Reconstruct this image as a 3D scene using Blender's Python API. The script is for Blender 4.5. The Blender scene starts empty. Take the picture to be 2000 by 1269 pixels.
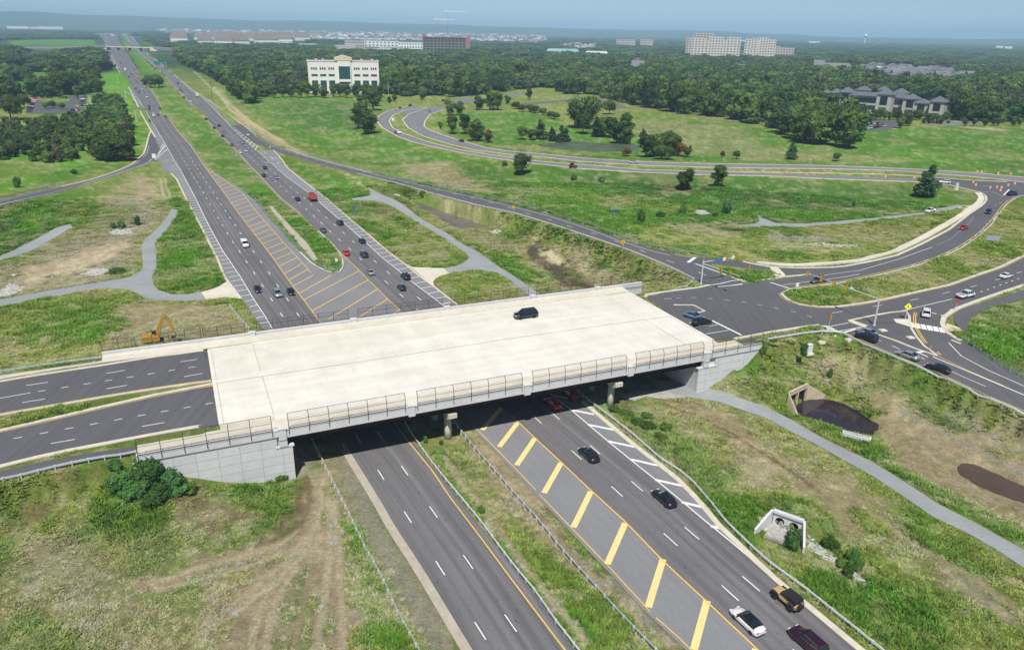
import bpy, bmesh, math, random
import numpy as np
from mathutils import Vector, Matrix
from mathutils.geometry import delaunay_2d_cdt
import time as _t
T0 = _t.time()
def tick(s): print('T', s, round(_t.time()-T0, 1))
R = math.radians
random.seed(7); rng = np.random.default_rng(7)
scene = bpy.context.scene
C = scene.collection

# ------------------------------------------------------------------ camera, world, sun, exposure
FOC, PITCH, ROLL, CAMH = 1473.25, 0.372276, 0.01731, 64.9
cam = bpy.data.cameras.new('camera'); camo = bpy.data.objects.new('camera', cam); C.objects.link(camo)
cam.sensor_width = 36; cam.lens = FOC/2000*36; cam.clip_start = 0.5; cam.clip_end = 60000
camo.matrix_world = Matrix.Translation((0, 0, CAMH)) @ Matrix.Rotation(math.pi/2-PITCH, 4, 'X') @ Matrix.Rotation(ROLL, 4, 'Z')
scene.camera = camo
SUN_EL, SUN_AZ = R(58), R(184)          # azimuth clockwise from +Y; the sun stands behind the camera
w = bpy.data.worlds.new('World'); scene.world = w; w.use_nodes = True
nt = w.node_tree; nt.nodes.clear()
sky = nt.nodes.new('ShaderNodeTexSky'); sky.sky_type = 'NISHITA'; sky.sun_disc = False
sky.sun_elevation = SUN_EL; sky.sun_rotation = SUN_AZ; sky.air_density = 0.5; sky.dust_density = 0.0; sky.ozone_density = 2.0; sky.altitude = 100
bg = nt.nodes.new('ShaderNodeBackground'); bg.inputs[1].default_value = 0.072
wo = nt.nodes.new('ShaderNodeOutputWorld'); nt.links.new(sky.outputs[0], bg.inputs[0]); nt.links.new(bg.outputs[0], wo.inputs[0])
sl = bpy.data.lights.new('sun', 'SUN'); sl.energy = 4.3; sl.angle = R(0.5); sl.color = (1.0, 0.96, 0.9)
so = bpy.data.objects.new('sun', sl); C.objects.link(so)
sd = Vector((math.sin(SUN_AZ)*math.cos(SUN_EL), math.cos(SUN_AZ)*math.cos(SUN_EL), math.sin(SUN_EL)))
so.rotation_euler = sd.to_track_quat('Z', 'Y').to_euler(); so.location = (0, -50, 300)
scene.view_settings.view_transform = 'Standard'; scene.view_settings.look = 'None'
scene.view_settings.exposure = 0.36; scene.view_settings.gamma = 1.0
scene.cycles.max_bounces = 5; scene.cycles.diffuse_bounces = 2; scene.cycles.glossy_bounces = 2
scene.cycles.transparent_max_bounces = 12; scene.cycles.volume_bounces = 0; scene.cycles.use_denoising = True

# ------------------------------------------------------------------ rays: where a pixel of the survey picture meets a level or the terrain
def rays(pix):
    pix = np.atleast_2d(np.asarray(pix, float))[:, :2]
    x = (pix[:, 0]-1000)/FOC; y = -(pix[:, 1]-634.5)/FOC
    c, s = math.cos(ROLL), math.sin(ROLL); x2 = c*x-s*y; y2 = s*x+c*y
    cp, sp = math.cos(PITCH), math.sin(PITCH)
    return np.stack([x2, cp+sp*y2, -sp+cp*y2], 1)
def P(pix, z=0.0):
    """pixels (n,2) or (n,3 with z) -> xyz"""
    a = np.atleast_2d(np.asarray(pix, float)); zz = a[:, 2] if a.shape[1] > 2 else np.full(len(a), float(z))
    d = rays(a); t = (zz-CAMH)/d[:, 2]
    return np.column_stack([d[:, 0]*t, d[:, 1]*t, zz])
def resample(p, step=None, n=None):
    p = np.asarray(p, float); L = np.r_[0, np.cumsum(np.linalg.norm(np.diff(p[:, :2], axis=0), axis=1))]
    if n is None: n = max(2, int(L[-1]/step)+1)
    s = np.linspace(0, L[-1], n)
    return np.column_stack([np.interp(s, L, p[:, k]) for k in range(p.shape[1])])
def smooth(p, it=2):
    """Chaikin corner cutting that keeps the ends"""
    p = np.asarray(p, float)
    for _ in range(it):
        q = [p[0]]
        for a, b in zip(p[:-1], p[1:]): q += [a*.75+b*.25, a*.25+b*.75]
        q.append(p[-1]); p = np.array(q)
    return p
def interp_z(pts, za, zb):
    """pixel line with the height running from za to zb along it"""
    n = len(pts); return [(x, y, za+(zb-za)*i/(n-1)) for i, (x, y) in enumerate(pts)]

# ------------------------------------------------------------------ traced lines (survey picture pixels, third number = height in metres)
# highway, far side of the bridge, traffic towards the camera: outer edge / edge by the median
HL_W = [(205,62),(203,80),(208,111),(227,131),(246,161),(262,192),(277,224),(292,250),(303,268)]
HL_W2 = [(314,315),(318,334),(334,339),(345,350),(366,393),(396,449),(426,509),(439,542),(461,570),(484,600),(505,632)]
HL_E = [(225,62),(232,80),(248,106),(277,151),(297.5,176.5),(325,222),(348,255),(373,282),(396,315),(403,325)]
MED_W = [(403,325),(428,343),(469,368),(500,393),(525,426),(563,466),(586,492),(608,514),(634,528),(651,534),(663,531),(669,524)]
MED_E = [(669,524),(670,509),(661,492),(649,476),(621,451),(596,429),(563,403),(545,388),(500,339),(479,318),(456,292),(426,262),(388,222),(353,184),(320,151),(297,126),(267,101),(252,83),(233,62)]
HR_E0 = [(252,62),(266,81),(285,101),(313,123),(338,144),(373,174),(403,194),(439,217),(471,242),(500,264)]
HR_E = [(534,294),(545,306),(563,330),(608,365.5),(644,393),(681,426),(709,449),(737,474),(767,499),(795,519),(818,539),(840,554),(873,580),(905,604)]
# highway, near side
SL_W = [(640,830),(660,868),(690,917),(727,978),(761,1039),(805,1106),(846,1175),(886,1243),(925,1308),(960,1366)]
SL_E = [(740,770),(772,817),(788,840),(806,862),(850,918),(880,952),(900,980),(960,1056),(1014,1120),(1060,1180),(1118,1262),(1160,1325),(1190,1366)]
SR_W = [(868,778),(920,835),(960,875),(996,912),(1042,962),(1112,1036),(1182,1109),(1262,1196),(1340,1269),(1440,1366)]
SR_E = [(1060,720),(1110,760),(1141,784),(1176,814),(1227,857),(1286,903),(1334,941),(1375,986),(1407,1025),(1453,1068),(1500,1115),(1567,1170),(1686,1269),(1810,1366)]
# ramp from the highway up to the junction
RU = [(471,242,0),(500,264,0),(538,285,.2),(583,300,.6),(651,319,1.2),(727,338,2),(802,355.5,3),(878,373,4),(941,387,4.8),(1000,401,5.5),(1076,420,6.3),(1151,444,7),(1214,468,7.5),(1277,488,7.9),(1315,497,8),(1353,502,8),(1441,510.5,8),(1500,522,8)]
RL = [(449,247,0),(478,272,0),(534,294,.2),(568,305,.6),(621,321,1.2),(697,340,2),(777,359,3),(853,381,4),(929,401,4.8),(1000,416,5.5),(1076,439,6.3),(1151,464,7),(1227,490,7.5),(1290,515,7.9),(1328,533,8),(1378,558,8)]
# ramp at the far left
LU = [(295,255,0),(290,268,0),(286,285,0),(281,300,.2),(260,320,.6),(232,333,1),(176,352,1.6),(121,364,2.2),(91,369,2.5),(0,391,3.2),(-120,420,4)]
LL = [(312,290,0),(306,308,0),(302,315,.2),(277,324,.6),(227,342,1.2),(161,362,1.9),(93,381,2.5),(0,401,3.2),(-120,431,4)]
ZB = 8.0
# cross street, left of the bridge
CU_N = [(-150,773,ZB),(0,745,ZB),(101,728.6,ZB),(202,713.5,ZB),(302,697,ZB),(396,685.7,ZB)]
CU_S = [(-150,842,ZB),(0,810.5,ZB),(126,789,ZB),(227,771.5,ZB),(328,756,ZB),(413,743.7,ZB)]
CD_N = [(-150,880,ZB),(0,841,ZB),(101,818,ZB),(207,793,ZB),(315,769,ZB),(416,750,ZB)]
CD_S = [(-150,948,ZB),(0,911,ZB),(101,886,ZB),(202,867,ZB),(302,848,ZB),(439,824,ZB)]
# junction right of the bridge and the two curving carriageways
J_N = [(1232,580,8),(1300,570,8),(1378,560,8),(1398,563,8)]
# road curving up to the far junction: outer (left) edge, inner (right) edge
QA = [(1441,510.5,8),(1500,522,8),(1575,524,8),(1641,522,8),(1697,512,7.8),(1752,499,7.6),(1802,476,7.3),(1853,449,7),(1893,418,6.6),(1916,403,6.4),(1927,391,6.2),(1925,382,6.1),(1913,375.6,6)]
QB = [(1536,567,8),(1583,560,8),(1651,551,8),(1727,534.5,7.8),(1790,519,7.6),(1840,502,7.4),(1878,484,7.2),(1908,464,7),(1936,439,6.7),(1964,401,6.3),(1986,384.5,6.1),(2030,376,6)]
# median island nose to right
IB = [(1526.5,573.6,8),(1533,582,8),(1550,592,8),(1583,599,8),(1626,600,8),(1676,594,8),(1727,585,7.9),(1802,568,7.7),(1853,557,7.5),(1903,539,7.3),(1954,522,7),(2000,499,6.8),(2100,445,6.5)]
KS = [(1858,607,7.9),(1903,590,7.8),(1954,572,7.6),(2000,557,7.4),(2120,510,7)]
# far twin carriageways
FN_N = [(802,206,4),(782,210.5,4),(757,217,4),(739.5,227,4),(736,237,4),(747,250,4),(777,267,4.2),(815,280,4.4),(878,294,4.7),(929,304,4.9),(1000,314,5.1),(1035,319,5.3),(1126,329,5.5),(1252,337,5.7),(1378,341.6,5.8),(1500,344,5.9),(1626,350,6),(1744,354,6),(1785,355.5,6),(1853,361,6),(1913,375.6,6)]
FN_S = [(835,209,4),(790,215.6,4),(767,226,4),(760,237,4),(767,250,4),(790,262,4),(840,279,4.2),(903,294,4.5),(960,303,4.8),(1000,308,5),(1035,313.5,5.2),(1101,319,5.4),(1176,325,5.5),(1252,331.5,5.7),(1378,335,5.8),(1500,336.6,5.9),(1601,338,5.9),(1702,340,6),(1777,343,6),(1840,348,6),(1903,353,6),(1966,355.5,6)]
FF_N = [(873,212,4),(840,224,4),(830,237,4),(828,247,4),(840,255,4),(878,268.5,4.2),(954,290,4.6),(1000,296,4.8),(1050,300,5),(1151,310,5.4),(1252,316,5.6),(1378,320,5.8),(1500,321.6,5.9),(1626,324,6),(1727,328,6),(1802,331.5,6),(1903,338,6),(2000,346.6,6),(2120,356,6)]
FF_S = [(835,210.5,4),(797,224,4),(786,234.5,4),(797,250,4),(828,267,4),(878,282,4.2),(929,294,4.5),(1000,302.5,4.8),(1063,307.6,5),(1126,315,5.4),(1252,323,5.6),(1378,327,5.8),(1500,329,5.9),(1626,330,6),(1752,334,6),(1853,341.6,6),(1928,348,6),(1979,354,6),(2100,372,6)]
# slip lane and the ramp at lower right
SW_L = [(1720,615,8),(1767,609,8),(1778,609,8),(1775,622.7,8),(1780,643,7.9),(1795,665.6,7.8),(1815,686,7.6),(1830,694,7.5)]
SW_R = [(1873,601,7.9),(1848,615,7.9),(1839,625,7.9),(1842,643,7.9),(1858,658,7.8),(1876,665.6,7.7),(1916,688,7.4),(1954,713.5,7),(2000,739,6.6),(2100,795,6)]
RS_W = [(1434,662,8),(1500,650,8),(1586,636.6,8),(1605,637,8),(1641,649,8),(1689,671,7.9),(1752,698,7.7),(1838,733,7.3),(1908,767,6.9),(2000,806,6.4),(2110,855,6)]

# ------------------------------------------------------------------ terrain height field
ctrl = []
def cadd(line, z=None, step=7, off=0):
    w_ = P(line, 0 if z is None else z); w_ = resample(w_, step)
    for q in w_: ctrl.append((q[0], q[1], q[2]+off))
for ln in (HL_W, HL_W2, HL_E, MED_W, MED_E, HR_E0, HR_E, SL_W, SL_E, SR_W, SR_E): cadd(ln, 0, 10)
for ln in (RU, RL, LU, LL): cadd(ln, None, 9)
for ln in (CU_N, CD_S): cadd(ln, None, 8)
for ln in (CU_S, CD_N): cadd(ln, None, 12)
for ln in (QA, QB, IB, KS, SW_R, RS_W): cadd(ln, None, 9)
for ln in (FN_N, FF_N, FN_S): cadd(ln, None, 18)
for a in [[(1300,600),(1420,600),(1520,610),(1620,620),(1450,580),(1700,640),(1760,660)]]: cadd(a, 8, 12)
FIELD = [ # open ground between the roads: pixel, height
 # bottom left field
 (0,1269,.8),(250,1269,.4),(500,1269,.1),(700,1269,0),(0,1120,1.6),(250,1100,1),(450,1050,.4),(600,1000,.1),(650,1100,0),(0,1010,4.5),(120,985,4.5),(0,955,7.2),(150,915,7.2),(300,960,4.0),(420,980,1.8),(520,975,.6),
 (340,915,5.0),(380,920,3.8),(420,926,2.6),(460,930,1.6),(500,932,.7),(545,934,.2),(575,936,0),(600,925,0),(620,880,0),(590,1050,0),(-150,1100,3),(-100,1300,1),(275,897,7.2),(300,905,6.4),
 # far left of the highway
 (0,740,7.6),(120,722,7.6),(240,700,7.6),(60,690,5),(200,670,4.2),(330,660,4.0),(0,650,3),(150,610,1.6),(300,620,1.4),(420,620,1),(455,640,1.5),(0,600,2),(200,560,1),(350,580,.4),(430,577,0),(0,560,.5),(200,520,-.5),(100,500,-.5),(260,490,0),
 (230,450,-.5),(260,400,1.5),(200,400,2),(160,380,2.2),(290,350,1),(330,420,0),(380,500,0),(0,505,2),(130,441,2.2),(0,460,-.5),(60,430,-.5),(0,420,2),(0,350,1),(100,330,0),(200,280,0),(0,250,0),(0,200,0),(150,150,0),
 # between highway and ramp, far side
 (600,350,0),(690,360,.8),(730,370,1.2),(700,390,.3),(800,400,.6),(840,420,-.4),(900,430,-.4),(960,440,-.4),(830,470,0),(700,450,0),(900,500,0),(950,560,0),(1000,540,-.3),(860,560,0),(980,500,-.4),(1050,560,-.6),(1070,480,-.8),(1090,520,-1),(1150,550,-.5),(1200,560,1),(1250,540,2.5),
 (1000,450,.8),(1100,480,.6),(1200,520,2),(1300,550,5),(1160,590,-.5),(1060,575,-.3),
 # beyond the ramp
 (600,280,1),(560,250,.5),(480,200,.5),(700,270,2),(700,310,1.5),(800,320,2.4),(900,350,3.5),(900,320,4),(1000,350,2.5),(1100,370,2.5),(1200,400,3),(1300,430,3.5),(1150,340,3.5),(1300,370,3.5),(1450,380,3.5),(1600,380,4),(1700,370,4.5),(1500,430,4),(1400,460,4),(1300,460,4.5),(1400,490,6.5),(1600,440,4.2),(1750,424,4.8),(1870,404,6),(1550,470,3.6),(1700,460,4),(1800,450,5.5),(1650,490,5),(1480,500,6.8),(1600,510,7.6),(1830,395,5),(1900,380,6),
 (1000,250,4),(1100,280,3.6),(1200,290,3.6),(1400,290,5),(1700,300,6),(1950,300,6),(1300,240,4),(900,240,4),(1300,200,3),(1700,250,5),(2000,250,5),
 (700,200,2),(560,190,1),(800,190,3),
 # south of the cross street, right
 (1396,700,5),(1420,690,6.5),(1380,722,2.5),(1350,738,1),(1330,748,.5),(1320,765,.5),(1440,735,3.0),(1500,680,6.8),(1480,720,4),(1500,760,1.2),(1600,690,6.5),(1700,720,5.5),(1540,745,3.0),(1600,745,2.5),(1700,780,1.6),(1800,800,2.2),(1900,830,2),(2000,860,1.2),(2000,830,3.6),(1850,770,5),
 (1560,800,-.6),(1650,830,-.6),(1720,850,-.6),(1530,802,.2),(1780,880,0),(1900,930,-.4),(1980,950,-.4),(1900,980,.4),(1800,960,.3),(2000,1020,.2),
 (1403,784,.6),(1500,806,.6),(1600,868,.5),(1700,915,.5),(1850,1000,.5),(2000,1090,.5),(1250,770,.4),(1200,790,0),(1300,800,.4),(1400,850,.4),(1500,900,.6),(1600,960,.6),(1400,950,0),(1500,985,.9),(1530,1030,-.7),(1600,1080,-.5),(1680,1140,-.4),(1500,1060,-.4),(1600,1020,.6),(1800,1100,.5),(1900,1200,.5),(1800,1250,.2),(1700,1200,0),(2000,1269,.5),(1570,990,1.0),(1560,1020,.5),(1300,880,0),(1350,930,0),(2100,1000,1),(2150,1200,1),
 # medians
 (560,430,0),(620,500,0),(850,870,-.2),(900,900,-.3),(980,980,-.4),(1080,1100,-.4),(1180,1240,-.4),(880,880,0),(430,300,-.2),(350,210,-.2),(300,150,0),
 # slip lane corner right
 (1950,640,6.6),(2000,600,6.5),(2000,680,5.5),(1930,660,7.2),(1900,625,7.9),(1960,590,7.6),
 # under the bridge: flat to the abutment faces
 (560,800,0),(590,860,0),(600,830,0),(560,700,0),(1250,720,.3),(1320,730,.3),(1180,740,0),(1150,700,0),(1060,620,0),(1100,640,0),(1000,620,0),
]
for (x, y, z) in FIELD:
    q = P([(x, y, z)])[0]; ctrl.append((q[0], q[1], z))
for ang in range(-80, 81, 10):        # ring where the modelled ground runs out into the plain
    for rr in (1600, 2200): ctrl.append((rr*math.sin(R(ang)), rr*math.cos(R(ang)), 0.5))
for x, y in ((-80,30),(0,25),(80,30),(-200,40),(200,40),(-400,80),(400,80)): ctrl.append((x, y, .3))
ctrl = np.array(ctrl)
key = np.round(ctrl[:, :2]/2.5).astype(int); _, ui = np.unique(key, axis=0, return_index=True); ctrl = ctrl[ui]
def rbf_solve(c, lam=0.4):
    n = len(c); d = np.hypot(c[:, None, 0]-c[None, :, 0], c[:, None, 1]-c[None, :, 1])
    A = np.zeros((n+3, n+3)); A[:n, :n] = -d + np.eye(n)*(-lam)*0 + np.eye(n)*lam
    A[:n, n] = 1; A[:n, n+1:] = c[:, :2]/1000; A[n:, :n] = A[:n, n:].T
    return np.linalg.solve(A, np.r_[c[:, 2], 0, 0, 0])
wgt = rbf_solve(ctrl)
def rbf_eval(xy):
    out = np.empty(len(xy)); cx = ctrl[:, 0].astype(np.float32); cy = ctrl[:, 1].astype(np.float32); ww = wgt[:-3].astype(np.float32)
    for i in range(0, len(xy), 20000):
        q = xy[i:i+20000].astype(np.float32); d = np.sqrt((q[:, None, 0]-cx)**2+(q[:, None, 1]-cy)**2)
        out[i:i+20000] = -(d @ ww)+wgt[-3]+(q @ wgt[-2:])/1000
    return out
class Grid:
    def __init__(s, x0, x1, y0, y1, st):
        s.x0, s.y0, s.st = x0, y0, st; s.nx = int((x1-x0)/st)+1; s.ny = int((y1-y0)/st)+1
        X, Y = np.meshgrid(x0+np.arange(s.nx)*st, y0+np.arange(s.ny)*st)
        s.z = rbf_eval(np.column_stack([X.ravel(), Y.ravel()])).reshape(s.ny, s.nx); s.x1 = x0+(s.nx-1)*st; s.y1 = y0+(s.ny-1)*st
    def inside(s, x, y, m=0): return (x > s.x0+m) & (x < s.x1-m) & (y > s.y0+m) & (y < s.y1-m)
    def at(s, x, y):
        u = np.clip((x-s.x0)/s.st, 0, s.nx-1.001); v = np.clip((y-s.y0)/s.st, 0, s.ny-1.001); i = u.astype(int); j = v.astype(int); u = u-i; v = v-j
        z = s.z; return z[j, i]*(1-u)*(1-v)+z[j, i+1]*u*(1-v)+z[j+1, i]*(1-u)*v+z[j+1, i+1]*u*v
g1 = Grid(-190, 260, 40, 360, 1.5); g2 = Grid(-900, 1000, 0, 1500, 8)
def burn(A, B, grow=1.2):
    """carve a road (two edge lines with heights) exactly into the grids"""
    for gr, st in ((g2, 3.0), (g1, .6)):
        LA = np.linalg.norm(np.diff(A[:, :2], axis=0), axis=1).sum(); n = max(3, int(LA/st)+1); a = resample(A, n=n); b = resample(B, n=n)
        wd = np.linalg.norm((b-a)[:, :2], axis=1)[:, None]; mx = wd.max()+2*grow; ts = np.linspace(0, 1, max(3, int(mx/st)+1))
        Q = []
        for t in ts: f = t*(1+2*grow/wd)-grow/wd; Q.append(np.column_stack([a[:, :2]*(1-f)+b[:, :2]*f, a[:, 2]*(1-np.clip(f[:, 0], 0, 1))+b[:, 2]*np.clip(f[:, 0], 0, 1)]))
        Q = np.vstack(Q); m = gr.inside(Q[:, 0], Q[:, 1], gr.st); Q = Q[m]; i = np.rint((Q[:, 0]-gr.x0)/gr.st).astype(int); j = np.rint((Q[:, 1]-gr.y0)/gr.st).astype(int)
        S = np.zeros_like(gr.z); W = np.zeros_like(gr.z); np.add.at(S, (j, i), Q[:, 2]); np.add.at(W, (j, i), 1); k = W > 0; gr.z[k] = S[k]/W[k]
def burn_flat(pl, z, grow=1.5):
    for gr in (g2, g1):
        X_, Y_ = np.meshgrid(gr.x0+np.arange(gr.nx)*gr.st, gr.y0+np.arange(gr.ny)*gr.st); m = pts_in(X_.ravel(), Y_.ravel(), pl) > -grow
        gr.z.ravel()[m] = z
def pts_in(px, py, poly_):
    x, y = poly_[:, 0], poly_[:, 1]; n = len(poly_); ins = np.zeros(len(px), bool); d2 = np.full(len(px), 1e18)
    for i in range(n):
        x0, y0, x1, y1 = x[i], y[i], x[(i+1) % n], y[(i+1) % n]
        c = ((y0 > py) != (y1 > py)) & (px < (x1-x0)*(py-y0)/((y1-y0) if y1 != y0 else 1e-9)+x0); ins ^= c
        dx, dy = x1-x0, y1-y0; t = np.clip(((px-x0)*dx+(py-y0)*dy)/(dx*dx+dy*dy+1e-9), 0, 1); d2 = np.minimum(d2, (px-x0-t*dx)**2+(py-y0-t*dy)**2)
    return np.where(ins, 1, -1)*np.sqrt(d2)
def burn_pond(pix, z):
    q = P([(x, y, z) for x, y in pix])[:, :2]
    for gr in (g1, g2):
        X_, Y_ = np.meshgrid(gr.x0+np.arange(gr.nx)*gr.st, gr.y0+np.arange(gr.ny)*gr.st); d = pts_in(X_.ravel(), Y_.ravel(), q).reshape(X_.shape); k = d > -14
        up = np.where(d > 0, z-.12-np.clip(d, 0, 3)*.2, np.minimum(gr.z, z+.06+np.clip(-d, 0, 99)*.6)); lo = np.where(d > 0, -99, z+.05+np.clip(-d, 0, 3)*.05); gr.z[k] = np.maximum(np.minimum(gr.z, up), lo)[k]
POND1 = [(795,391),(878,406),(929,423.5),(979,441),(966,447.5),(891,447.5),(865.6,431),(815,406)]
POND2 = [(1538,799),(1560,808),(1588,822),(1641,838),(1702,857),(1732,868.5),(1742,865),(1734.5,842),(1702,819),(1664,794),(1639,784),(1613,778),(1590,776),(1560,776),(1538,785)]
POND3 = [(1866,914.5),(1881,901.5),(1907,906),(1950.6,926),(2000,948),(2080,970),(2080,1010),(2000,984),(1953.5,967),(1907,946.5),(1878,929)]
burn_pond(POND1, -.3); burn_pond(POND2, -.4); burn_pond(POND3, -.3)
POND4 = [(1050,282),(1126,275),(1180,281),(1239.5,280),(1250,290),(1242,300),(1180,303),(1101,296)]
def bank(pa, pb, z, h, depth):
    """ground standing behind a headwall"""
    a = P([(pa[0], pa[1], z)])[0]; b = P([(pb[0], pb[1], z)])[0]; d = (b-a)[:2]; L_ = np.hypot(*d); d = d/L_; n = np.array([-d[1], d[0]])
    X_, Y_ = np.meshgrid(g1.x0+np.arange(g1.nx)*g1.st, g1.y0+np.arange(g1.ny)*g1.st); u = (X_-a[0])*d[0]+(Y_-a[1])*d[1]; v = (X_-a[0])*n[0]+(Y_-a[1])*n[1]
    over = np.maximum(np.maximum(-u, u-L_), 0); k = (v > .5) & (v < depth) & (over < 7); zz = z+h-over*.35; g1.z[k] = np.maximum(g1.z[k], zz[k])
burn(P(FN_N), P(FN_S), 3); burn(P(FF_N), P(FF_S), 3)
burn(P(SW_L[2:]+[(1903,731,7),(2000,772,6.5),(2100,815,6)]), P(SW_R), 1.5)
burn(P([(1822,690,7.5),(1903,729,7),(2000,770,6.5),(2110,818,6)]), P([(1752,698,7.7),(1838,733,7.3),(1908,767,6.9),(2000,806,6.4),(2110,855,6)]), 1.5)
burn(P([(1650,636,8),(1700,650,8),(1760,668,7.9),(1822,690,7.5)]), P([(1641,649,8),(1689,671,7.9),(1752,698,7.7),(1800,717,7.5)]), 2)
burn(P(IB), P(KS), 1.5); burn(P(QA[2:]), P(QB), 4.5)
burn_flat(P([(1390,655,8),(1586,636,8),(1625,650,8),(1570,664,8),(1500,674,8),(1440,681,8),(1396,684,8)]), 8.0, .6)
burn_flat(P([(1840,346,6),(1903,352,6),(1966,355,6),(1979,353,6),(2100,370,6),(2100,392,6),(1990,384,6),(1960,392,6),(1930,395,6),(1925,382,6),(1913,375,6),(1853,360,6)]), 6.0, 1)
burn(P(RU), P(RL), 1.5); burn(P(LU), P(LL), 1.0)
burn_flat(P([(-150,757,8),(396,675,8),(440,824,8),(270,890,8),(-150,985,8)]), 8.0, .5)
burn_flat(P([(1240,572,8),(1386,556,8),(1454,555,8),(1536,541,8),(1600,545,8),(1640,600,8),(1720,613,8),(1770,640,8),(1760,672,8),(1689,671,8),(1641,649,8),(1396,672,8)]), 8.0, .5)
_hl = P([(190,62),(205,90),(262,192),(303,268),(318,334),(366,393),(439,542),(500,625),(560,720),(630,840),(690,917),(805,1106),(960,1366),(1190,1366),(1060,1180),(900,980),(806,862),(860,800),(960,875),(1112,1036),(1340,1269),(1440,1366),(1810,1366),(1686,1269),(1500,1115),(1334,941),(1141,784),(1000,680),(905,604),(795,519),(681,426),(534,294),(471,242),(373,174),(285,101),(245,62)])
burn_flat(_hl, 0.0, .5)
def H(xy):
    xy = np.atleast_2d(np.asarray(xy, float)); x, y = xy[:, 0], xy[:, 1]
    z = g2.at(x, y); e = np.minimum(np.minimum(x+900, 1000-x), 1500-y); z = z*np.clip(e/300, 0, 1)
    m = np.minimum(np.minimum(x-g1.x0, g1.x1-x), np.minimum(y-g1.y0, g1.y1-y)); f = np.clip(m/12, 0, 1)
    zn = g1.at(x, y); return zn*f+z*(1-f)
def G(pix):
    """pixels -> points on the terrain"""
    pix = np.atleast_2d(np.asarray(pix, float)); d = rays(pix); z = np.full(len(pix), 1.0)
    for _ in range(40):
        t = (z-CAMH)/d[:, 2]; z = z*.5+.5*H(np.column_stack([d[:, 0]*t, d[:, 1]*t]))
    t = (z-CAMH)/d[:, 2]; return np.column_stack([d[:, 0]*t, d[:, 1]*t, z])
def g(px, py): return Vector(G([(px, py)])[0])
def hz(x, y): return float(H([(x, y)])[0])

bank((1508,1022), (1563,1042), .2, 2.15, 6); bank((1050,463), (1077,469), 1.0, 1.9, 5); bank((1538,799), (1572,782), -.4, 3.4, 7)
tick('height field')
# ------------------------------------------------------------------ materials
MATS = {}
def lin(c):
    return tuple(((v/255)/12.92 if v/255 <= .04045 else ((v/255+.055)/1.055)**2.4) for v in c)
def N(nt, t, **kw):
    n = nt.nodes.new(t)
    for k, v in kw.items(): setattr(n, k, v)
    return n
def mat(name, col, rough=.85, metal=0, var=.12, scale=1.5, bump=0, var2=0, scale2=.1, spec=.3, coords='Object', rand=0, trans=0, coat=0):
    """principled with two noises on the colour (and per object random when rand>0)"""
    if name in MATS: return MATS[name]
    m = bpy.data.materials.new(name); m.use_nodes = True; nt = m.node_tree; b = nt.nodes['Principled BSDF']
    b.inputs['Roughness'].default_value = rough; b.inputs['Metallic'].default_value = metal; b.inputs['Specular IOR Level'].default_value = spec
    if coat: b.inputs['Coat Weight'].default_value = coat; b.inputs['Coat Roughness'].default_value = .08
    tc = N(nt, 'ShaderNodeTexCoord'); last = None
    def mul(src, fac):
        mx = N(nt, 'ShaderNodeMix', data_type='RGBA', blend_type='MULTIPLY'); mx.inputs[0].default_value = 1
        if isinstance(src, tuple): mx.inputs[6].default_value = (*src, 1)
        else: nt.links.new(src, mx.inputs[6])
        nt.links.new(fac, mx.inputs[7]); return mx.outputs[2]
    def noise(sc, v, det=5):
        n = N(nt, 'ShaderNodeTexNoise'); n.inputs['Scale'].default_value = sc; n.inputs['Detail'].default_value = det; n.inputs['Roughness'].default_value = .65
        nt.links.new(tc.outputs[coords], n.inputs['Vector'])
        mr = N(nt, 'ShaderNodeMapRange'); mr.inputs[1].default_value = .3; mr.inputs[2].default_value = .7; mr.inputs[3].default_value = 1-v; mr.inputs[4].default_value = 1+v
        nt.links.new(n.outputs[0], mr.inputs[0]); return mr.outputs[0], n.outputs[0]
    src = tuple(col)
    if var: f, raw = noise(scale, var); src = mul(src, f)
    if var2: f2, _ = noise(scale2, var2, 3); src = mul(src, f2)
    if rand:
        oi = N(nt, 'ShaderNodeObjectInfo'); mr = N(nt, 'ShaderNodeMapRange'); mr.inputs[3].default_value = 1-rand; mr.inputs[4].default_value = 1+rand
        nt.links.new(oi.outputs['Random'], mr.inputs[0]); src = mul(src, mr.outputs[0])
    if isinstance(src, tuple): b.inputs['Base Color'].default_value = (*src, 1)
    else: nt.links.new(src, b.inputs['Base Color'])
    if bump and var:
        bp = N(nt, 'ShaderNodeBump'); bp.inputs['Strength'].default_value = bump; bp.inputs['Distance'].default_value = .1
        nt.links.new(raw, bp.inputs['Height']); nt.links.new(bp.outputs[0], b.inputs['Normal'])
    MATS[name] = m; return m
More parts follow.
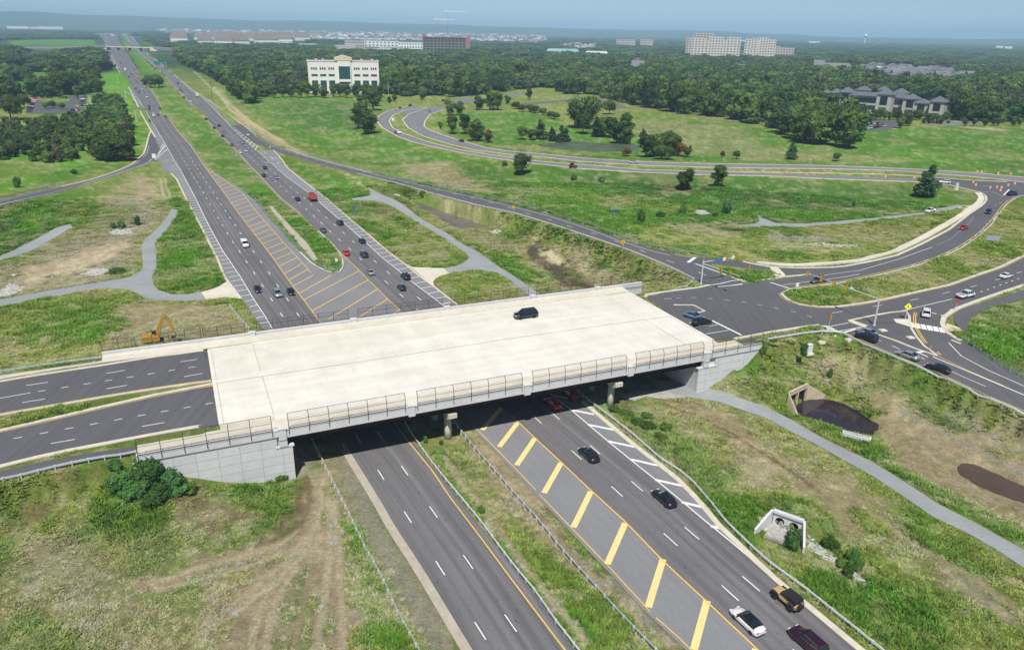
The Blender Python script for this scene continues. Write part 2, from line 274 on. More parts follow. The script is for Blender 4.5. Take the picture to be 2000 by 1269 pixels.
def road_mat(name, col, streak=.16, var=.1, spots=0, band=0):
    """asphalt: uv.x = metres across, uv.y = metres along; wheel tracks, patches, fine grain"""
    m = bpy.data.materials.new(name); m.use_nodes = True; nt = m.node_tree; b = nt.nodes['Principled BSDF']; L = nt.links.new
    b.inputs['Roughness'].default_value = .8; b.inputs['Specular IOR Level'].default_value = .25
    uv = N(nt, 'ShaderNodeUVMap'); uv.uv_map = 'UVMap'; tc = N(nt, 'ShaderNodeTexCoord')
    mp = N(nt, 'ShaderNodeMapping'); mp.inputs['Scale'].default_value = (1.1, .012, 1); L(uv.outputs[0], mp.inputs[0])
    n1 = N(nt, 'ShaderNodeTexNoise'); n1.inputs['Scale'].default_value = 1; n1.inputs['Detail'].default_value = 3; L(mp.outputs[0], n1.inputs['Vector'])
    n2 = N(nt, 'ShaderNodeTexNoise'); n2.inputs['Scale'].default_value = 3; n2.inputs['Detail'].default_value = 8; n2.inputs['Roughness'].default_value = .75; L(tc.outputs['Object'], n2.inputs['Vector'])
    n3 = N(nt, 'ShaderNodeTexNoise'); n3.inputs['Scale'].default_value = .06; n3.inputs['Detail'].default_value = 3; L(tc.outputs['Object'], n3.inputs['Vector'])
    def mr(src, lo, hi, a=.3, z=.7):
        k = N(nt, 'ShaderNodeMapRange'); k.inputs[1].default_value = a; k.inputs[2].default_value = z; k.inputs[3].default_value = lo; k.inputs[4].default_value = hi; L(src, k.inputs[0]); return k.outputs[0]
    def mul(a, bb):
        k = N(nt, 'ShaderNodeMath', operation='MULTIPLY'); L(a, k.inputs[0]); L(bb, k.inputs[1]); return k.outputs[0]
    sx = N(nt, 'ShaderNodeSeparateXYZ'); L(uv.outputs[0], sx.inputs[0]); ml = N(nt, 'ShaderNodeMath', operation='MULTIPLY'); L(sx.outputs[0], ml.inputs[0]); ml.inputs[1].default_value = 2*math.pi/1.83; sn = N(nt, 'ShaderNodeMath', operation='SINE'); L(ml.outputs[0], sn.inputs[0])
    f = mul(mul(mr(n1.outputs[0], 1-streak, 1+streak), mr(n2.outputs[0], 1-var, 1+var)), mr(n3.outputs[0], .93, 1.07)); f = mul(f, mr(sn.outputs[0], 1-band, 1+band, -1, 1))
    if spots:
        n4 = N(nt, 'ShaderNodeTexNoise'); n4.inputs['Scale'].default_value = .9; n4.inputs['Detail'].default_value = 2
        mp4 = N(nt, 'ShaderNodeMapping'); mp4.inputs['Scale'].default_value = (1.6, .7, 1); L(uv.outputs[0], mp4.inputs[0]); L(mp4.outputs[0], n4.inputs['Vector'])
        f = mul(f, mr(n4.outputs[0], 1, 1-spots, .66, .72))
    mx = N(nt, 'ShaderNodeMix', data_type='RGBA', blend_type='MULTIPLY'); mx.inputs[0].default_value = 1; mx.inputs[6].default_value = (*col, 1); L(f, mx.inputs[7]); L(mx.outputs[2], b.inputs['Base Color'])
    return m
A_LANE = road_mat('asphalt_lane', (.142,.138,.142), .26, .14, .35, .07)
A_SHOULD = road_mat('asphalt_shoulder', (.205,.208,.215), .06, .12, .12)
A_DARK = road_mat('asphalt_fresh', (.104,.104,.112), .09, .10, .1, .025)
A_OLD = road_mat('asphalt_old', (.185,.185,.195), .1, .1)
def worn(m, amount, under=(.16,.16,.165)):
    nt = m.node_tree; b = nt.nodes['Principled BSDF']; src = b.inputs['Base Color'].links[0].from_socket; geo = N(nt, 'ShaderNodeNewGeometry'); n = N(nt, 'ShaderNodeTexNoise'); n.inputs['Scale'].default_value = 1.7; n.inputs['Detail'].default_value = 9; n.inputs['Roughness'].default_value = .78; nt.links.new(geo.outputs['Position'], n.inputs['Vector'])
    r = N(nt, 'ShaderNodeMapRange'); r.inputs[1].default_value = .66-amount; r.inputs[2].default_value = .74-amount; r.inputs[4].default_value = .85; nt.links.new(n.outputs[0], r.inputs[0]); mx = N(nt, 'ShaderNodeMix', data_type='RGBA'); nt.links.new(r.outputs[0], mx.inputs[0]); nt.links.new(src, mx.inputs[6]); mx.inputs[7].default_value = (*under, 1); nt.links.new(mx.outputs[2], b.inputs['Base Color']); return m
M_WHITE = mat('road_paint_white', (.72,.72,.70), .7, var=.14, scale=6)
M_YEL = mat('road_paint_yellow', (.72,.47,.10), .7, var=.14, scale=5)
M_YELP = mat('road_paint_pale_yellow', (.76,.60,.26), .7, var=.14, scale=5)
for m_ in (M_WHITE, M_YEL, M_YELP): worn(m_, .07 if m_ != M_YELP else .05)
M_KERB = mat('concrete_kerb', (.56,.52,.42), .85, var=.14, scale=.8)
M_CONC = mat('concrete', (.60,.56,.46), .85, var=.1, scale=.6, var2=.08)
M_GUT = mat('concrete_gutter', (.40,.36,.29), .9, var=.15, scale=.7)
M_GRAV = mat('path_gravel', (.27,.29,.295), .95, var=.12, scale=2.5, var2=.10, scale2=.15, bump=.4)
M_GRAVR = mat('rock_gravel', (.36,.35,.32), .95, var=.3, scale=1.6, bump=.5)
M_GALV = mat('galvanised_steel', (.62,.65,.67), .5, .25, var=.1, scale=3)
M_GALVG = mat('weathered_rail', (.30,.42,.38), .5, .3, var=.1, scale=3)
M_FENCE = mat('fence_brown', (.085,.05,.045), .6, .2, var=0)
M_GIRD = mat('weathering_steel', (.050,.026,.024), .7, .1, var=.15)
M_WALL = mat('retaining_concrete', (.58,.585,.585), .85, var=.08, scale=.7, var2=.06)
M_BLACK = mat('culvert_shade', (.01,.01,.01), .9, var=0)  # near-black colour painting the shade inside the culverts
M_TRUNK = mat('bark', (.10,.075,.05), .95, var=.2, scale=3)

# ------------------------------------------------------------------ object helpers
def meshobj(name, verts, faces, m=None, parent=None, smoothsh=False, link=True):
    me = bpy.data.meshes.new(name); me.from_pydata([tuple(v) for v in verts], [], [tuple(f) for f in faces]); me.update()
    for mm in (m if isinstance(m, (list, tuple)) else [m]):
        if mm: me.materials.append(mm)
    if smoothsh: me.shade_smooth()
    o = bpy.data.objects.new(name, me)
    if link: C.objects.link(o)
    if parent: o.parent = parent
    return o
def tag(o, label=None, cat=None, group=None, kind=None):
    if label: o['label'] = label
    if cat: o['category'] = cat
    if group: o['group'] = group
    if kind: o['kind'] = kind
    return o
def thing(name, label, cat, loc=(0, 0, 0), rz=0, group=None):
    o = bpy.data.objects.new(name, None); C.objects.link(o); o.empty_display_size = .5; o.location = loc; o.rotation_euler = (0, 0, rz)
    return tag(o, label, cat, group)
class MB:
    def __init__(s): s.v = []; s.f = []; s.mi = []
    def add(s, v, f, mi=0):
        k = len(s.v); s.v += [tuple(p) for p in v]; s.f += [tuple(i+k for i in q) for q in f]; s.mi += [mi]*len(f); return s
    def box(s, x0, x1, y0, y1, z0, z1, mi=0, rz=0, c=(0, 0, 0)):
        v = [(x, y, z) for z in (z0, z1) for y in (y0, y1) for x in (x0, x1)]
        if rz or c != (0, 0, 0):
            cs, sn = math.cos(rz), math.sin(rz); v = [(c[0]+x*cs-y*sn, c[1]+x*sn+y*cs, c[2]+z) for x, y, z in v]
        return s.add(v, [(0,2,3,1),(4,5,7,6),(0,1,5,4),(2,6,7,3),(0,4,6,2),(1,3,7,5)], mi)
    def bar(s, a, b, r=.05, n=6, r2=None, mi=0):
        a = Vector(a); b = Vector(b); d = (b-a).normalized(); u = d.orthogonal().normalized(); w_ = d.cross(u); r2 = r if r2 is None else r2
        v = []
        for p, rr in ((a, r), (b, r2)):
            for i in range(n): t = 2*math.pi*i/n; v.append(p+u*math.cos(t)*rr+w_*math.sin(t)*rr)
        f = [(i, (i+1) % n, n+(i+1) % n, n+i) for i in range(n)]+[tuple(range(n))[::-1], tuple(range(n, 2*n))]
        return s.add(v, f, mi)
    def loft(s, rings, mi=0, cap=True):
        n = len(rings[0]); k = []
        for r in rings: k += list(r)
        f = [(j*n+i, j*n+(i+1) % n, (j+1)*n+(i+1) % n, (j+1)*n+i) for j in range(len(rings)-1) for i in range(n)]
        if cap: f += [tuple(range(n))[::-1], tuple(range((len(rings)-1)*n, len(rings)*n))]
        return s.add(k, f, mi)
    def roof(s, x0, x1, y0, y1, z0, z1, hip=0, mi=0, rz=0, c=(0, 0, 0)):
        ym = (y0+y1)/2; v = [(x0,y0,z0),(x1,y0,z0),(x1,y1,z0),(x0,y1,z0),(x0+hip,ym,z1),(x1-hip,ym,z1)]
        cs, sn = math.cos(rz), math.sin(rz); v = [(c[0]+x*cs-y*sn, c[1]+x*sn+y*cs, c[2]+z) for x, y, z in v]
        return s.add(v, [(0,1,5,4),(2,3,4,5),(0,4,3),(1,2,5),(3,2,1,0)], mi)
    def build(s, name, m=None, parent=None, smoothsh=False, link=True):
        o = meshobj(name, s.v, s.f, m, parent, smoothsh, link)
        if isinstance(m, (list, tuple)): o.data.polygons.foreach_set('material_index', s.mi)
        return o
def struct(o): o['kind'] = 'structure'; return o
def strip_uv(me, uvs):
    uvl = me.uv_layers.new(name='UVMap'); idx = np.empty(len(me.loops), np.int32); me.loops.foreach_get('vertex_index', idx)
    uvl.data.foreach_set('uv', np.asarray(uvs, np.float32)[idx].ravel())
def strip(name, A, B, m, off=.06, step=4, cols=6, skirt=.6, zfun=None, parent=None):
    """road sheet between two world lines, draped on the terrain"""
    LA = np.linalg.norm(np.diff(A[:, :2], axis=0), axis=1).sum(); n = max(2, int(LA/step)+1)
    a = resample(A, n=n); b = resample(B, n=n); V = []; U = []
    Ls = np.r_[0, np.cumsum(np.linalg.norm(np.diff((a+b)[:, :2]/2, axis=0), axis=1))]
    for k in range(cols+1):
        t = k/cols; q = a*(1-t)+b*t; z = (zfun(q) if zfun else H(q[:, :2]))+off
        V.append(np.column_stack([q[:, :2], z])); wd = np.linalg.norm((b-a)[:, :2], axis=1); U.append(np.column_stack([t*wd, Ls]))
    if skirt:
        V = [V[0]-[0, 0, skirt]]+V+[V[-1]-[0, 0, skirt]]; U = [U[0]]+U+[U[-1]]
    c = len(V); V = np.stack(V, 1).reshape(-1, 3); U = np.stack(U, 1).reshape(-1, 2)
    F = [(i*c+k, i*c+k+1, (i+1)*c+k+1, (i+1)*c+k) for i in range(n-1) for k in range(c-1)]
    o = meshobj(name, V, F, m, parent); strip_uv(o.data, U); return struct(o) if parent is None else o
PAVED = []      # world polygons that the ground sheet ducks under
def drape(name, poly, m, off=.06, cell=4, parent=None, skirt=0, sm=0, zfun=None):
    """any flat outline (world xy) cut into cells and laid on the terrain"""
    poly = np.asarray(poly, float)[:, :2]
    bm = bmesh.new(); r = delaunay_2d_cdt([Vector(q) for q in poly], [], [list(range(len(poly)))], 1, 1e-4)
    vs = [bm.verts.new((q[0], q[1], 0)) for q in r[0]]
    for f in r[2]: bm.faces.new([vs[i] for i in f])
    lo, hi = poly.min(0), poly.max(0)
    for ax in (0, 1):
        for k in range(int(lo[ax]//cell)+1, int(hi[ax]//cell)+1):
            co = [0, 0, 0]; co[ax] = k*cell; no = [0, 0, 0]; no[ax] = 1
            bmesh.ops.bisect_plane(bm, geom=bm.verts[:]+bm.edges[:]+bm.faces[:], plane_co=co, plane_no=no)
    bm.verts.ensure_lookup_table(); co = np.array([v.co[:2] for v in bm.verts]); z = (zfun(co) if zfun else H(co))+off
    for v, zz in zip(bm.verts, z): v.co.z = zz
    bmesh.ops.recalc_face_normals(bm, faces=bm.faces[:])
    if sum(f.normal.z for f in bm.faces) < 0: bmesh.ops.reverse_faces(bm, faces=bm.faces[:])
    if skirt:
        be = [e for e in bm.edges if e.is_boundary]; r = bmesh.ops.extrude_edge_only(bm, edges=be)
        for v in r['geom']:
            if isinstance(v, bmesh.types.BMVert): v.co.z -= skirt
    me = bpy.data.meshes.new(name); bm.to_mesh(me); bm.free(); me.materials.append(m)
    uv = np.empty(len(me.vertices)*3); me.vertices.foreach_get('co', uv); uv = uv.reshape(-1, 3)[:, :2]; strip_uv(me, uv)
    o = bpy.data.objects.new(name, me); C.objects.link(o)
    if parent: o.parent = parent
    else: struct(o)
    return o
def offset_line(w_, d):
    """shift a world line sideways by d (left of travel positive)"""
    t = np.gradient(w_[:, :2], axis=0); t /= np.linalg.norm(t, axis=1)[:, None]+1e-9
    q = w_.copy(); q[:, 0] -= t[:, 1]*d; q[:, 1] += t[:, 0]*d; return q
class Paint:
    """markings of one colour on one road: flat ribbons a few mm proud of the road"""
    def __init__(s): s.mb = MB()
    def line(s, w_, width=.15, off=.085, step=3, zfun=None):
        w_ = resample(w_, step) if np.linalg.norm(np.diff(w_[:, :2], axis=0), axis=1).sum() > step else w_
        a = offset_line(w_, width/2); b = offset_line(w_, -width/2); za = (zfun(a) if zfun else H(a[:, :2]))+off; zb = (zfun(b) if zfun else H(b[:, :2]))+off
        V = []; 
        for i in range(len(w_)): V += [(a[i, 0], a[i, 1], za[i]), (b[i, 0], b[i, 1], zb[i])]
        s.mb.add(V, [(2*i, 2*i+1, 2*i+3, 2*i+2) for i in range(len(w_)-1)]); return s
    def dashes(s, w_, dash=3.05, gap=9.14, width=.15, start=0, off=.085, zfun=None, skip=()):
        L = np.r_[0, np.cumsum(np.linalg.norm(np.diff(w_[:, :2], axis=0), axis=1))]; t = start
        while t < L[-1]-dash*.5:
            ss = np.linspace(t, min(t+dash, L[-1]), 2); q = np.column_stack([np.interp(ss, L, w_[:, k]) for k in range(w_.shape[1])]); s.line(q, width, off, 50, zfun); t += dash+gap
        return s
    def build(s, name, m): return struct(s.mb.build(name, m))

# ------------------------------------------------------------------ roads, traced outlines laid on the terrain
def X(line, z=0): return P(line, z)
def poly(*parts):
    return np.vstack([np.asarray(q)[:, :2] for q in parts])
far_L = X([(182,62),(203,80)]); 
# highway towards the camera, beyond the bridge
hlw = X([(190,62)]+HL_W[1:]); hlw2 = X(HL_W2); hle = X(HL_E); medw = X(MED_W); mede = X(MED_E); hr0 = X(HR_E0); hre = X(HR_E)
def pave(name, pl, m, off=.06, cell=5, skirt=.5):
    PAVED.append(np.asarray(pl)[:, :2]); return drape(name, pl, m, off, cell, skirt=skirt)
bw = [(520,655),(700,650),(800,640),(905,620)]    # where the carriageways go under the far edge of the bridge
north = poly(hlw, X([(312,290)]), hlw2, X([(560,700),(620,800),(640,830)]), X([(760,850),(800,845)]), X([(740,770)]), X([(869,780),(1000,800),(1110,770),(1060,720),(1000,680),(940,635)]), hre[::-1], X([(500,295),(478,268),(449,240)]), hr0[::-1][2:], mede[::-1], medw[::-1], hle[::-1])
pave('highway_pavement', north, A_SHOULD, .05, 8)
strip('left_carriageway_near_side', X(SL_W), X(SL_E), A_LANE, .06, 5, 6); PAVED.append(poly(X(SL_W), X(SL_E)[::-1]))
strip('right_carriageway_near_side', X(SR_W), X(SR_E), A_SHOULD, .06, 5, 6); PAVED.append(poly(X(SR_W), X(SR_E)[::-1]))
# travelled lanes of darker asphalt
LW = X([(188,62),(206,80),(222,111),(250,161),(270,192),(299,242),(323,282),(344,320),(353,333),(381,386),(408,441),(436,492),(469,539.5),(494,582),(519,620),(560,690),(640,828)])   # white edge line, traffic towards the camera
LE = X([(222,62),(238,88),(277,155),(297,180),(325,225),(348,258),(373,286),(401,328),(444,386),(466,417),(500,461),(528,497),(563,547),(593,586),(625,629),(680,700),(740,770)])
strip('left_carriageway_lanes', LW, LE, A_LANE, .08, 8, 5, 0)
RW = X([(240,62),(256,83),(272,101),(301,126),(325,151),(357,184),(392,222),(430,262),(460,292),(483,318),(504,339),(549,388),(580,412),(621,455),(666,495),(702,529),(719,547),(738,565),(757,584),(780,605),(830,650),(960,780),(1000,814)])
RE = X([(248,62),(262,81),(281,101),(309,124),(333,144),(368,174),(398,194),(434,230),(451,248),(469,265),(500,292),(558,345),(601,375.6),(651,418.5),(687,449),(717,476.5),(744.6,502),(772,524),(810,555),(840,577),(872,602.6),(950,665),(1063,761)])
strip('right_carriageway_lanes', RW, RE, A_LANE, .08, 8, 5, 0)
RW2 = X([(1000,813),(1045,856),(1098,905),(1154,958),(1221,1019),(1296,1097),(1381,1176),(1436,1228),(1480,1269),(1580,1366)])
RE2 = X([(1063,761),(1113,799),(1186,861),(1257,919),(1279,936),(1330,978),(1387,1026),(1419,1051),(1477,1100),(1500,1121),(1580,1190),(1671,1262),(1790,1366)])
strip('right_carriageway_lanes', RW2, RE2, A_LANE, .08, 5, 5, 0)
# paved strips at the edges
strip('concrete_gutter', offset_line(X(SL_W[1:]), -.1), offset_line(X(SL_W[1:]), -1.35) if False else offset_line(X(SL_W[1:]), 1.1), M_GUT, .075, 4, 1, .3)
# ramps and the junction
def pl3(line): return P(line)
strip('exit_ramp', pl3(RU[:12]+[(1214,468,7.5),(1277,488,7.9),(1353,502,8)]), pl3(RL), A_DARK, .06, 6, 4); PAVED.append(poly(pl3(RU[:16]), pl3(RL)[::-1]))
strip('far_left_ramp', pl3(LU), pl3(LL), A_DARK, .06, 6, 3); PAVED.append(poly(pl3(LU), pl3(LL)[::-1]))
strip('ramp_nose_pavement', X([(299,258),(290,272),(286,290),(288,300)]), X([(325,287),(333,303),(340,325),(334,338)]), A_SHOULD, .055, 5, 4)
# bridge frame: x along the deck, y across it (0 = near edge)
BO = np.array([-34.3, 99.0]); BU = np.array([.9135, .4068]); BV = np.array([-.4068, .9135]); BRZ = math.atan2(.4068, .9135)
def B2(s, v): return BO+BU*s+BV*v
def Bp(pts): return np.array([B2(*q) for q in pts])
wn = B2(-8, 37.2); ws_ = B2(-8, 6.6)
cu = poly(P(CU_N), [B2(-8, 37.2), B2(-8, 22.6)], P(CU_S)[::-1]); cd = poly(P(CD_N), [B2(-8, 21.2), B2(-8, 6.6)], P(CD_S)[::-1][1:])
pave('cross_street', cu, A_DARK, .06, 5); pave('cross_street', cd, A_DARK, .06, 5)
swn = P([(-150,757,ZB),(0,731,ZB),(101,716,ZB),(202,701,ZB),(270,691,ZB),(392,678,ZB)]); swn2 = P([(-150,769,ZB),(0,740.5,ZB),(101,723.5,ZB),(202,707.5,ZB),(270,697,ZB),(394,681,ZB)])
strip('concrete_sidewalk', swn, swn2, M_CONC, .16, 6, 1, .4)
asl = P([(-150,958,ZB),(0,920,ZB),(139,890,ZB),(271,871,ZB)]); asl2 = P([(-150,980,ZB),(0,940,ZB),(122,911,ZB),(181,899,ZB),(271,885,ZB)])
strip('asphalt_footpath', asl, asl2, A_DARK, .09, 6, 1, .4); PAVED.append(poly(asl, asl2[::-1]))
# junction area
jn = poly([B2(84.5, 37.2)], P([(1300,570,8),(1378,560,8),(1386,556,8),(1454,555,8),(1500,549,8),(1536,543.5,8),(1583,537,8),(1575,524,8)]), P(QA)[4:], P([(1853,361,6),(1903,353,6),(1966,355.5,6),(1979,354,6),(2100,372,6),(2100,395,6)]), P(QB)[::-1][1:], P(IB), P([(2120,510,7)]), P(KS)[::-1][1:], P(SW_R)[:0] if False else P([(1873,601,7.9)]), P(SW_R)[1:], P(RS_W)[::-1], [B2(84.5, 6.6)])
pave('junction_pavement', jn, A_DARK, .06, 5)
tl = poly(P([(1353,502,8),(1441,510.5,8)]), P(QA)[1:4], P([(1583,537,8),(1536,541,8),(1500,529,8),(1378,516,8)]))
pave('right_turn_lane', tl, A_DARK, .062, 5)
pave('ramp_mouth', poly(P([(1290,514,8),(1353,502,8),(1378,516,8),(1458,554,8),(1386,557,8),(1328,533,8)])), A_DARK, .064, 5)
strip('far_roadway', P(FN_N), P(FN_S[:15]+[(1903,353,6),(1966,355.5,6)]), A_OLD, .06, 12, 3); PAVED.append(poly(P(FN_N), P(FN_S)[::-1]))
pave('far_junction_pavement', P([(1820,343,6),(1840,348,6),(1903,353,6),(1966,355,6),(1979,353.5,6),(2100,371,6),(2100,392,6),(1990,383,6),(1960,392,6),(1930,396,6),(1926,384,6),(1913,375.6,6),(1853,361,6),(1815,357,6)]), A_DARK, .068, 6)
strip('far_roadway', P(FF_N), P(FF_S), A_OLD, .06, 12, 3); PAVED.append(poly(P(FF_N), P(FF_S)[::-1]))
strip('far_roadway', P([(757,217,4),(739.5,199,4),(840,199,4),(891,194,4),(929,188,4),(1000,180,4),(1053,174,4)]), P([(800,224,4),(835,213,4),(873,212,4),(903,201,4),(950,195,4),(1000,188,4),(1045,183,4)]), A_OLD, .065, 14, 3)
strip('park_road', P([(1000,207,4),(1038,199,4),(1106,193,4),(1154,187,4),(1197,198,4),(1227,209,4),(1302,223,4),(1378,233,4),(1476,242,4)]), P([(1000,212,4),(1040,204,4),(1106,197,4),(1150,193,4),(1180,203,4),(1214,214,4),(1252,223,4),(1353,234.5,4),(1476,245,4)]), A_LANE, .06, 14, 2)
PAVED.append(poly(P([(2000,990,0),(2001,991,0),(2002,990,0)])))

# kerbs: a real step, one ribbon of concrete with height
def kerb(name, line, wd=.55, h=.14, m=M_KERB, step=4, zf=None):
    w_ = resample(line, step); a = offset_line(w_, wd/2); b = offset_line(w_, -wd/2); za = (zf(a) if zf else H(a[:, :2])); zb = (zf(b) if zf else H(b[:, :2])); V = []
    for i in range(len(w_)): V += [(a[i,0],a[i,1],za[i]-.2),(a[i,0],a[i,1],za[i]+h),(b[i,0],b[i,1],zb[i]+h),(b[i,0],b[i,1],zb[i]-.2)]
    n = len(w_); F = [(4*i+k, 4*i+k+1, 4*i+k+5, 4*i+k+4) for i in range(n-1) for k in range(3)]+[(0,3,2,1),(4*n-4,4*n-3,4*n-2,4*n-1)]
    return struct(meshobj(name, V, F, m))
for nm, ln, wd in (('kerb_cross_street_far', P(CU_N+[(397,684,ZB)]), .7), ('kerb_median', P(CU_S), .45), ('kerb_median', P(CD_N), .75), ('kerb_cross_street_near', P(CD_S), .8),
   ('kerb_ramp', P([(558,292,0),(583,300,.6),(651,319,1.2),(727,338,2)]), .5), ('kerb_turn_lane', P([(1451,511.5,8)]+QA[1:3]+[(1641,522,8)]+QA[4:]), .8),
   ('kerb_island', P(IB), .8), ('kerb_island', P([(1526,573,8),(1531,569,8),(1543,565,8)]+QB[1:]), .35), ('kerb_corner', P(KS), 1.0), ('kerb_corner', P(SW_R[:6]), 1.0),
   ('kerb_slip_lane', P([(1657.6,626.5,8)]+[(1720,613.5,8),(1767,607.5,8)]+SW_L[2:]), .5), ('kerb_slip_lane', P([(1657.6,628,8),(1695,642,8),(1714,654,8),(1777,677,7.8),(1820,692,7.6),(1830,695,7.5)]), .5),
   ('kerb_south', P([(1434,662,8),(1500,650,8),(1586,636,8),(1600,635,8)]), .8), ('kerb_north', P([(1232,580,8),(1300,570,8),(1378,560,8),(1386,557,8)]), .8),
   ('kerb_turn_island', P([(1358,515.6,8),(1378,523,8),(1420,538,8),(1454,553,8),(1500,546,8),(1533,541,8),(1583,536,8)]), .55),
   ('kerb_far_road', P(FN_N), .8), ('kerb_far_road', P(FN_S), .8), ('kerb_far_road', P(FF_N), .8), ('kerb_far_road', P(FF_S), .8),
   ('kerb_far_left_ramp', P(LU[:8]), .8), ('kerb_highway_outer', X(HL_W2[2:9]), .6), ('kerb_highway_outer', X(HR_E), .55), ('kerb_highway_far', X(HL_W[3:]), .9), ('kerb_highway_shoulder', X(HR_E0[2:]), .5),
   ('kerb_shared_path', P([(1858,664,7.8),(1876,672,7.6)]), .5), ('kerb_shoulder_near', offset_line(X(SR_E[2:]), -.3), .9), ('kerb_median_tip', X(MED_W[6:]+MED_E[1:5]), .45),
   ('kerb_bridge_nose', P([(1312.6,619,8),(1373,612,8),(1377,607,8),(1370,600,8),(1353,596,8),(1315,596,8)]), .5)):
    kerb(nm, ln, wd)
# concrete sidewalks and aprons at the junction
sc = P([(1479,512,8),(1500,515.6,8),(1575,518,8),(1676,509,8),(1752,489,7.6),(1802,465,7.3),(1853,436,7),(1888,414.7,6.6),(1913,396,6.3),(1917,386,6.1),(1909,378,6)])
strip('concrete_sidewalk', offset_line(sc, 1.1), offset_line(sc, -1.1), M_CONC, .3, 5, 1, .5)
drape('concrete_apron', P([(1873,401,6.4),(1898,402,6.4),(1913,398,6.3),(1925,398,6.2),(1905,410,6.5),(1893,416,6.6),(1884,413,6.6),(1872,408,6.4)]), M_CONC, .13, 4)
drape('concrete_apron', P([(1657,627,8),(1665,626,8),(1697,637,8),(1686,638,8)]), M_CONC, .13, 4)
drape('concrete_apron', P([(1744,624,8),(1774,624,8),(1777,638.5,8),(1750,631,8)]), M_CONC, .13, 4)
drape('concrete_apron', P([(1848,632,7.9),(1875,640,7.9),(1878,648,7.8),(1848,648,7.9)]), M_CONC, .13, 4)
drape('concrete_apron', P([(1594,643,8),(1605,636,8),(1619,637.5,8),(1640,649,8),(1615,651,8)]), M_CONC, .13, 4)
drape('concrete_apron', P([(1503,522,8),(1518,522,8),(1533,538,8),(1534,542,8),(1512,541,8)]), M_CONC, .16, 4)
drape('asphalt_footpath', P([(1700,628,8),(1715,621,8),(1746,624,8),(1750,631,8),(1712,631,8)]), A_DARK, .12, 4)
fp = P([(1875.7,640,7.9),(1862,630,7.9),(1863,615,7.9),(1878,602.5,7.9),(1903,597,7.8),(1954,580,7.6),(2000,567,7.4),(2100,528,7)]); fp2 = P([(1888,650,7.8),(1889,632,7.9),(1903,613,7.9),(1918,605,7.8),(1934,598,7.7),(1970,589,7.6),(2000,580,7.4),(2100,545,7)])
PAVED += [poly(fp, fp2[::-1]), poly(swn, swn2[::-1]), poly(offset_line(sc, 1.3), offset_line(sc, -1.3)[::-1])]
strip('asphalt_footpath', fp, fp2, A_DARK, .09, 4, 1, .3)
strip('asphalt_footpath', P([(1434,668,8),(1500,655,8),(1585,641,8),(1597,642,8)]), P([(1440,672,8),(1500,665,8),(1560,658,8),(1615,650,8)]), A_DARK, .09, 5, 1, .3)

# gravel and concrete tracks below
def path(name, pl, m=M_GRAV, off=.07, cell=4): 
    q = G(pl); PAVED.append(q[:, :2]); return drape(name, q, m, off, cell, skirt=.3)
path('gravel_track', [(-60,597),(0,585),(101,567),(176.5,554.6),(252,542),(277,528),(279,514),(276,481.5),(284,466),(297.5,456),(320,432),(330,418.5),(335,408),(347,411),(343,426),(325,449),(308,468),(302.5,476.5),(305,500),(306,522),(297,540),(300,556),(310,567),(335,575),(365,575),(393,571),(403,585),(365,587),(335,587),(305,586),(282,582),(268,573),(252,566),(214,562),(170,566),(126,575),(60,586),(0,600),(-60,613)])
path('concrete_apron', [(393,571),(423.6,562),(444,549.6),(463,570),(474,584),(441,580),(403,585)], M_CONC, .09)
path('gravel_track', [(-40,508),(0,500),(50,476.5),(108,446),(136,438),(141,444),(101,468),(50,494),(0,509),(-40,520)])
path('gravel_track', [(686.6,388),(722,382),(724,376),(719,366),(727,370.6),(752,383),(790,401),(828,431),(865.6,451),(903,476.5),(930,490),(954,507),(1000,537),(1050,571),(1068,590),(1040,592),(1033,578),(1000,549.6),(985,540),(966,532),(940,527),(916,528),(878,534.5),(865.6,524),(890,520),(903,514),(912,508),(916,504),(910,494),(891,481.5),(853,456),(815,433.6),(772,406),(747,394.6),(714,391),(689,391)])
path('concrete_apron', [(795,516),(806,522),(828,523),(850,524),(865.6,524),(878,534.5),(862,538),(850.5,544.6),(846,550),(848,560)], M_CONC, .09)
path('gravel_track', [(1290,742),(1328,747.5),(1353,754),(1428.6,771.5),(1500,794),(1550,822),(1606,855),(1656,880),(1700,900),(1770,943.6),(1837,987),(1907,1022),(2000,1074),(2060,1106),(2060,1145),(2000,1109),(1945,1072),(1892,1042),(1820,1007.6),(1761.6,967),(1703.5,929),(1651,900),(1563,852),(1500,818),(1454,802),(1403,784),(1345,776),(1300,764),(1270,752)])
path('gravel_track', [(1479,418.5),(1489,426),(1515,436),(1575.6,437),(1676.5,428.6),(1752,421),(1802.6,415),(1873,399.6),(1873,408),(1815,417),(1727,428.6),(1626,438.7),(1560,443),(1525,443.7),(1474,442.5),(1440,440),(1476,437),(1483,432)])
path('concrete_ditch', [(525,403),(531,402),(570,445),(600,475),(621,507),(612,509),(585,478),(572,462),(548,434)], M_GUT)
path('gravel_verge', [(1155,782),(1200,775),(1240,765),(1300,760),(1340,775),(1300,779),(1262,774),(1240,782),(1210,776),(1180,790)], M_GRAVR, .04, 3)

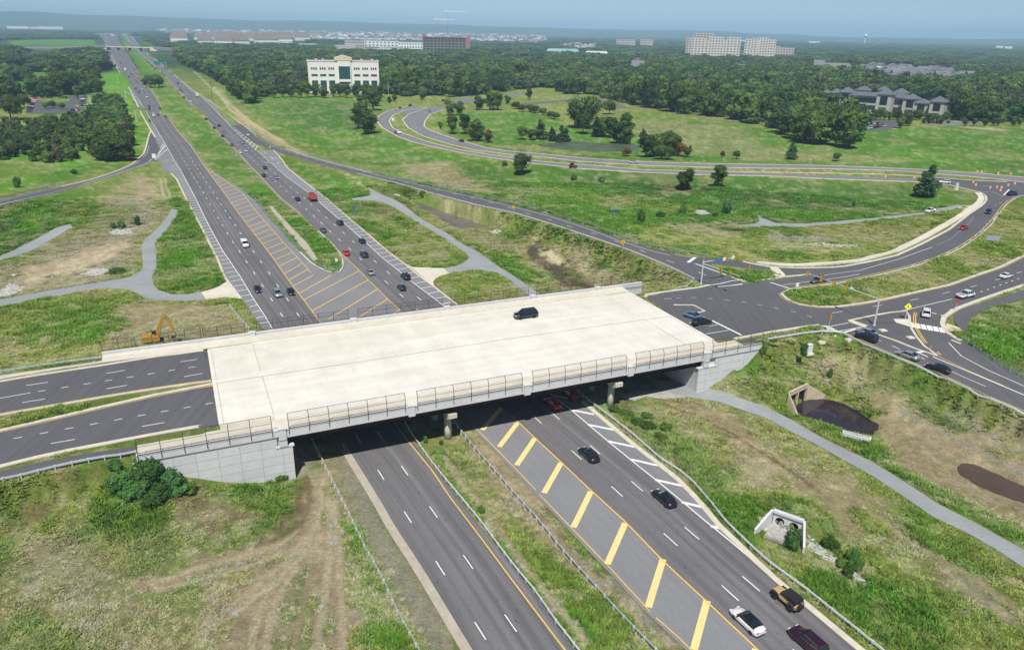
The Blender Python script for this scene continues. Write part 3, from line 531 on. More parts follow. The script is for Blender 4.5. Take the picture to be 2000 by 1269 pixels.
# ------------------------------------------------------------------ markings
def mark(name, m, lines=(), dash=(), poly_=()):
    p = Paint()
    for l in lines:
        if isinstance(l, np.ndarray): l = (l,)
        p.line(l[0], l[1] if len(l) > 1 else .18, l[2] if len(l) > 2 else .10)
    for d in dash: p.dashes(*d[:1], **d[1])
    return p.build(name, m)
def lerp_lines(A, B, t, n=160):
    a = resample(A, n=n); b = resample(B, n=n); return a*(1-t)+b*t
lanes = []
mark('lane_dashes', M_WHITE, dash=[(lerp_lines(LW, LE, t), dict(start=s, off=.105, width=.2)) for t, s in ((.345, 2), (.67, 7))])
mark('lane_dashes', M_WHITE, dash=[(lerp_lines(RW, RE, t), dict(start=s, off=.105, width=.2)) for t, s in ((.36, 4), (.68, 0))])
def from_px(a, b, extra=0):    # straight world line through two pixels at road level
    q = X([a, b]); d = (q[1]-q[0]); d /= np.linalg.norm(d); return q, d
# near side lane dashes, phase taken from the picture
for (a, b, z0) in (((738,918),(917,1199),3), ((784,910),(972,1180.5),3)):
    q, d = from_px(a, b); w_ = np.array([q[0]-d*12.19*4, q[0]+d*12.19*6]); mark('lane_dashes', M_WHITE, dash=[(w_, dict(off=.085))])
for ch in ([(1041.6,813),(1116.7,880.6),(1194,950.3),(1296,1041.9),(1409.3,1143.6)], [(1076,805),(1152.5,870.5),(1232.6,940),(1337,1029.7),(1450,1126)]):
    q = X(ch); ds = [q[i] for i in range(len(q))]; d0 = (q[1]-q[0]); d1 = q[-1]-q[-2]; ds = [q[0]-d0*k for k in (3, 2, 1)]+ds+[q[-1]+d1]
    p = Paint()
    for i, s in enumerate(ds):
        dd = (ds[min(i+1, len(ds)-1)]-ds[min(i, len(ds)-2)]); dd = dd/np.linalg.norm(dd); p.line(np.array([s, s+dd*3.05]), .17, .105, 50)
    p.build('lane_dashes', M_WHITE)
mark('edge_line_white', M_WHITE, lines=[(LW[4:], .2, .105), (RE[5:], .2, .105), (RE2, .22, .105)])
mark('edge_line_yellow', M_YEL, lines=[(LE[:], .2, .105), (RW[3:-1], .2, .105), (RW2, .22, .105), (X([(767,817),(777,837),(797.5,862),(845,920),(878,970),(942,1054),(1000,1132.6),(1103,1269),(1180,1366)]), .18, .085),
    (X([(401,328),(441,354),(474,378),(500,413),(538,456),(560.5,481.5),(581,503),(608,533)]), .18, .085), (X([(926,833),(1000,908),(1046.5,957)]), .15, .085), (X([(1054,966),(1116,1031),(1186,1103.5),(1270,1195)]), .15, .085), (X([(1281,1206),(1317,1236),(1349,1269),(1420,1340)]), .15, .085)])
bars = [[(-105,498),(22,455)],[(-83,532),(45,478)],[(-53,570),(70,520)],[(-34,603),(95,548)],[(-12,633),(125,585)],[(20,668),(155,618)],[(45,700),(185,652)],[(80,742),(215,688)],[(112,782),(250,725)],[(145,825),(285,765)],[(180,875),(320,805)],[(220,932),(360,852)],[(255,980),(400,900)],[(290,1025),(445,945)],[(335,1085),(580,945)],[(370,1135),(800,910)],[(435,1220),(870,980)],[(560,1285),(945,1050)],[(790,1275),(1025,1125)],[(1010,1275),(1115,1210)]]
bars = [[(500+x*.2521, 300+y*.2521) for x, y in b] for b in bars]
bars2 = [[(1610,128),(1645,112)],[(1622,150),(1670,130)],[(1640,180),(1700,160)],[(1665,210),(1720,187)],[(1680,228),(1745,205)],[(1700,255),(1780,225)],[(1718,280),(1810,248)],[(1734,305),(1835,272)],[(1752,328),(1860,295)],[(1768,352),(1885,318)],[(1790,382),(1905,345)],[(1815,408),(1925,372)],[(1835,435),(1950,400)],[(1855,465),(1983,428)]]
bars += [[(x*.2521, 300+y*.2521) for x, y in b] for b in bars2]
mark('gore_bars_yellow', M_YEL, lines=[(X(b), .34, .085) for b in bars])
sb = [[(942,840),(979,797)],[(975,873),(1011,826)],[(1009,909),(1045,856)],[(1062.5,963),(1096,904)],[(1120,1030),(1154,960)],[(1186,1102),(1221,1022)],[(1266,1186),(1295,1092)],[(1355,1269),(1381,1173)],[(900,803),(940,762)],[(1455,1350),(1477,1268)]]
mark('gore_bars_yellow_wide', M_YELP, lines=[(X(b), .88, .085) for b in sb])
wb = [[(315,688),(490,718)],[(445,795),(635,832)],[(590,912),(790,952)],[(745,1040),(955,1085)],[(920,1180),(1130,1228)]]
wb = [[(1000+x*.2521, 600+y*.2521) for x, y in b] for b in wb]+[[(1280,937.5),(1336,950)],[(1331,981),(1373,991)],[(1388,1028),(1408,1032)]]
mark('shoulder_bars_white', M_WHITE, lines=[(X(b), .6, .10) for b in wb])
# white shoulder bars, far side right: pairs from inner line to kerb
inn = X([(516,300),(558,345),(601,375.6),(651,418.5),(686.6,449),(717,476.5),(744.6,502),(772,524),(810,555),(840,577),(878,606)]); outr = X([(534,300),(566,330),(608.5,363),(645,391),(681.5,424),(709,447),(737,472),(767,497),(797,519),(840,553),(905,601)])
L = []; ii = resample(inn, 4.6); oo = resample(outr, n=400)
for k, q in enumerate(ii[1:-1]):
    d = ii[k+2]-ii[k]; d = d[:2]/np.linalg.norm(d[:2]); rel = oo[:, :2]-q[:2]; along = rel@d; j = np.argmin(abs(along+ .6)); L.append((np.array([q, oo[j]*.93+q*.07]), .3, .085))
inn2 = X([(337,310),(353,333),(381,386),(408.5,441),(436,492),(469,539.5),(494,582),(530,643)]); out2 = X([(318,310),(330,335),(349,350),(368,393),(398,449),(428,509),(447,548),(463,570),(486,600),(507,632)])
ii = resample(inn2, 4.4); oo = resample(out2, n=400)
for k, q in enumerate(ii[1:-1]):
    d = ii[k+2]-ii[k]; d = d[:2]/np.linalg.norm(d[:2]); rel = oo[:, :2]-q[:2]; j = np.argmin(abs(rel@d-.4)); L.append((np.array([q, oo[j]*.95+q*.05]), .3, .085))
# gores
for a, b in (((323,285),(310,300)),((327,291),(308,309)),((320,281),(313,290))): L.append((X([a, b]), .3, .085))
for k in range(9):
    t = k/8; a = (452+46*t, 251+43*t); b = (459+44*t, 250+36*t); L.append((X([a, b]), .35, .085))
mark('shoulder_bars_white', M_WHITE, lines=L)
mark('edge_line_white', M_WHITE, lines=[(X([(456,249),(478,267),(500,285),(516,297),(545,320)]), .2, .09), (X([(323,282),(313,297),(300,310),(291,317)]), .25, .10), (X([(318,290),(306,309),(303,314)]), .25, .10)])
# ramp
rmid = P([(532,287,.1),(583,303.5,.7),(651,323,1.3),(727,341,2.1),(802,358.5,3.1),(878,376.5,4.1),(941,391,4.9),(1000,408,5.5),(1035,418.5,6),(1076,429,6.5),(1120,444,6.9),(1163,457,7.1),(1206,472,7.5),(1250,488,7.8),(1296,506,8),(1348,525,8),(1392,544,8)])
mark('ramp_dashes', M_WHITE, dash=[(rmid, dict(start=1, off=.09, width=.17))])
mark('ramp_edge_line', M_WHITE, lines=[(offset_line(P(RU[1:15]), -1.5 if True else 0), .17, .09), (P([(1315,497,8),(1353,503.5,8),(1353,503.6,8)]), .17, .09)])
mark('ramp_edge_line_yellow', M_YEL, lines=[(offset_line(P(RL[3:15]), 1.0), .15, .09)])
mark('far_left_ramp_edge_lines', M_WHITE, lines=[(offset_line(P(LU[2:]), 1.4), .15, .09), (offset_line(P(LL[2:]), -1.0), .15, .09)])
# cross street left
def r1(pts): return P([(x*.2521, 600+y*.2521, ZB) for x, y in pts])
mark('street_dashes', M_WHITE, lines=[(r1([a, b]), .17, .085) for a, b in (((205,608),(370,583)),((175,740),(348,712)),((-60,717),(238,665)),((825,515),(970,490)),((825,633),(985,607)),((1397,425),(1533,405)),((1425,540),(1570,515)),((395,1058),(580,1025)),((1100,925),(1275,895)))])
mark('street_dotted_line', M_WHITE, dash=[(r1([(295,655),(580,610),(857,567),(1123,525),(1380,483),(1590,452)]), dict(dash=1.1, gap=2.2, off=.085, width=.17)), (r1([(-100,1052),(20,1035),(345,975),(655,919),(963,863),(1257,811),(1542,762),(1680,737)]), dict(dash=1.1, gap=2.2, off=.085, width=.17))])
mark('street_edge_yellow', M_YEL, lines=[(offset_line(P(CU_S), .5), .15, .085), (offset_line(P(CD_N), -.7), .15, .085)])
# junction
j8 = lambda a: P([(x, y, 8) for x, y in a])
mark('junction_white_lines', M_WHITE, lines=[(j8([(1390,626.5),(1449,655.5)]), .5), (j8([(1335,631),(1353,629)])), (j8([(1358,641.5),(1401,635)])), (j8([(1378,653),(1423,645.5)])), (j8([(1504,552),(1544,564.5)]), .45), (j8([(1386,557.5),(1450,544.5+5)]), .3), (j8([(1400,561),(1450,556)]), .3),
    (j8([(1344,513),(1358,503)]), .9), (P([(1530,557,8),(1600,548,8),(1651,541,8),(1679,536,7.9)]),), (P([(1610,538,8),(1679,528,8),(1727,515,7.7),(1752,508,7.6),(1800,491,7.3),(1821,484,7.2)]), .16), (j8([(1630,655),(1672,643)]), .5), (j8([(1622,638),(1657,631)]), .2), (j8([(1640,647),(1690,638)]), .2),
    (P([(1715,616,8),(1767,607,8),(1795,599,8),(1860,584.5,7.8)]), .2), (P([(1853,668,7.9),(1878,693,7.7),(1928,721,7.2),(2000,754,6.6),(2100,800,6)]), .2), (P([(1712,664,7.9),(1757,683,7.7)]),), (P([(1780,689,7.6),(1806,703,7.5)]), ), (P([(1857,726,7.2),(1925,756,6.8)]),), (P([(1822,697,7.5),(1903,731,7),(2000,772,6.5),(2100,815,6)]), .3), (P([(1950,414,6.6),(1940,430,6.8)]),),
    (P([(1912,377,6),(1935,374,6),(1958,384,6)]), .15), (P([(1960,382,6),(1971,370.5,6)]), .5)],
    dash=[(P([(1780,519,7.6),(1840,500,7.2),(1885,478,6.9),(1915,455,6.6),(1932,432,6.4)]), dict(dash=2.4, gap=5, off=.1)), (P([(1830,480,7.2),(1852,470,7.1),(1872,455,6.9),(1892,438,6.7),(1902,423,6.6)]), dict(dash=.8, gap=1.6, off=.1)),
          (P([(1690,546,7.9),(1760,530,7.8)]), dict(dash=3, gap=6, off=.1)), (j8([(1292,585),(1310,583),(1349,581.5),(1390,584),(1450,590),(1510,601),(1555,611),(1602,625)]), dict(dash=1.1, gap=2.6, off=.1)), (j8([(1292,585),(1312,583.5)]), dict(dash=3, gap=9, off=.1)),
          (P([(1625,612,8),(1760,590,8),(1820,579,7.8),(1890,562,7.6),(1930,552,7.4),(2000,530,7)]), dict(dash=3.05, gap=9, off=.1)), (P([(1915,571,7.6),(1990,545,7.2)]), dict(dash=1, gap=2.4, off=.1, width=.25)), (j8([(1820,611),(1846,617)]), dict(dash=.9, gap=.9, off=.1, width=.4)), (P([(2100,372,6.6),(1966,392,6.5),(1948,398,6.4),(1940,404,6.4)]), dict(dash=2, gap=4, off=.1))])
for k in range(6):
    a = (1779+12*k, 630+2.0*k); mark('crosswalk_bar', M_WHITE, lines=[(j8([(a[0]-1, a[1]-.5), (a[0]+3, a[1]+9)]), 1.0, .10)])
mark('junction_yellow_lines', M_YEL, lines=[(offset_line(P(QB[:-1]), .9), .2, .1), (offset_line(P(IB), -.7), .15, .1), (offset_line(P(SW_L[2:]), .8), .18, .1), (offset_line(P(SW_L[2:]), 1.2), .18, .1), (P([(1831,695,7.5),(1900,729,7),(1960,754,6.7)]), .18), (offset_line(P(RS_W[4:]), .6), .15)])
mark('far_roadway_dashes', M_WHITE, dash=[(lerp_lines(P(FN_N), P(FN_S), .5), dict(width=.2)), (lerp_lines(P(FF_N), P(FF_S), .5), dict(width=.2))])
mark('lane_arrow', M_WHITE, lines=[(P([(1795,691,7.5),(1812,698,7.5)]), .35), (P([(1790,690,7.5),(1803,688,7.5)]), .6)])

# ------------------------------------------------------------------ the ground sheet
PAL = dict(dry=(.310,.275,.150), mix=(.178,.222,.050), green=(.082,.188,.020), lush=(.095,.270,.014), weed=(.052,.118,.030), dirt=(.385,.300,.205), pale=(.52,.44,.32), grey=(.31,.29,.25), mud=(.085,.062,.048), meadow=(.078,.190,.018), far=(.034,.066,.030), brown=(.17,.125,.075))
def vnoise(x, y, seed):
    """smooth value noise"""
    r_ = np.random.default_rng(seed).random((256, 256)); xi = np.floor(x).astype(int); yi = np.floor(y).astype(int); u = x-xi; v = y-yi; u = u*u*(3-2*u); v = v*v*(3-2*v)
    a = r_[yi % 256, xi % 256]; b = r_[yi % 256, (xi+1) % 256]; c = r_[(yi+1) % 256, xi % 256]; d = r_[(yi+1) % 256, (xi+1) % 256]
    return (a*(1-u)+b*u)*(1-v)+(c*(1-u)+d*u)*v
def fbm(x, y, seed, o=4): return sum(vnoise(x*2**k, y*2**k, seed+k)*.5**k for k in range(o))/sum(.5**k for k in range(o))
# painted regions: (kind, opacity, soft edge in metres, outline in survey pixels)
REG = [
 ('mix',1,12,[(-100,1300),(-100,700),(300,650),(500,640),(560,900),(700,1000),(850,1300)]),
 ('dry',.75,8,[(-100,1060),(0,1040),(180,1060),(300,1080),(480,1110),(640,1000),(690,1100),(680,1300),(-100,1300)]),
 ('grey',.35,8,[(60,1060),(280,1080),(300,1180),(150,1200),(40,1140)]),
 ('green',.8,7,[(120,1000),(330,1000),(480,1040),(600,1010),(640,1080),(520,1090),(430,1120),(300,1140),(200,1060)]),
 ('lush',.5,5,[(280,1180),(400,1140),(440,1150),(350,1230),(280,1230)]),
 ('lush',.95,2.5,[(655,1020),(680,1010),(720,1080),(780,1200),(830,1275),(700,1275),(690,1200),(670,1100)]),
 ('dirt',1,2.5,[(590,930),(640,920),(650,1000),(665,1080),(690,1200),(700,1280),(560,1280),(440,1280),(500,1190),(450,1180),(600,1080),(480,1110),(300,1150),(290,1130),(450,1085),(560,1040),(600,980)]),
 ('pale',.5,2.5,[(598,935),(632,925),(648,985),(640,1060),(600,1100),(560,1100),(600,1030),(612,980)]),
 ('brown',.85,2,[(578,935),(600,950),(605,985),(585,1020),(545,1045),(560,1010),(575,975)]),
 ('green',.6,3,[(555,1290),(590,1160),(610,1180),(600,1290)]), ('green',.6,2,[(600,1110),(625,1100),(640,1290),(615,1290)]),
 ('brown',.65,3,[(-60,960),(120,925),(200,930),(210,960),(120,975),(0,990),(-60,1000)]),
 ('brown',.8,2.5,[(315,960),(400,950),(500,985),(510,1010),(470,1045),(400,1060),(320,1020)]),
 ('dry',.5,3,[(310,970),(500,1000),(420,1050),(340,1030)]),
 ('green',.8,3,[(380,930),(500,945),(560,945),(570,1010),(500,1000),(420,960)]),
 # left of the highway, beyond the street
 ('mix',1,6,[(-50,600),(150,575),(260,585),(400,590),(470,640),(300,690),(-50,760)]), ('green',.7,5,[(100,610),(220,600),(260,650),(120,680),(20,660)]), ('lush',.6,3,[(130,640),(200,630),(205,665),(140,670)]),
 ('dirt',.8,5,[(250,600),(400,588),(470,620),(500,650),(330,668),(200,680),(230,640)]), ('dry',.6,3,[(250,650),(400,610),(420,640),(280,670)]),
 ('dry',1,6,[(-50,520),(60,500),(150,445),(190,360),(250,335),(300,350),(330,400),(280,470),(270,530),(150,560),(-50,590)]),
 ('mix',.9,4,[(180,360),(250,335),(270,400),(250,440),(190,430)]), ('brown',.55,3,[(190,420),(235,425),(240,440),(195,442)]),
 ('dirt',.6,4,[(60,520),(150,475),(260,460),(240,500),(150,525),(60,550)]), ('pale',.7,3,[(110,505),(180,490),(240,470),(210,510),(150,525),(60,552),(50,540)]), ('dirt',.8,3,[(268,350),(290,345),(300,370),(290,420),(300,440),(285,440),(272,400)]),
 ('green',.95,3,[(330,345),(360,390),(395,455),(420,515),(440,560),(400,572),(330,570),(300,550),(308,520),(305,480),(345,440),(350,410),(325,380)]), ('lush',.5,3,[(330,480),(390,470),(410,540),(350,560)]), ('weed',.35,2,[(365,440),(385,440),(420,520),(405,520)]),
 ('green',1,5,[(-60,400),(60,390),(160,370),(190,380),(185,420),(150,435),(100,450),(0,500),(-60,520)]), ('weed',.9,3,[(-40,450),(40,430),(55,445),(40,480),(-40,500)]), ('lush',.8,3,[(60,400),(110,405),(110,430),(60,450),(0,470),(40,440)]),
 ('brown',.8,2,[(82,432),(105,428),(110,440),(90,455),(78,450)]), ('mix',.7,3,[(110,420),(180,380),(188,420),(150,440)]),
 ('weed',.9,2,[(220,437),(245,433),(248,445),(222,446)]), ('weed',.9,2,[(265,405),(275,430),(285,440),(262,438)]), ('weed',.9,2,[(200,530),(235,520),(250,530),(200,540)]),
 ('lush',.9,10,[(-80,390),(0,380),(90,360),(230,325),(285,290),(290,270),(270,200),(240,140),(150,150),(0,330)]), ('mix',.6,6,[(0,320),(60,310),(120,330),(60,350),(0,360)]), ('green',.8,6,[(60,345),(250,300),(255,320),(90,362)]),
 ('meadow',1,20,[(-60,180),(0,140),(180,142),(180,180),(150,190),(100,180),(-60,185)]), ('dry',.7,3,[(172,187),(200,187),(205,225),(175,222)]), ('meadow',1,20,[(20,78),(180,75),(190,90),(20,92)]),
 ('dirt',.85,4,[(20,560),(110,508),(180,485),(262,462),(270,478),(235,508),(170,526),(110,542),(60,562)]), ('pale',.7,4,[(60,548),(120,515),(190,495),(240,480),(215,508),(150,528),(80,550)]), ('dry',.8,4,[(185,400),(250,342),(272,362),(270,420),(255,438),(195,438)]),
 ('mud',.8,1.6,[(1532,800),(1588,826),(1641,843),(1706,864),(1740,876),(1752,866),(1740,838),(1704,812),(1664,788),(1620,773),(1600,772)]), ('mud',.6,1.6,[(1860,915),(1880,897),(1910,900),(1955,920),(2060,950),(2060,1010),(1950,974),(1900,950),(1872,932)]), ('mud',.5,1.5,[(788,389),(880,402),(932,420),(988,440),(970,451),(888,451),(860,434),(808,408)]),
 # medians
 ('green',1,8,[(233,62),(250,100),(300,175),(403,322),(500,392),(600,512),(651,535),(675,520),(640,460),(545,388),(456,292),(388,222),(297,126)]), ('lush',.5,4,[(450,330),(540,400),(630,490),(655,520),(640,530),(560,430)]), ('mix',.6,3,[(230,75),(260,95),(330,165),(380,225),(345,190),(270,110)]),
 # between highway and ramp
 ('green',1,6,[(530,295),(600,325),(650,340),(700,365),(740,400),(800,440),(900,500),(910,525),(800,520),(700,440),(600,360)]), ('mix',.8,5,[(700,395),(770,410),(900,490),(900,520),(810,515),(760,470)]), ('lush',.5,4,[(620,335),(690,355),(710,380),(640,360)]),
 ('brown',.5,3,[(710,403),(770,405),(790,425),(730,418)]), ('mix',.95,4,[(850,555),(930,530),(1000,550),(1020,575),(900,595)]),
 ('mix',1,5,[(720,345),(860,395),(1000,430),(1200,505),(1330,560),(1200,570),(1060,570),(940,490),(800,400)]), ('pale',.4,3,[(845,390),(880,393),(920,408),(905,415),(860,402)]), ('dry',.7,4,[(810,400),(880,435),(960,455),(1020,500),(960,490),(880,450)]),
 ('dirt',.7,5,[(1040,470),(1120,490),(1200,520),(1290,555),(1150,560),(1090,520)]), ('dirt',.6,4,[(1000,480),(1040,475),(1060,540),(1100,565),(1020,520)]), ('mud',.95,1.5,[(1045,475),(1065,478),(1070,500),(1100,520),(1135,535),(1165,562),(1100,562),(1060,530),(1038,500)]), ('pale',.9,1.2,[(1063,487),(1080,490),(1095,510),(1090,517),(1072,503)]), ('mix',.5,1.5,[(1095,525),(1130,540),(1140,555),(1100,545)]),
 ('green',.9,3,[(960,500),(1010,520),(1060,560),(1110,568),(1060,577),(1000,540)]), ('green',.8,3,[(1000,415),(1160,470),(1300,530),(1350,555),(1290,545),(1150,490)]), ('mix',.6,2,[(1010,420),(1080,450),(1060,460),(1000,430)]),
 ('pale',.8,2,[(664,335),(675,336),(720,370),(716,372)]),
 # beyond ramp
 ('green',1,12,[(440,180),(600,190),(750,195),(740,250),(900,310),(1000,320),(1500,345),(1780,360),(1910,380),(1800,430),(1500,440),(1440,480),(1200,460),(1000,400),(760,340),(600,290),(500,230)]),
 ('weed',.5,10,[(540,200),(700,200),(730,250),(620,260),(560,240)]), ('mix',.8,10,[(470,215),(520,240),(580,290),(700,325),(800,330),(760,350),(600,310),(500,265)]), ('dirt',.7,5,[(455,215),(500,245),(560,285),(600,300),(540,285),(470,240)]),
 ('dirt',.65,6,[(780,320),(880,315),(930,360),(1000,385),(900,372),(800,345)]), ('brown',.35,8,[(850,325),(900,330),(960,365),(880,355)]), ('weed',.55,8,[(1060,330),(1500,350),(1780,362),(1790,400),(1600,415),(1400,410),(1150,360)]), ('weed',.5,6,[(900,320),(1000,345),(1080,380),(1000,375),(910,340)]),
 ('mix',.6,5,[(1040,360),(1250,395),(1400,405),(1300,415),(1100,385)]), ('lush',.6,4,[(1010,350),(1090,365),(1190,390),(1100,380),(1010,358)]), ('lush',.6,3,[(1360,380),(1400,375),(1390,400),(1350,395)]), ('brown',.5,3,[(1260,360),(1310,360),(1360,372),(1300,372)]),
 ('mix',1,6,[(1220,440),(1440,440),(1500,445),(1800,425),(1860,410),(1880,415),(1800,460),(1740,485),(1640,505),(1480,508),(1380,498),(1280,460)]), ('dirt',.5,6,[(1280,440),(1360,432),(1480,440),(1440,460),(1340,455)]), ('dry',.6,4,[(1500,470),(1620,480),(1700,470),(1600,500),(1500,500)]), ('grey',.7,3,[(1500,455),(1600,460),(1640,472),(1560,473),(1490,465)]), ('green',.7,3,[(1480,490),(1560,495),(1600,508),(1490,508)]), ('weed',.8,2,[(1375,442),(1460,446),(1475,453),(1400,452)]), ('dry',.8,3,[(1845,365),(1900,370),(1905,378),(1860,373)]),
 ('meadow',1,10,[(850,240),(880,215),(940,222),(1020,218),(1110,240),(1150,270),(1100,285),(980,285),(870,262)]), ('meadow',1,14,[(1050,285),(1150,250),(1250,230),(1480,248),(1700,250),(2100,250),(2100,360),(1900,335),(1400,318),(1150,308)]), ('dry',.55,12,[(1220,232),(1460,250),(1500,290),(1640,310),(1500,316),(1330,300),(1240,260)]), ('dry',.5,8,[(1500,290),(1700,305),(1800,312),(1760,322),(1560,318)]), ('lush',.45,10,[(1680,275),(1830,290),(1860,320),(1750,315)]), ('weed',.5,6,[(1900,310),(2050,315),(2050,340),(1930,330)]), ('weed',.6,4,[(900,280),(1000,290),(1240,312),(1350,316),(1240,316),(1000,296)]),
 ('dry',.5,3,[(880,278),(1000,306),(1240,320),(1500,334),(1500,329),(1240,315),(1000,302)]), ('mix',.7,3,[(775,225),(790,245),(830,270),(900,288),(860,284),(790,262),(770,240)]),
 # right islands
 ('mix',1,2,[(1530,575),(1600,560),(1760,530),(1880,490),(2000,390),(2100,380),(2100,440),(1990,500),(1860,555),(1680,592),(1570,597)]), ('green',.5,3,[(1540,572),(1680,545),(1700,570),(1600,590)]), ('dirt',.5,3,[(1880,505),(1980,500),(1970,515),(1900,530)]),
 ('green',1,2,[(1657,628),(1778,609),(1780,640),(1825,691),(1714,654)]), ('green',1,2,[(1353,514),(1454,552),(1530,542),(1590,536),(1500,531),(1400,520)]), ('mix',.8,1,[(1278,600),(1315,596),(1372,600),(1374,612),(1312,619)]), ('green',1,4,[(1880,660),(1900,625),(1960,590),(2100,560),(2100,780),(1950,715)]), ('lush',.4,3,[(1880,670),(1930,650),(2000,700),(2000,735)]),
 # lower right
 ('mix',1,5,[(1400,700),(1480,670),(1610,655),(1750,705),(1900,772),(2100,860),(2100,1100),(1840,975),(1600,845),(1500,785),(1380,750)]), ('green',.95,3,[(1385,745),(1400,700),(1470,675),(1490,690),(1480,730),(1440,760)]), ('dry',.6,4,[(1480,700),(1620,690),(1660,720),(1560,750),(1490,750)]), ('green',.7,2,[(1640,655),(1760,708),(1900,775),(2000,820),(1900,790),(1740,715)]),
 ('dirt',.85,5,[(1640,700),(1720,720),(1850,770),(2050,850),(2050,940),(1900,890),(1780,860),(1720,800),(1640,750)]), ('dirt',.85,6,[(1700,780),(1760,800),(1850,850),(2050,930),(2050,1060),(1900,990),(1780,920),(1740,880)]), ('grey',.5,3,[(1820,780),(1920,820),(2020,880),(1990,900),(1900,850)]), ('green',.5,3,[(1650,740),(1800,770),(1900,830),(1880,850),(1780,790),(1660,765)]), ('weed',.35,3,[(1760,765),(1900,830),(1930,850),(1860,835)]),
 ('green',.85,2.5,[(1540,802),(1640,845),(1730,880),(1850,960),(2050,1060),(2050,1080),(1850,985),(1680,885),(1600,842)]),
 ('mix',1,5,[(1150,790),(1280,785),(1350,790),(1480,820),(1640,905),(1800,1010),(2050,1150),(2050,1300),(1700,1300),(1450,1060),(1250,870)]), ('green',1,4,[(1160,785),(1240,790),(1310,840),(1420,900),(1460,950),(1500,1010),(1480,1080),(1400,1000),(1250,860)]), ('lush',.6,3,[(1175,790),(1230,800),(1300,840),(1270,870),(1220,830)]),('lush',.9,2.5,[(1270,850),(1310,850),(1400,905),(1460,960),(1450,985),(1380,945),(1320,900)]), ('brown',.7,2,[(1185,785),(1230,780),(1250,800),(1220,815)]),
 ('dirt',.8,3,[(1290,780),(1350,790),(1420,810),(1480,850),(1560,905),(1520,920),(1440,880),(1380,830),(1320,800)]), ('pale',.75,3,[(1425,900),(1470,895),(1525,915),(1515,940),(1460,935)]), ('dirt',.75,5,[(1560,910),(1660,920),(1730,970),(1700,1000),(1740,1050),(1660,1040),(1600,980),(1530,950)]), ('dirt',.7,5,[(1780,1070),(1900,1130),(2000,1200),(2000,1230),(1900,1190),(1820,1120)]), ('grey',.5,4,[(1800,1080),(1880,1120),(1990,1200),(1960,1200),(1860,1130)]),
 ('green',.7,4,[(1770,1010),(1850,1060),(1920,1110),(1850,1110),(1780,1060)]), ('green',.9,4,[(1540,1120),(1700,1110),(1800,1180),(1900,1270),(1720,1270),(1600,1190),(1540,1150)]), ('lush',.5,3,[(1690,1130),(1760,1150),(1750,1180),(1690,1170)]), ('green',.6,5,[(1500,1000),(1600,1010),(1640,1060),(1520,1080)]),
 ('lush',.9,1.5,[(828,866),(850,872),(905,950),(990,1065),(1060,1140),(1160,1269),(1120,1269),(1010,1115),(890,955)]), ('mix',1,2,[(868,862),(900,865),(960,930),(1050,1030),(1150,1130),(1260,1269),(1160,1269),(1040,1110),(920,950)]), ('green',.8,2,[(880,890),(930,910),(960,960),(900,930)]), ('dirt',.92,1.6,[(885,850),(935,835),(1000,912),(1100,1035),(1180,1120),(1270,1212),(1350,1290),(1290,1290),(1205,1190),(1130,1120),(1040,1035),(945,940)]), ('dry',.6,2,[(900,880),(950,930),(1040,1020),(1120,1110),(1080,1090),(1000,1010),(930,930)]), ('grey',.7,1.5,[(1110,1035),(1180,1110),(1330,1260),(1290,1269),(1200,1170)]),
 ('grey',.9,3,[(560,930),(560,860),(900,790),(1330,720),(1390,730),(1240,770),(870,835),(640,880),(600,930)]),
 ('dirt',.6,1.5,[(620,890),(660,880),(750,1030),(860,1240),(870,1275),(850,1269),(740,1080),(650,940)]),
]
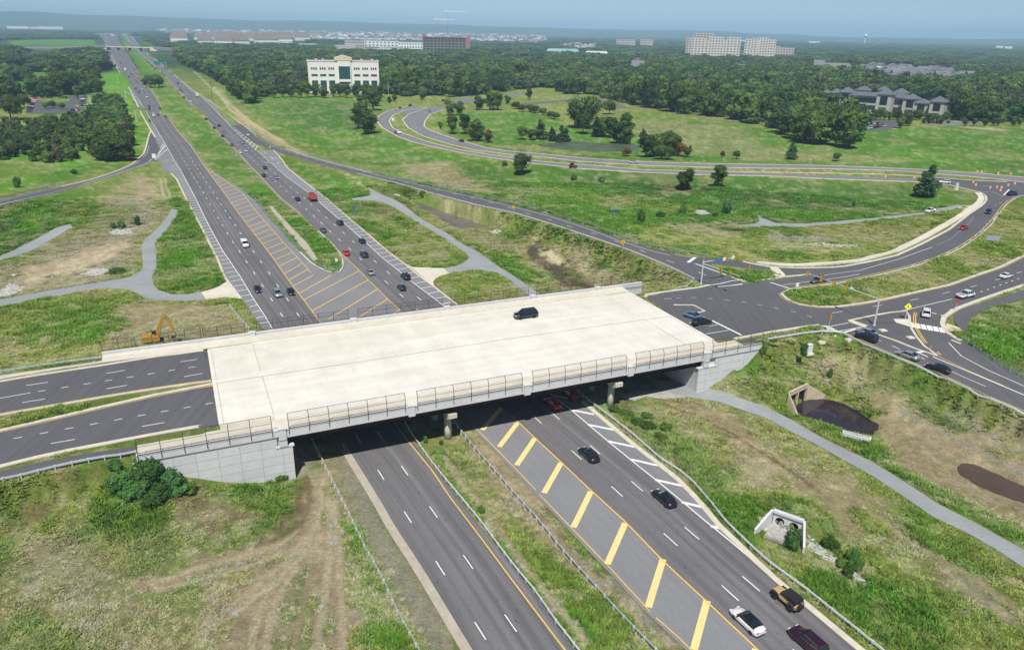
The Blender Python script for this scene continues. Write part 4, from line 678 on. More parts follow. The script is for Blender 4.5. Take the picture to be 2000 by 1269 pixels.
def ground_colour(x, y, rr):
    n = len(x)
    wx = x+(fbm(x/7, y/7, 1, 3)-.5)*7; wy = y+(fbm(x/7, y/7, 5, 3)-.5)*7
    col = np.empty((n, 3)); base = np.array(PAL['mix']); col[:] = base
    farm = np.clip((rr-900)/600, 0, 1)[:, None]; fb = fbm(x/260, y/260, 51, 4)[:, None]; fcol = np.where((fb > .64) & (rr[:, None] < 3500), np.array(PAL['meadow'])*.7, np.array(PAL['far'])*(1+.8*(fb-.5))); col = col*(1-farm)+fcol*farm
    grassy = np.ones(n)
    for kind, op, soft, pg in REG:
        pgw = G(pg)[:, :2]; lo = pgw.min(0)-soft*2-6; hi = pgw.max(0)+soft*2+6; m = (x > lo[0]) & (x < hi[0]) & (y > lo[1]) & (y < hi[1]); idx = np.where(m)[0]
        if not len(idx): continue
        d = pts_in(wx[idx], wy[idx], pgw); nz = (fbm(x[idx]/2.2, y[idx]/2.2, 61, 3)-.5)*soft*1.6
        t = np.clip((d+nz)/soft+.5, 0, 1); t = t*t*(3-2*t)*op; col[idx] = col[idx]*(1-t[:, None])+np.array(PAL[kind])*t[:, None]
        grassy[idx] = grassy[idx]*(1-t)+(kind in ('mix','green','lush','weed','meadow','dry','far'))*t
    g_ = grassy[:, None]; nearf = np.clip(1-(rr-500)/900, .12, 1)[:, None]
    lum = (fbm(x/13, y/13, 71, 4)-.5)[:, None]; lum2 = (fbm(x/2.6, y/2.6, 81, 4)-.5)[:, None]; lum3 = (fbm(x/.9, y/.9, 91, 3)-.5)[:, None]
    t = np.clip((lum-.03)*3, 0, .38)*nearf*g_; col = col*(1-t)+np.array(PAL['dry'])*t
    t = np.clip((-lum-.02)*3, 0, .5)*nearf*g_; col = col*(1-t)+np.array(PAL['green'])*t
    t = np.clip((lum2-.05)*3.5, 0, .55)*nearf; col = col*(1-t)+(np.array(PAL['pale'])*.5+col*.6)*t
    t = np.clip((-lum2-.08)*3, 0, .42)*nearf*(.35+.65*g_); col = col*(1-t)+(np.array(PAL['weed'])*.5+col*.5)*t
    col = col*(1+.6*lum3*nearf)
    for kind, wd, pg in TRACKS:
        q = resample(G(pg)[:, :2], 3); lo = q.min(0)-3; hi = q.max(0)+3; idx = np.where((x > lo[0]) & (x < hi[0]) & (y > lo[1]) & (y < hi[1]))[0]
        if not len(idx): continue
        d = np.full(len(idx), 1e9)
        for a, b in zip(q[:-1], q[1:]):
            e = b-a; tt = np.clip(((x[idx]-a[0])*e[0]+(y[idx]-a[1])*e[1])/(e@e+1e-9), 0, 1); d = np.minimum(d, np.hypot(x[idx]-a[0]-tt*e[0], y[idx]-a[1]-tt*e[1]))
        d = d+(lum3[idx, 0])*.9
        t = (np.clip(1.2-d/wd, 0, 1)*.8)[:, None]; col[idx] = col[idx]*(1-t)+np.array(PAL[kind])*t
        grassy[idx] *= 1-t[:, 0]
    return col, grassy
TRACKS = [('grey',2.2,[(672,900),(700,970),(735,1040),(775,1110),(830,1200),(865,1275)]),('pale',.7,[(868,893),(905,948),(955,1003),(1003,1080),(1045,1130),(1090,1185),(1145,1255)]),('dirt',.5,[(873,897),(909,950),(960,1010),(1010,1085),(1052,1138)]),('pale',.62,[(612,945),(608,990),(590,1030),(540,1065),(460,1090),(380,1110),(300,1140)]),('pale',.62,[(625,945),(628,990),(612,1040),(560,1080),(480,1105),(400,1130),(310,1150)]),('dirt',.5,[(618,950),(615,1000),(600,1040),(550,1075),(470,1098),(330,1135)]),
 ('pale',.6,[(640,960),(645,1050),(640,1120),(630,1200),(615,1275)]),('pale',.6,[(652,980),(660,1060),(664,1130),(668,1200),(672,1275)]),('pale',.5,[(600,1060),(540,1110),(480,1160),(430,1200),(395,1220)]),('pale',.5,[(612,1062),(560,1115),(500,1165),(440,1210),(405,1230)]),('pale',.5,[(560,1110),(520,1160),(500,1200),(490,1275)]),('pale',.5,[(580,1110),(545,1160),(525,1210),(520,1275)]),('dirt',.4,[(620,1080),(600,1140),(585,1210),(575,1275)]),
 ('brown',.7,[(598,935),(606,965),(602,1000),(580,1030),(548,1050),(500,1065)]),
 ('pale',.5,[(270,640),(330,615),(390,600),(440,595)]),('pale',.5,[(290,655),(350,630),(420,610),(450,606)]),('pale',.3,[(340,655),(400,640),(455,625)]),('pale',.5,[(313,350),(320,380),(328,405)]),('pale',.5,[(322,348),(330,378),(338,402)]),('dirt',.5,[(140,441),(170,400),(182,380)]),('green',.9,[(150,440),(180,405),(188,380)]),
 ('pale',1.2,[(418,170),(450,215),(520,262),(590,300)]),('dirt',2.0,[(425,175),(470,225),(540,275),(600,305)]),('pale',1.0,[(380,140),(430,190),(500,245),(560,280)]),
 ('dirt',.8,[(0,552),(100,530),(200,505),(262,470)]),('pale',.6,[(20,556),(120,530),(210,500)]),('pale',3.0,[(1895,250),(1950,253),(2080,268)]),('grey',.6,[(1760,800),(1850,850),(1950,900),(2050,960)]),('dirt',.8,[(1700,1000),(1800,1070),(1900,1130),(2000,1200)]),('brown',.5,[(1300,790),(1400,830),(1500,890),(1600,960)])]
def build_ground():
    az = [R(a) for a in np.r_[np.arange(-180, -47, 3.0), np.arange(-47, 47.01, .14), np.arange(48, 180, 3.0)]]
    r_ = [3.0]
    while r_[-1] < 62: r_.append(r_[-1]*1.13+1)
    while r_[-1] < 45000: d2 = r_[-1]**2+CAMH**2; r_.append(r_[-1]+min(max(.42, 2.6*d2/(FOC*CAMH)), r_[-1]*.10))
    az = np.array(az); r_ = np.array(r_); A, RR = np.meshgrid(az, r_); x = (RR*np.sin(A)).ravel(); y = (RR*np.cos(A)).ravel(); n = len(x)
    z = np.where(RR.ravel() < 1600, H(np.column_stack([x, y])), 0)
    # far hills
    th = A.ravel(); rr = RR.ravel(); deg = np.degrees(th)
    prof = np.interp(deg, [-90,-40,-34,-30,-25,-20,-15,-8,0,6,12,18,22,26,34,90], [.5,.9,1.05,1.1,1.0,.85,.9,.80,.72,.62,.62,.45,.38,.32,.28,.3])
    nn = fbm(deg*.22+40, rr/4000, 11, 4)-.5; hh = (prof+nn*.5)
    rise = np.clip((rr-9000)/4500, 0, 1); rise = rise*rise*(3-2*rise); z = z+np.where(rr > 9000, rise*hh*165*(1-.55*np.clip((rr-14500)/9000, 0, 1)), 0)
    nn2 = fbm(deg*.35+90, rr/1800, 21, 4)-.5; rise2 = np.exp(-((rr-6800)/900)**2); z += rise2*np.clip(.35+nn2, 0, 1)*np.interp(deg, [-90,-10,8,15,40,90], [8,8,14,42,40,40])
    z += np.where((rr > 400), (fbm(x/90, y/90, 31, 3)-.5)*np.clip((rr-400)/1500, 0, 1)*3, 0)
    near = rr < 900
    # duck under the paving
    for pg in PAVED:
        lo = pg.min(0)-1; hi = pg.max(0)+1; m = (x > lo[0]) & (x < hi[0]) & (y > lo[1]) & (y < hi[1])
        if not m.any(): continue
        idx = np.where(m)[0]; d = pts_in(x[idx], y[idx], pg); cell = np.clip(rr[idx]**2/(FOC*CAMH)*3.2, .45, 12); z[idx] -= np.where(d > cell*.4, np.clip(.25+(rr[idx]/900), .25, 1.2), 0)
    col, _ = ground_colour(x, y, rr)
    nr, na = len(r_), len(az); i, j = np.meshgrid(np.arange(nr-1), np.arange(na-1), indexing='ij'); a = (i*na+j).ravel(); F = np.column_stack([a, a+1, a+na+1, a+na]).astype(np.int32)
    cap = (np.arange(nr-1)*na); F = np.vstack([F, np.column_stack([cap+na-1, cap, cap+na, cap+2*na-1])]).astype(np.int32)
    F = F[:, ::-1]
    me = bpy.data.meshes.new('ground'); me.vertices.add(n); me.vertices.foreach_set('co', np.column_stack([x, y, z]).astype(np.float32).ravel())
    me.loops.add(F.size); me.loops.foreach_set('vertex_index', F.ravel()); me.polygons.add(len(F)); me.polygons.foreach_set('loop_start', np.arange(0, F.size, 4, dtype=np.int32)); me.update(calc_edges=True)
    ca = me.color_attributes.new('soil', 'FLOAT_COLOR', 'POINT'); ca.data.foreach_set('color', np.column_stack([col, np.ones(n)]).astype(np.float32).ravel()); me.shade_smooth()
    m = bpy.data.materials.new('ground_cover'); m.use_nodes = True; nt = m.node_tree; b = nt.nodes['Principled BSDF']; b.inputs['Roughness'].default_value = .95; b.inputs['Specular IOR Level'].default_value = .1; L = nt.links.new
    at = N(nt, 'ShaderNodeAttribute'); at.attribute_name = 'soil'; geo = N(nt, 'ShaderNodeNewGeometry')
    def noise(sc, det, rough, lo, hi, a=.3, z_=.7, dist=0):
        k = N(nt, 'ShaderNodeTexNoise'); k.inputs['Scale'].default_value = sc; k.inputs['Detail'].default_value = det; k.inputs['Roughness'].default_value = rough; k.inputs['Distortion'].default_value = dist; L(geo.outputs['Position'], k.inputs['Vector'])
        q = N(nt, 'ShaderNodeMapRange'); q.inputs[1].default_value = a; q.inputs[2].default_value = z_; q.inputs[3].default_value = lo; q.inputs[4].default_value = hi; L(k.outputs[0], q.inputs[0]); return q.outputs[0], k.outputs[0]
    def mul(a, bb):
        k = N(nt, 'ShaderNodeMix', data_type='RGBA', blend_type='MULTIPLY'); k.inputs[0].default_value = 1; L(a, k.inputs[6]); L(bb, k.inputs[7]); return k.outputs[2]
    f1, raw1 = noise(2.6, 8, .85, .5, 1.5); f2, raw2 = noise(.5, 6, .7, .78, 1.22); f3, _ = noise(.012, 4, .6, .85, 1.15)
    c = mul(mul(mul(at.outputs['Color'], f1), f2), f3)
    hk, _ = noise(1.5, 7, .8, 0, 1, .38, .62); tm_ = N(nt, 'ShaderNodeMix', data_type='RGBA'); L(hk, tm_.inputs[0]); tm_.inputs[6].default_value = (.70,.98,.62,1); tm_.inputs[7].default_value = (1.32,1.10,1.25,1); c = mul(c, tm_.outputs[2])
    # straw coloured stalks
    fs, _ = noise(1.3, 7, .8, 0, .35, .54, .68, .6); mx = N(nt, 'ShaderNodeMix', data_type='RGBA'); L(fs, mx.inputs[0]); L(c, mx.inputs[6]); mx.inputs[7].default_value = (.33,.29,.16,1)
    gr = N(nt, 'ShaderNodeSeparateXYZ'); L(geo.outputs['Position'], gr.inputs[0]); rr_ = N(nt, 'ShaderNodeVectorMath', operation='LENGTH'); L(geo.outputs['Position'], rr_.inputs[0]); fade = N(nt, 'ShaderNodeMapRange'); fade.inputs[1].default_value = 300; fade.inputs[2].default_value = 900; fade.inputs[3].default_value = 1; fade.inputs[4].default_value = 0; L(rr_.outputs['Value'], fade.inputs[0])
    mm = N(nt, 'ShaderNodeMath', operation='MULTIPLY'); L(fs, mm.inputs[0]); L(fade.outputs[0], mm.inputs[1]); L(mm.outputs[0], mx.inputs[0])
    L(mx.outputs[2], b.inputs['Base Color']); bp = N(nt, 'ShaderNodeBump'); bp.inputs['Strength'].default_value = .9; bp.inputs['Distance'].default_value = .5; L(raw1, bp.inputs['Height']); L(bp.outputs[0], b.inputs['Normal'])
    me.materials.append(m); o = bpy.data.objects.new('ground', me); C.objects.link(o); return struct(o)
tick('roads')
ground = build_ground()
tick('ground')

# ------------------------------------------------------------------ the bridge (local x along the deck, y across from the near edge)
def wall_mat():
    m = bpy.data.materials.new('panelled_wall'); m.use_nodes = True; nt = m.node_tree; b = nt.nodes['Principled BSDF']; L = nt.links.new; b.inputs['Roughness'].default_value = .85
    tc = N(nt, 'ShaderNodeTexCoord'); sp = N(nt, 'ShaderNodeSeparateXYZ'); cb = N(nt, 'ShaderNodeCombineXYZ'); L(tc.outputs['Object'], sp.inputs[0]); L(sp.outputs[0], cb.inputs[0]); L(sp.outputs[2], cb.inputs[1])
    br = N(nt, 'ShaderNodeTexBrick'); br.offset = 0; br.inputs['Scale'].default_value = 1; br.inputs['Brick Width'].default_value = 3.0; br.inputs['Row Height'].default_value = 1.5; br.inputs['Mortar Size'].default_value = .035
    br.inputs['Color1'].default_value = (.60,.605,.605,1); br.inputs['Color2'].default_value = (.555,.56,.565,1); br.inputs['Mortar'].default_value = (.33,.33,.33,1); L(cb.outputs[0], br.inputs['Vector'])
    n = N(nt, 'ShaderNodeTexNoise'); n.inputs['Scale'].default_value = .8; n.inputs['Detail'].default_value = 6; L(tc.outputs['Object'], n.inputs['Vector']); mr = N(nt, 'ShaderNodeMapRange'); mr.inputs[3].default_value = .85; mr.inputs[4].default_value = 1.12; L(n.outputs[0], mr.inputs[0])
    mx = N(nt, 'ShaderNodeMix', data_type='RGBA', blend_type='MULTIPLY'); mx.inputs[0].default_value = 1; L(br.outputs[0], mx.inputs[6]); L(mr.outputs[0], mx.inputs[7]); L(mx.outputs[2], b.inputs['Base Color']); return m
def deck_mat(name, col):
    m = bpy.data.materials.new(name); m.use_nodes = True; nt = m.node_tree; b = nt.nodes['Principled BSDF']; L = nt.links.new; b.inputs['Roughness'].default_value = .8
    tc = N(nt, 'ShaderNodeTexCoord'); fs = []
    for sc, lo, hi, det in (((.02,.35,1), .93, 1.05, 3), ((.35,.02,1), .955, 1.035, 3), ((.25,.25,.25), .94, 1.05, 7), ((1.4,1.4,1.4), .96, 1.04, 8)):
        mp = N(nt, 'ShaderNodeMapping'); mp.inputs['Scale'].default_value = sc; L(tc.outputs['Object'], mp.inputs[0]); n = N(nt, 'ShaderNodeTexNoise'); n.inputs['Scale'].default_value = 1; n.inputs['Detail'].default_value = det; L(mp.outputs[0], n.inputs['Vector'])
        mr = N(nt, 'ShaderNodeMapRange'); mr.inputs[1].default_value = .3; mr.inputs[2].default_value = .7; mr.inputs[3].default_value = lo; mr.inputs[4].default_value = hi; L(n.outputs[0], mr.inputs[0]); fs.append(mr.outputs[0])
    br = N(nt, 'ShaderNodeTexBrick'); br.offset = 0; br.inputs['Scale'].default_value = 1; br.inputs['Brick Width'].default_value = 10.0; br.inputs['Row Height'].default_value = 3.66; br.inputs['Mortar Size'].default_value = .04; br.inputs['Color1'].default_value = (1,1,1,1); br.inputs['Color2'].default_value = (.97,.97,.965,1); br.inputs['Mortar'].default_value = (.93,.92,.90,1); L(tc.outputs['Object'], br.inputs['Vector'])
    src = None
    for f in fs+[br.outputs[0]]:
        mx = N(nt, 'ShaderNodeMix', data_type='RGBA', blend_type='MULTIPLY'); mx.inputs[0].default_value = 1
        if src is None: mx.inputs[6].default_value = (*col, 1)
        else: L(src, mx.inputs[6])
        L(f, mx.inputs[7]); src = mx.outputs[2]
    L(src, b.inputs['Base Color']); return m
M_DECK = deck_mat('deck_concrete', (.65,.625,.535)); M_DECK2 = deck_mat('deck_concrete_bright', (.69,.665,.59)); M_PANEL = wall_mat()
def mesh_mat():
    m = bpy.data.materials.new('wire_mesh'); m.use_nodes = True; nt = m.node_tree; b = nt.nodes['Principled BSDF']; b.inputs['Base Color'].default_value = (.06,.04,.035,1); b.inputs['Roughness'].default_value = .7
    t = N(nt, 'ShaderNodeBsdfTransparent'); mx = N(nt, 'ShaderNodeMixShader'); mx.inputs[0].default_value = .13; nt.links.new(t.outputs[0], mx.inputs[1]); nt.links.new(b.outputs[0], mx.inputs[2]); nt.links.new(mx.outputs[0], nt.nodes['Material Output'].inputs[0]); return m
M_MESH = mesh_mat()
bridge = thing('road_bridge', 'long pale concrete road bridge on dark brown girders crossing the highway', 'bridge', (BO[0], BO[1], 0), BRZ)
MB().box(-.3, 78.2, .15, 41.35, 7.5, 8.09).build('deck_slab', M_DECK2, bridge)
MB().box(-8.3, 84.6, 6.3, 37.6, 8.02, 8.12).build('roadway_slab', M_DECK2, bridge)
MB().box(-8.0, 84.3, 23.0, 37.3, 8.06, 8.145).build('far_roadway_slab', M_DECK, bridge)
MB().box(-8.2, -.35, .45, 41, 4.5, 8.03).build('approach_block', M_CONC, bridge); MB().box(78.3, 84.4, .45, 41, 4.5, 8.03).build('approach_block', M_CONC, bridge)
# raised median, traced
inv = lambda q: ((q[:, :2]-BO)@BU, (q[:, :2]-BO)@BV)
ma = P([(414,745,8.1),(500,728.6,8.1),(661,693,8.1),(727,683,8.1),(916,643,8.1),(1000,631,8.1),(1277,600,8.1)]); mb_ = P([(416,750,8.1),(500,737,8.1),(727,703,8.1),(1000,661,8.1),(1252,625,8.1),(1311,618,8.1)])
sa, va = inv(ma); sb_, vb = inv(mb_); S = np.linspace(-7.9, 84.2, 30); va = np.interp(S, sa, va); vb = np.interp(S, sb_, vb)
mm = MB(); mm.loft([[(s, b_, 8.1), (s, b_, 8.25), (s, a_, 8.25), (s, a_, 8.1)] for s, a_, b_ in zip(S, va, vb)]); mm.build('median_strip', M_DECK2, bridge)
M_SEAM = mat('dark_joint', (.40,.37,.31), .9, var=0); mj = MB()
for off in (va+.06, vb-.06):
    for k in range(len(S)-1): mj.add([(S[k], off[k]-.05, 8.152), (S[k+1], off[k+1]-.05, 8.152), (S[k+1], off[k+1]+.05, 8.152), (S[k], off[k]+.05, 8.152)], [(0,1,2,3)])
for s in (-7.6, -.2, 77.8, 83.9): mj.box(s-.05, s+.05, 6.5, 37.2, 8.13, 8.156)
mj.build('expansion_joint', M_SEAM, bridge)
MB().box(-26, 84.5, 38.0, 41.1, 8.1, 8.27).build('sidewalk', M_CONC, bridge); MB().box(-10.5, 88, .35, 4.4, 8.1, 8.27).build('sidewalk', M_CONC, bridge)
MB().box(-19.5, -10.5, .35, 4.2, 8.05, 8.2).build('sidewalk', M_CONC, bridge)
near_p = [(-19.5, -.3), (.7, 77.3), (78.2, 91)]
for (a, b_) in near_p:
    m_ = MB().box(a, b_, -.2, .18, 7.45 if b_ > 10 and a < 70 else 7.75, 8.85); m_.box(a, b_, -.26, .24, 8.74, 8.92); m_.build('parapet', M_WALL, bridge)
for (a, b_) in ((-26, 78), (78, 90)):
    m_ = MB().box(a, b_, 41.1, 41.5, 7.45, 8.85); m_.box(a, b_, 41.05, 41.56, 8.74, 8.92); m_.build('parapet', M_WALL, bridge)
for s in (.2, 20.2, 40.5, 61, 77.8):
    for v in (0, 41.3):
        m_ = MB().box(s-.55, s+.55, v-.42, v+.42, 7.2, 9.0); m_.box(s-.65, s+.65, v-.5, v+.5, 9.0, 9.12); m_.build('pilaster', M_WALL, bridge)
def fence_run(s0, s1, v, sgn):
    n = max(1, round((s1-s0)/3.0)); st = (s1-s0)/n; prof = [(0, -.9), (0, 1.35), (.1*sgn, 1.75), (.3*sgn, 2.1), (.55*sgn, 2.35)]
    for k in range(n+1):
        m_ = MB(); s = s0+k*st
        for (a, b_) in zip(prof[:-1], prof[1:]): m_.bar((s, v+a[0], 8.9+a[1]), (s, v+b_[0], 8.9+b_[1]), .05, 5)
        m_.build('fence_post', M_FENCE, bridge)
    m_ = MB()
    for (a, r_) in ((prof[-1], .035), (prof[1], .03), ((0, .35), .04), ((0, .05), .035)): m_.bar((s0, v+a[0], 8.9+a[1]), (s1, v+a[0], 8.9+a[1]), r_, 5)
    m_.build('fence_rail', M_FENCE, bridge)
    m_ = MB(); P_ = [(0, .05)]+prof[1:]
    m_.add([(s, v+a, 8.9+z) for a, z in P_ for s in (s0, s1)], [(2*i, 2*i+1, 2*i+3, 2*i+2) for i in range(len(P_)-1)]); m_.build('fence_mesh', M_MESH, bridge)
for a, b_ in ((-19.3, -1.2), (1.2, 19.2), (21.2, 39.5), (41.5, 60), (62, 76.8), (78.9, 91)): fence_run(a, b_, -.28, 1)
for a, b_ in ((-26, -9), (-8.6, -1), (1.2, 19.2), (21.2, 39.5), (41.5, 60), (62, 76.8), (78.9, 90)): fence_run(a, b_, 41.58, -1)
for v in (1.35, 7.8, 14.3, 20.8, 27.2, 33.7, 40.1):
    m_ = MB().box(.3, 77.7, v-.015-.02, v+.035, 5.85, 7.5)
    for z in (5.82, 7.42): m_.box(.3, 77.7, v-.25, v+.25, z, z+.06)
    for s in np.arange(3, 77, 6): m_.box(s, s+.04, v-.2, v+.2, 5.88, 7.42)
    m_.build('girder', M_GIRD, bridge)
for s in (27.3, 59.2):
    pr = [(-.75, 4.55), (.75, 4.55), (.75, 5.75), (-.75, 5.75)]
    cap = MB(); ys = [(.35, 5.0), (1.4, 4.45), (40.2, 4.45), (41.2, 5.0)]
    cap.loft([[(s-.75, y, z), (s+.75, y, z), (s+.75, y, 5.78), (s-.75, y, 5.78)] for y, z in ys]); cap.build('pier_cap', M_KERB, bridge)
    for v in np.linspace(3.0, 38.5, 6): MB().bar((s, v, -.8), (s, v, 4.6), .62, 18).build('column', M_KERB, bridge, True)
for s0, s1 in ((-2.5, 1.4), (76.4, 80.5)):
    MB().box(s0, s1, .42, 41.0, -1.5, 5.78).build('abutment', M_WALL, bridge); 
    MB().box(s0+(1.6 if s0 > 0 else 0), s1-(0 if s0 > 0 else 1.6), .42, 41.0, 5.78, 7.5).build('backwall', M_WALL, bridge)
def wing(a, b_, top, v0, v1, z0=-2.2): return MB().box(a, b_, v0, v1, z0, top)
m_ = wing(-20, -.7, 7.75, 0, .42, -3); m_.build('retaining_wall', M_PANEL, bridge); m_ = wing(77.9+2.2, 92, 7.75, 0, .42); m_.build('retaining_wall', M_PANEL, bridge)
MB().box(-.7, 1.5, -.12, .42, -3, 5.85).build('bridge_seat_wall', M_PANEL, bridge); MB().box(76.3, 80.1, -.12, .42, -3, 5.85).build('bridge_seat_wall', M_PANEL, bridge)
for a, b_ in ((-20.1, -.6), (80.1, 92)): MB().box(a, b_, -.1, .5, 7.55, 7.8).build('wall_coping', M_WALL, bridge)
for a, b_ in ((-.9, 1.75), (76.1, 80.3)): MB().box(a, b_, -.2, .55, 5.8, 6.02).build('seat_coping', M_WALL, bridge)
for s in (.2, 77.8): MB().box(s-.6, s+.6, -.3, .5, 6.02, 7.45).build('end_post', M_WALL, bridge)
MB().box(-26, 0, 41.1, 41.5, -1, 8.0).build('retaining_wall', M_PANEL, bridge); MB().box(78, 90, 41.1, 41.5, -1, 8.0).build('retaining_wall', M_PANEL, bridge)

# ------------------------------------------------------------------ guard rails
def guardrail(label, line, m=M_GALV, step=1.9, side=1, hgt=.75, group=None):
    w_ = np.asarray(line, float); Ltot = np.linalg.norm(np.diff(w_[:, :2], axis=0), axis=1).sum(); step = max(step, Ltot/98)
    r_ = resample(w_, min(step, 3)); r_[:, 2] = H(r_[:, :2]); o = r_[0].copy(); t = thing('guardrail', label, 'guardrail', tuple(o)); 
    fr = offset_line(r_, .06); bk = offset_line(r_, -.02); ring = []
    for k in range(len(r_)):
        nrm = fr[k]-bk[k]; nrm[2] = 0; nrm /= np.linalg.norm(nrm)+1e-9; b = r_[k]-o; pr = [(0,.43),(.09,.49),(.09,.55),(.03,.60),(.09,.65),(.09,.72),(0,.78),(-.02,.60)]
        ring.append([(b[0]+nrm[0]*a*side, b[1]+nrm[1]*a*side, b[2]+z) for a, z in pr])
    MB().loft(ring).build('rail', m, t)
    pm = MB().box(-.07, .07, -.13, .05, -.4, .74); pm.box(-.07, .07, .05, .14, .42, .76); base = pm.build('post', m, t); ps = resample(r_, step); first = True
    for k in range(len(ps)):
        if first: po = base; first = False
        else: po = base.copy(); C.objects.link(po); po.parent = t
        a = ps[min(k+1, len(ps)-1)]-ps[max(k-1, 0)]; po.location = (ps[k][0]-o[0]-0, ps[k][1]-o[1], float(H(ps[k][None, :2])[0])-o[2]); po.rotation_euler = (0, 0, math.atan2(a[1], a[0])+(math.pi if side < 0 else 0))
    return t
guardrail('long steel guardrail between the dirt track and the near left carriageway', X([(598,840),(628,900),(651,946),(686,1016),(709,1066),(750,1141),(773,1194),(814,1268),(850,1340)]), side=1)
guardrail('steel guardrail beside the yellow line on the grass strip of the near left carriageway', X([(792,830),(808,856),(839,901),(866,935),(933,1015),(1000,1105),(1043,1156),(1087,1220),(1126,1269),(1175,1335)]), side=-1)
guardrail('steel guardrail along the brown verge beside the wide yellow bars', X([(880,817),(903,849),(928,880),(964,920),(1000,961),(1038,1004),(1087,1063),(1145,1129),(1203,1193),(1276,1269),(1350,1345)]), side=1)
guardrail('bright steel guardrail on the right of the near carriageway beside the green slope', X([(1112,752),(1141,779),(1176,806),(1239,855),(1290,900),(1325,922),(1352,944),(1386,984),(1413,1019),(1450,1055),(1500,1100),(1572,1153),(1712,1268),(1790,1332)]), side=-1)
guardrail('steel guardrail on the lower side of the curving exit ramp', P([(697,341,2),(777,361,3),(853,383,4),(929,403,4.8),(1000,418,5.5),(1076,441,6.3),(1151,466,7),(1227,492,7.5),(1290,518,7.9),(1328,535,8),(1358,550,8),(1345,557,8),(1300,563,8),(1246,570,8)]), side=-1)
guardrail('greenish steel guardrail on the upper side of the curving exit ramp', P([(583,299,.6),(651,318,1.2),(727,336,2),(802,354,3),(878,371,4),(941,385,4.8),(1000,398.5,5.5),(1076,416,6.3),(1151,439,7),(1214,463,7.5),(1272,482,7.8),(1328,491,8),(1383,502,8)]), M_GALVG, side=1)
guardrail('steel guardrail above the ponds on the outer side of the lower right ramp', P([(1500,667,8),(1570,655,8),(1610,651,8),(1641,653,8),(1689,677,7.9),(1752,704,7.7),(1838,739,7.3),(1908,773,6.9),(2000,812,6.4),(2080,846,6)]), side=-1)
guardrail('short steel guardrail beside the slip lane at the right edge', P([(1878,664,7.7),(1916,690,7.4),(1954,715,7),(2000,741,6.6),(2080,786,6)]), M_GALVG, side=1)
guardrail('steel guardrail on the lower side of the far left ramp', P([(295,319,.3),(277,326,.6),(227,344,1.2),(161,364,1.9),(93,383,2.5),(0,403,3.2),(-80,421,4)]), side=1)
guardrail('short steel guardrail on the upper side of the far left ramp', P([(93,367,2.5),(50,377,2.9),(0,388,3.2),(-80,404,4)]), M_GALVG, side=1)
guardrail('greenish steel guardrail behind the sidewalk of the left cross street', P([(268,686.5,8),(200,697,8),(126,704,8),(0,724,8),(-100,741,8)]), M_GALVG, side=1)
guardrail('steel guardrail beside the asphalt footpath above the bushes at lower left', P([(267,888,8),(181,902,8),(122,914,8),(58,930,8),(0,943,8),(-100,965,8)]), side=-1)
guardrail('short steel guardrail end beside the far highway bridge approach', X([(449,601),(465,624),(487,652)]), side=1)
guardrail('looped steel guardrail round the tip of the grass median', X([(480,370),(500,391),(525,424),(563,463),(586,489),(608,511),(634,526),(651,532),(664,528),(667.5,520),(667.5,508),(658,491)]), M_GALVG, side=1)

# ------------------------------------------------------------------ culverts and ponds
def frame_at(px0, px1):
    a = g(*px0); b = g(*px1); return a, b
def pond(name, pix, z, col, rough=.08, cell=6):
    q = P([(x, y, z) for x, y in pix]); q = smooth(np.vstack([q, q[:1]]), 1)[:-1]
    m = bpy.data.materials.new(name+'_surface'); m.use_nodes = True; nt = m.node_tree; b = nt.nodes['Principled BSDF']; b.inputs['Base Color'].default_value = (*col, 1); b.inputs['Roughness'].default_value = rough; b.inputs['Specular IOR Level'].default_value = .5
    n = N(nt, 'ShaderNodeTexNoise'); n.inputs['Scale'].default_value = 1.2; n.inputs['Detail'].default_value = 4; bp = N(nt, 'ShaderNodeBump'); bp.inputs['Strength'].default_value = .08; geo = N(nt, 'ShaderNodeNewGeometry'); nt.links.new(geo.outputs['Position'], n.inputs['Vector']); nt.links.new(n.outputs[0], bp.inputs['Height']); nt.links.new(bp.outputs[0], b.inputs['Normal'])
    n2 = N(nt, 'ShaderNodeTexNoise'); n2.inputs['Scale'].default_value = .15; n2.inputs['Detail'].default_value = 6; nt.links.new(geo.outputs['Position'], n2.inputs['Vector']); mr = N(nt, 'ShaderNodeMapRange'); mr.inputs[1].default_value = .3; mr.inputs[2].default_value = .7; mr.inputs[3].default_value = .75; mr.inputs[4].default_value = 1.3; nt.links.new(n2.outputs[0], mr.inputs[0]); mx = N(nt, 'ShaderNodeMix', data_type='RGBA', blend_type='MULTIPLY'); mx.inputs[0].default_value = 1; mx.inputs[6].default_value = (*col, 1); nt.links.new(mr.outputs[0], mx.inputs[7]); nt.links.new(mx.outputs[2], b.inputs['Base Color'])
    PONDS.append((q[:, :2], z)); return drape(name, q, m, 0, cell, zfun=lambda c: np.full(len(c), z))
PONDS = []
pond('muddy_pond', POND1, -.3, (.135,.105,.098), .3)
pond('dark_pond', POND2, -.4, (.030,.022,.032), .06)
pond('brown_pond', POND3, -.3, (.070,.048,.038), .35)
pond('park_pond', POND4, 4.35, (.085,.11,.055), .4, 12)
HV = {'concrete': M_CONC}
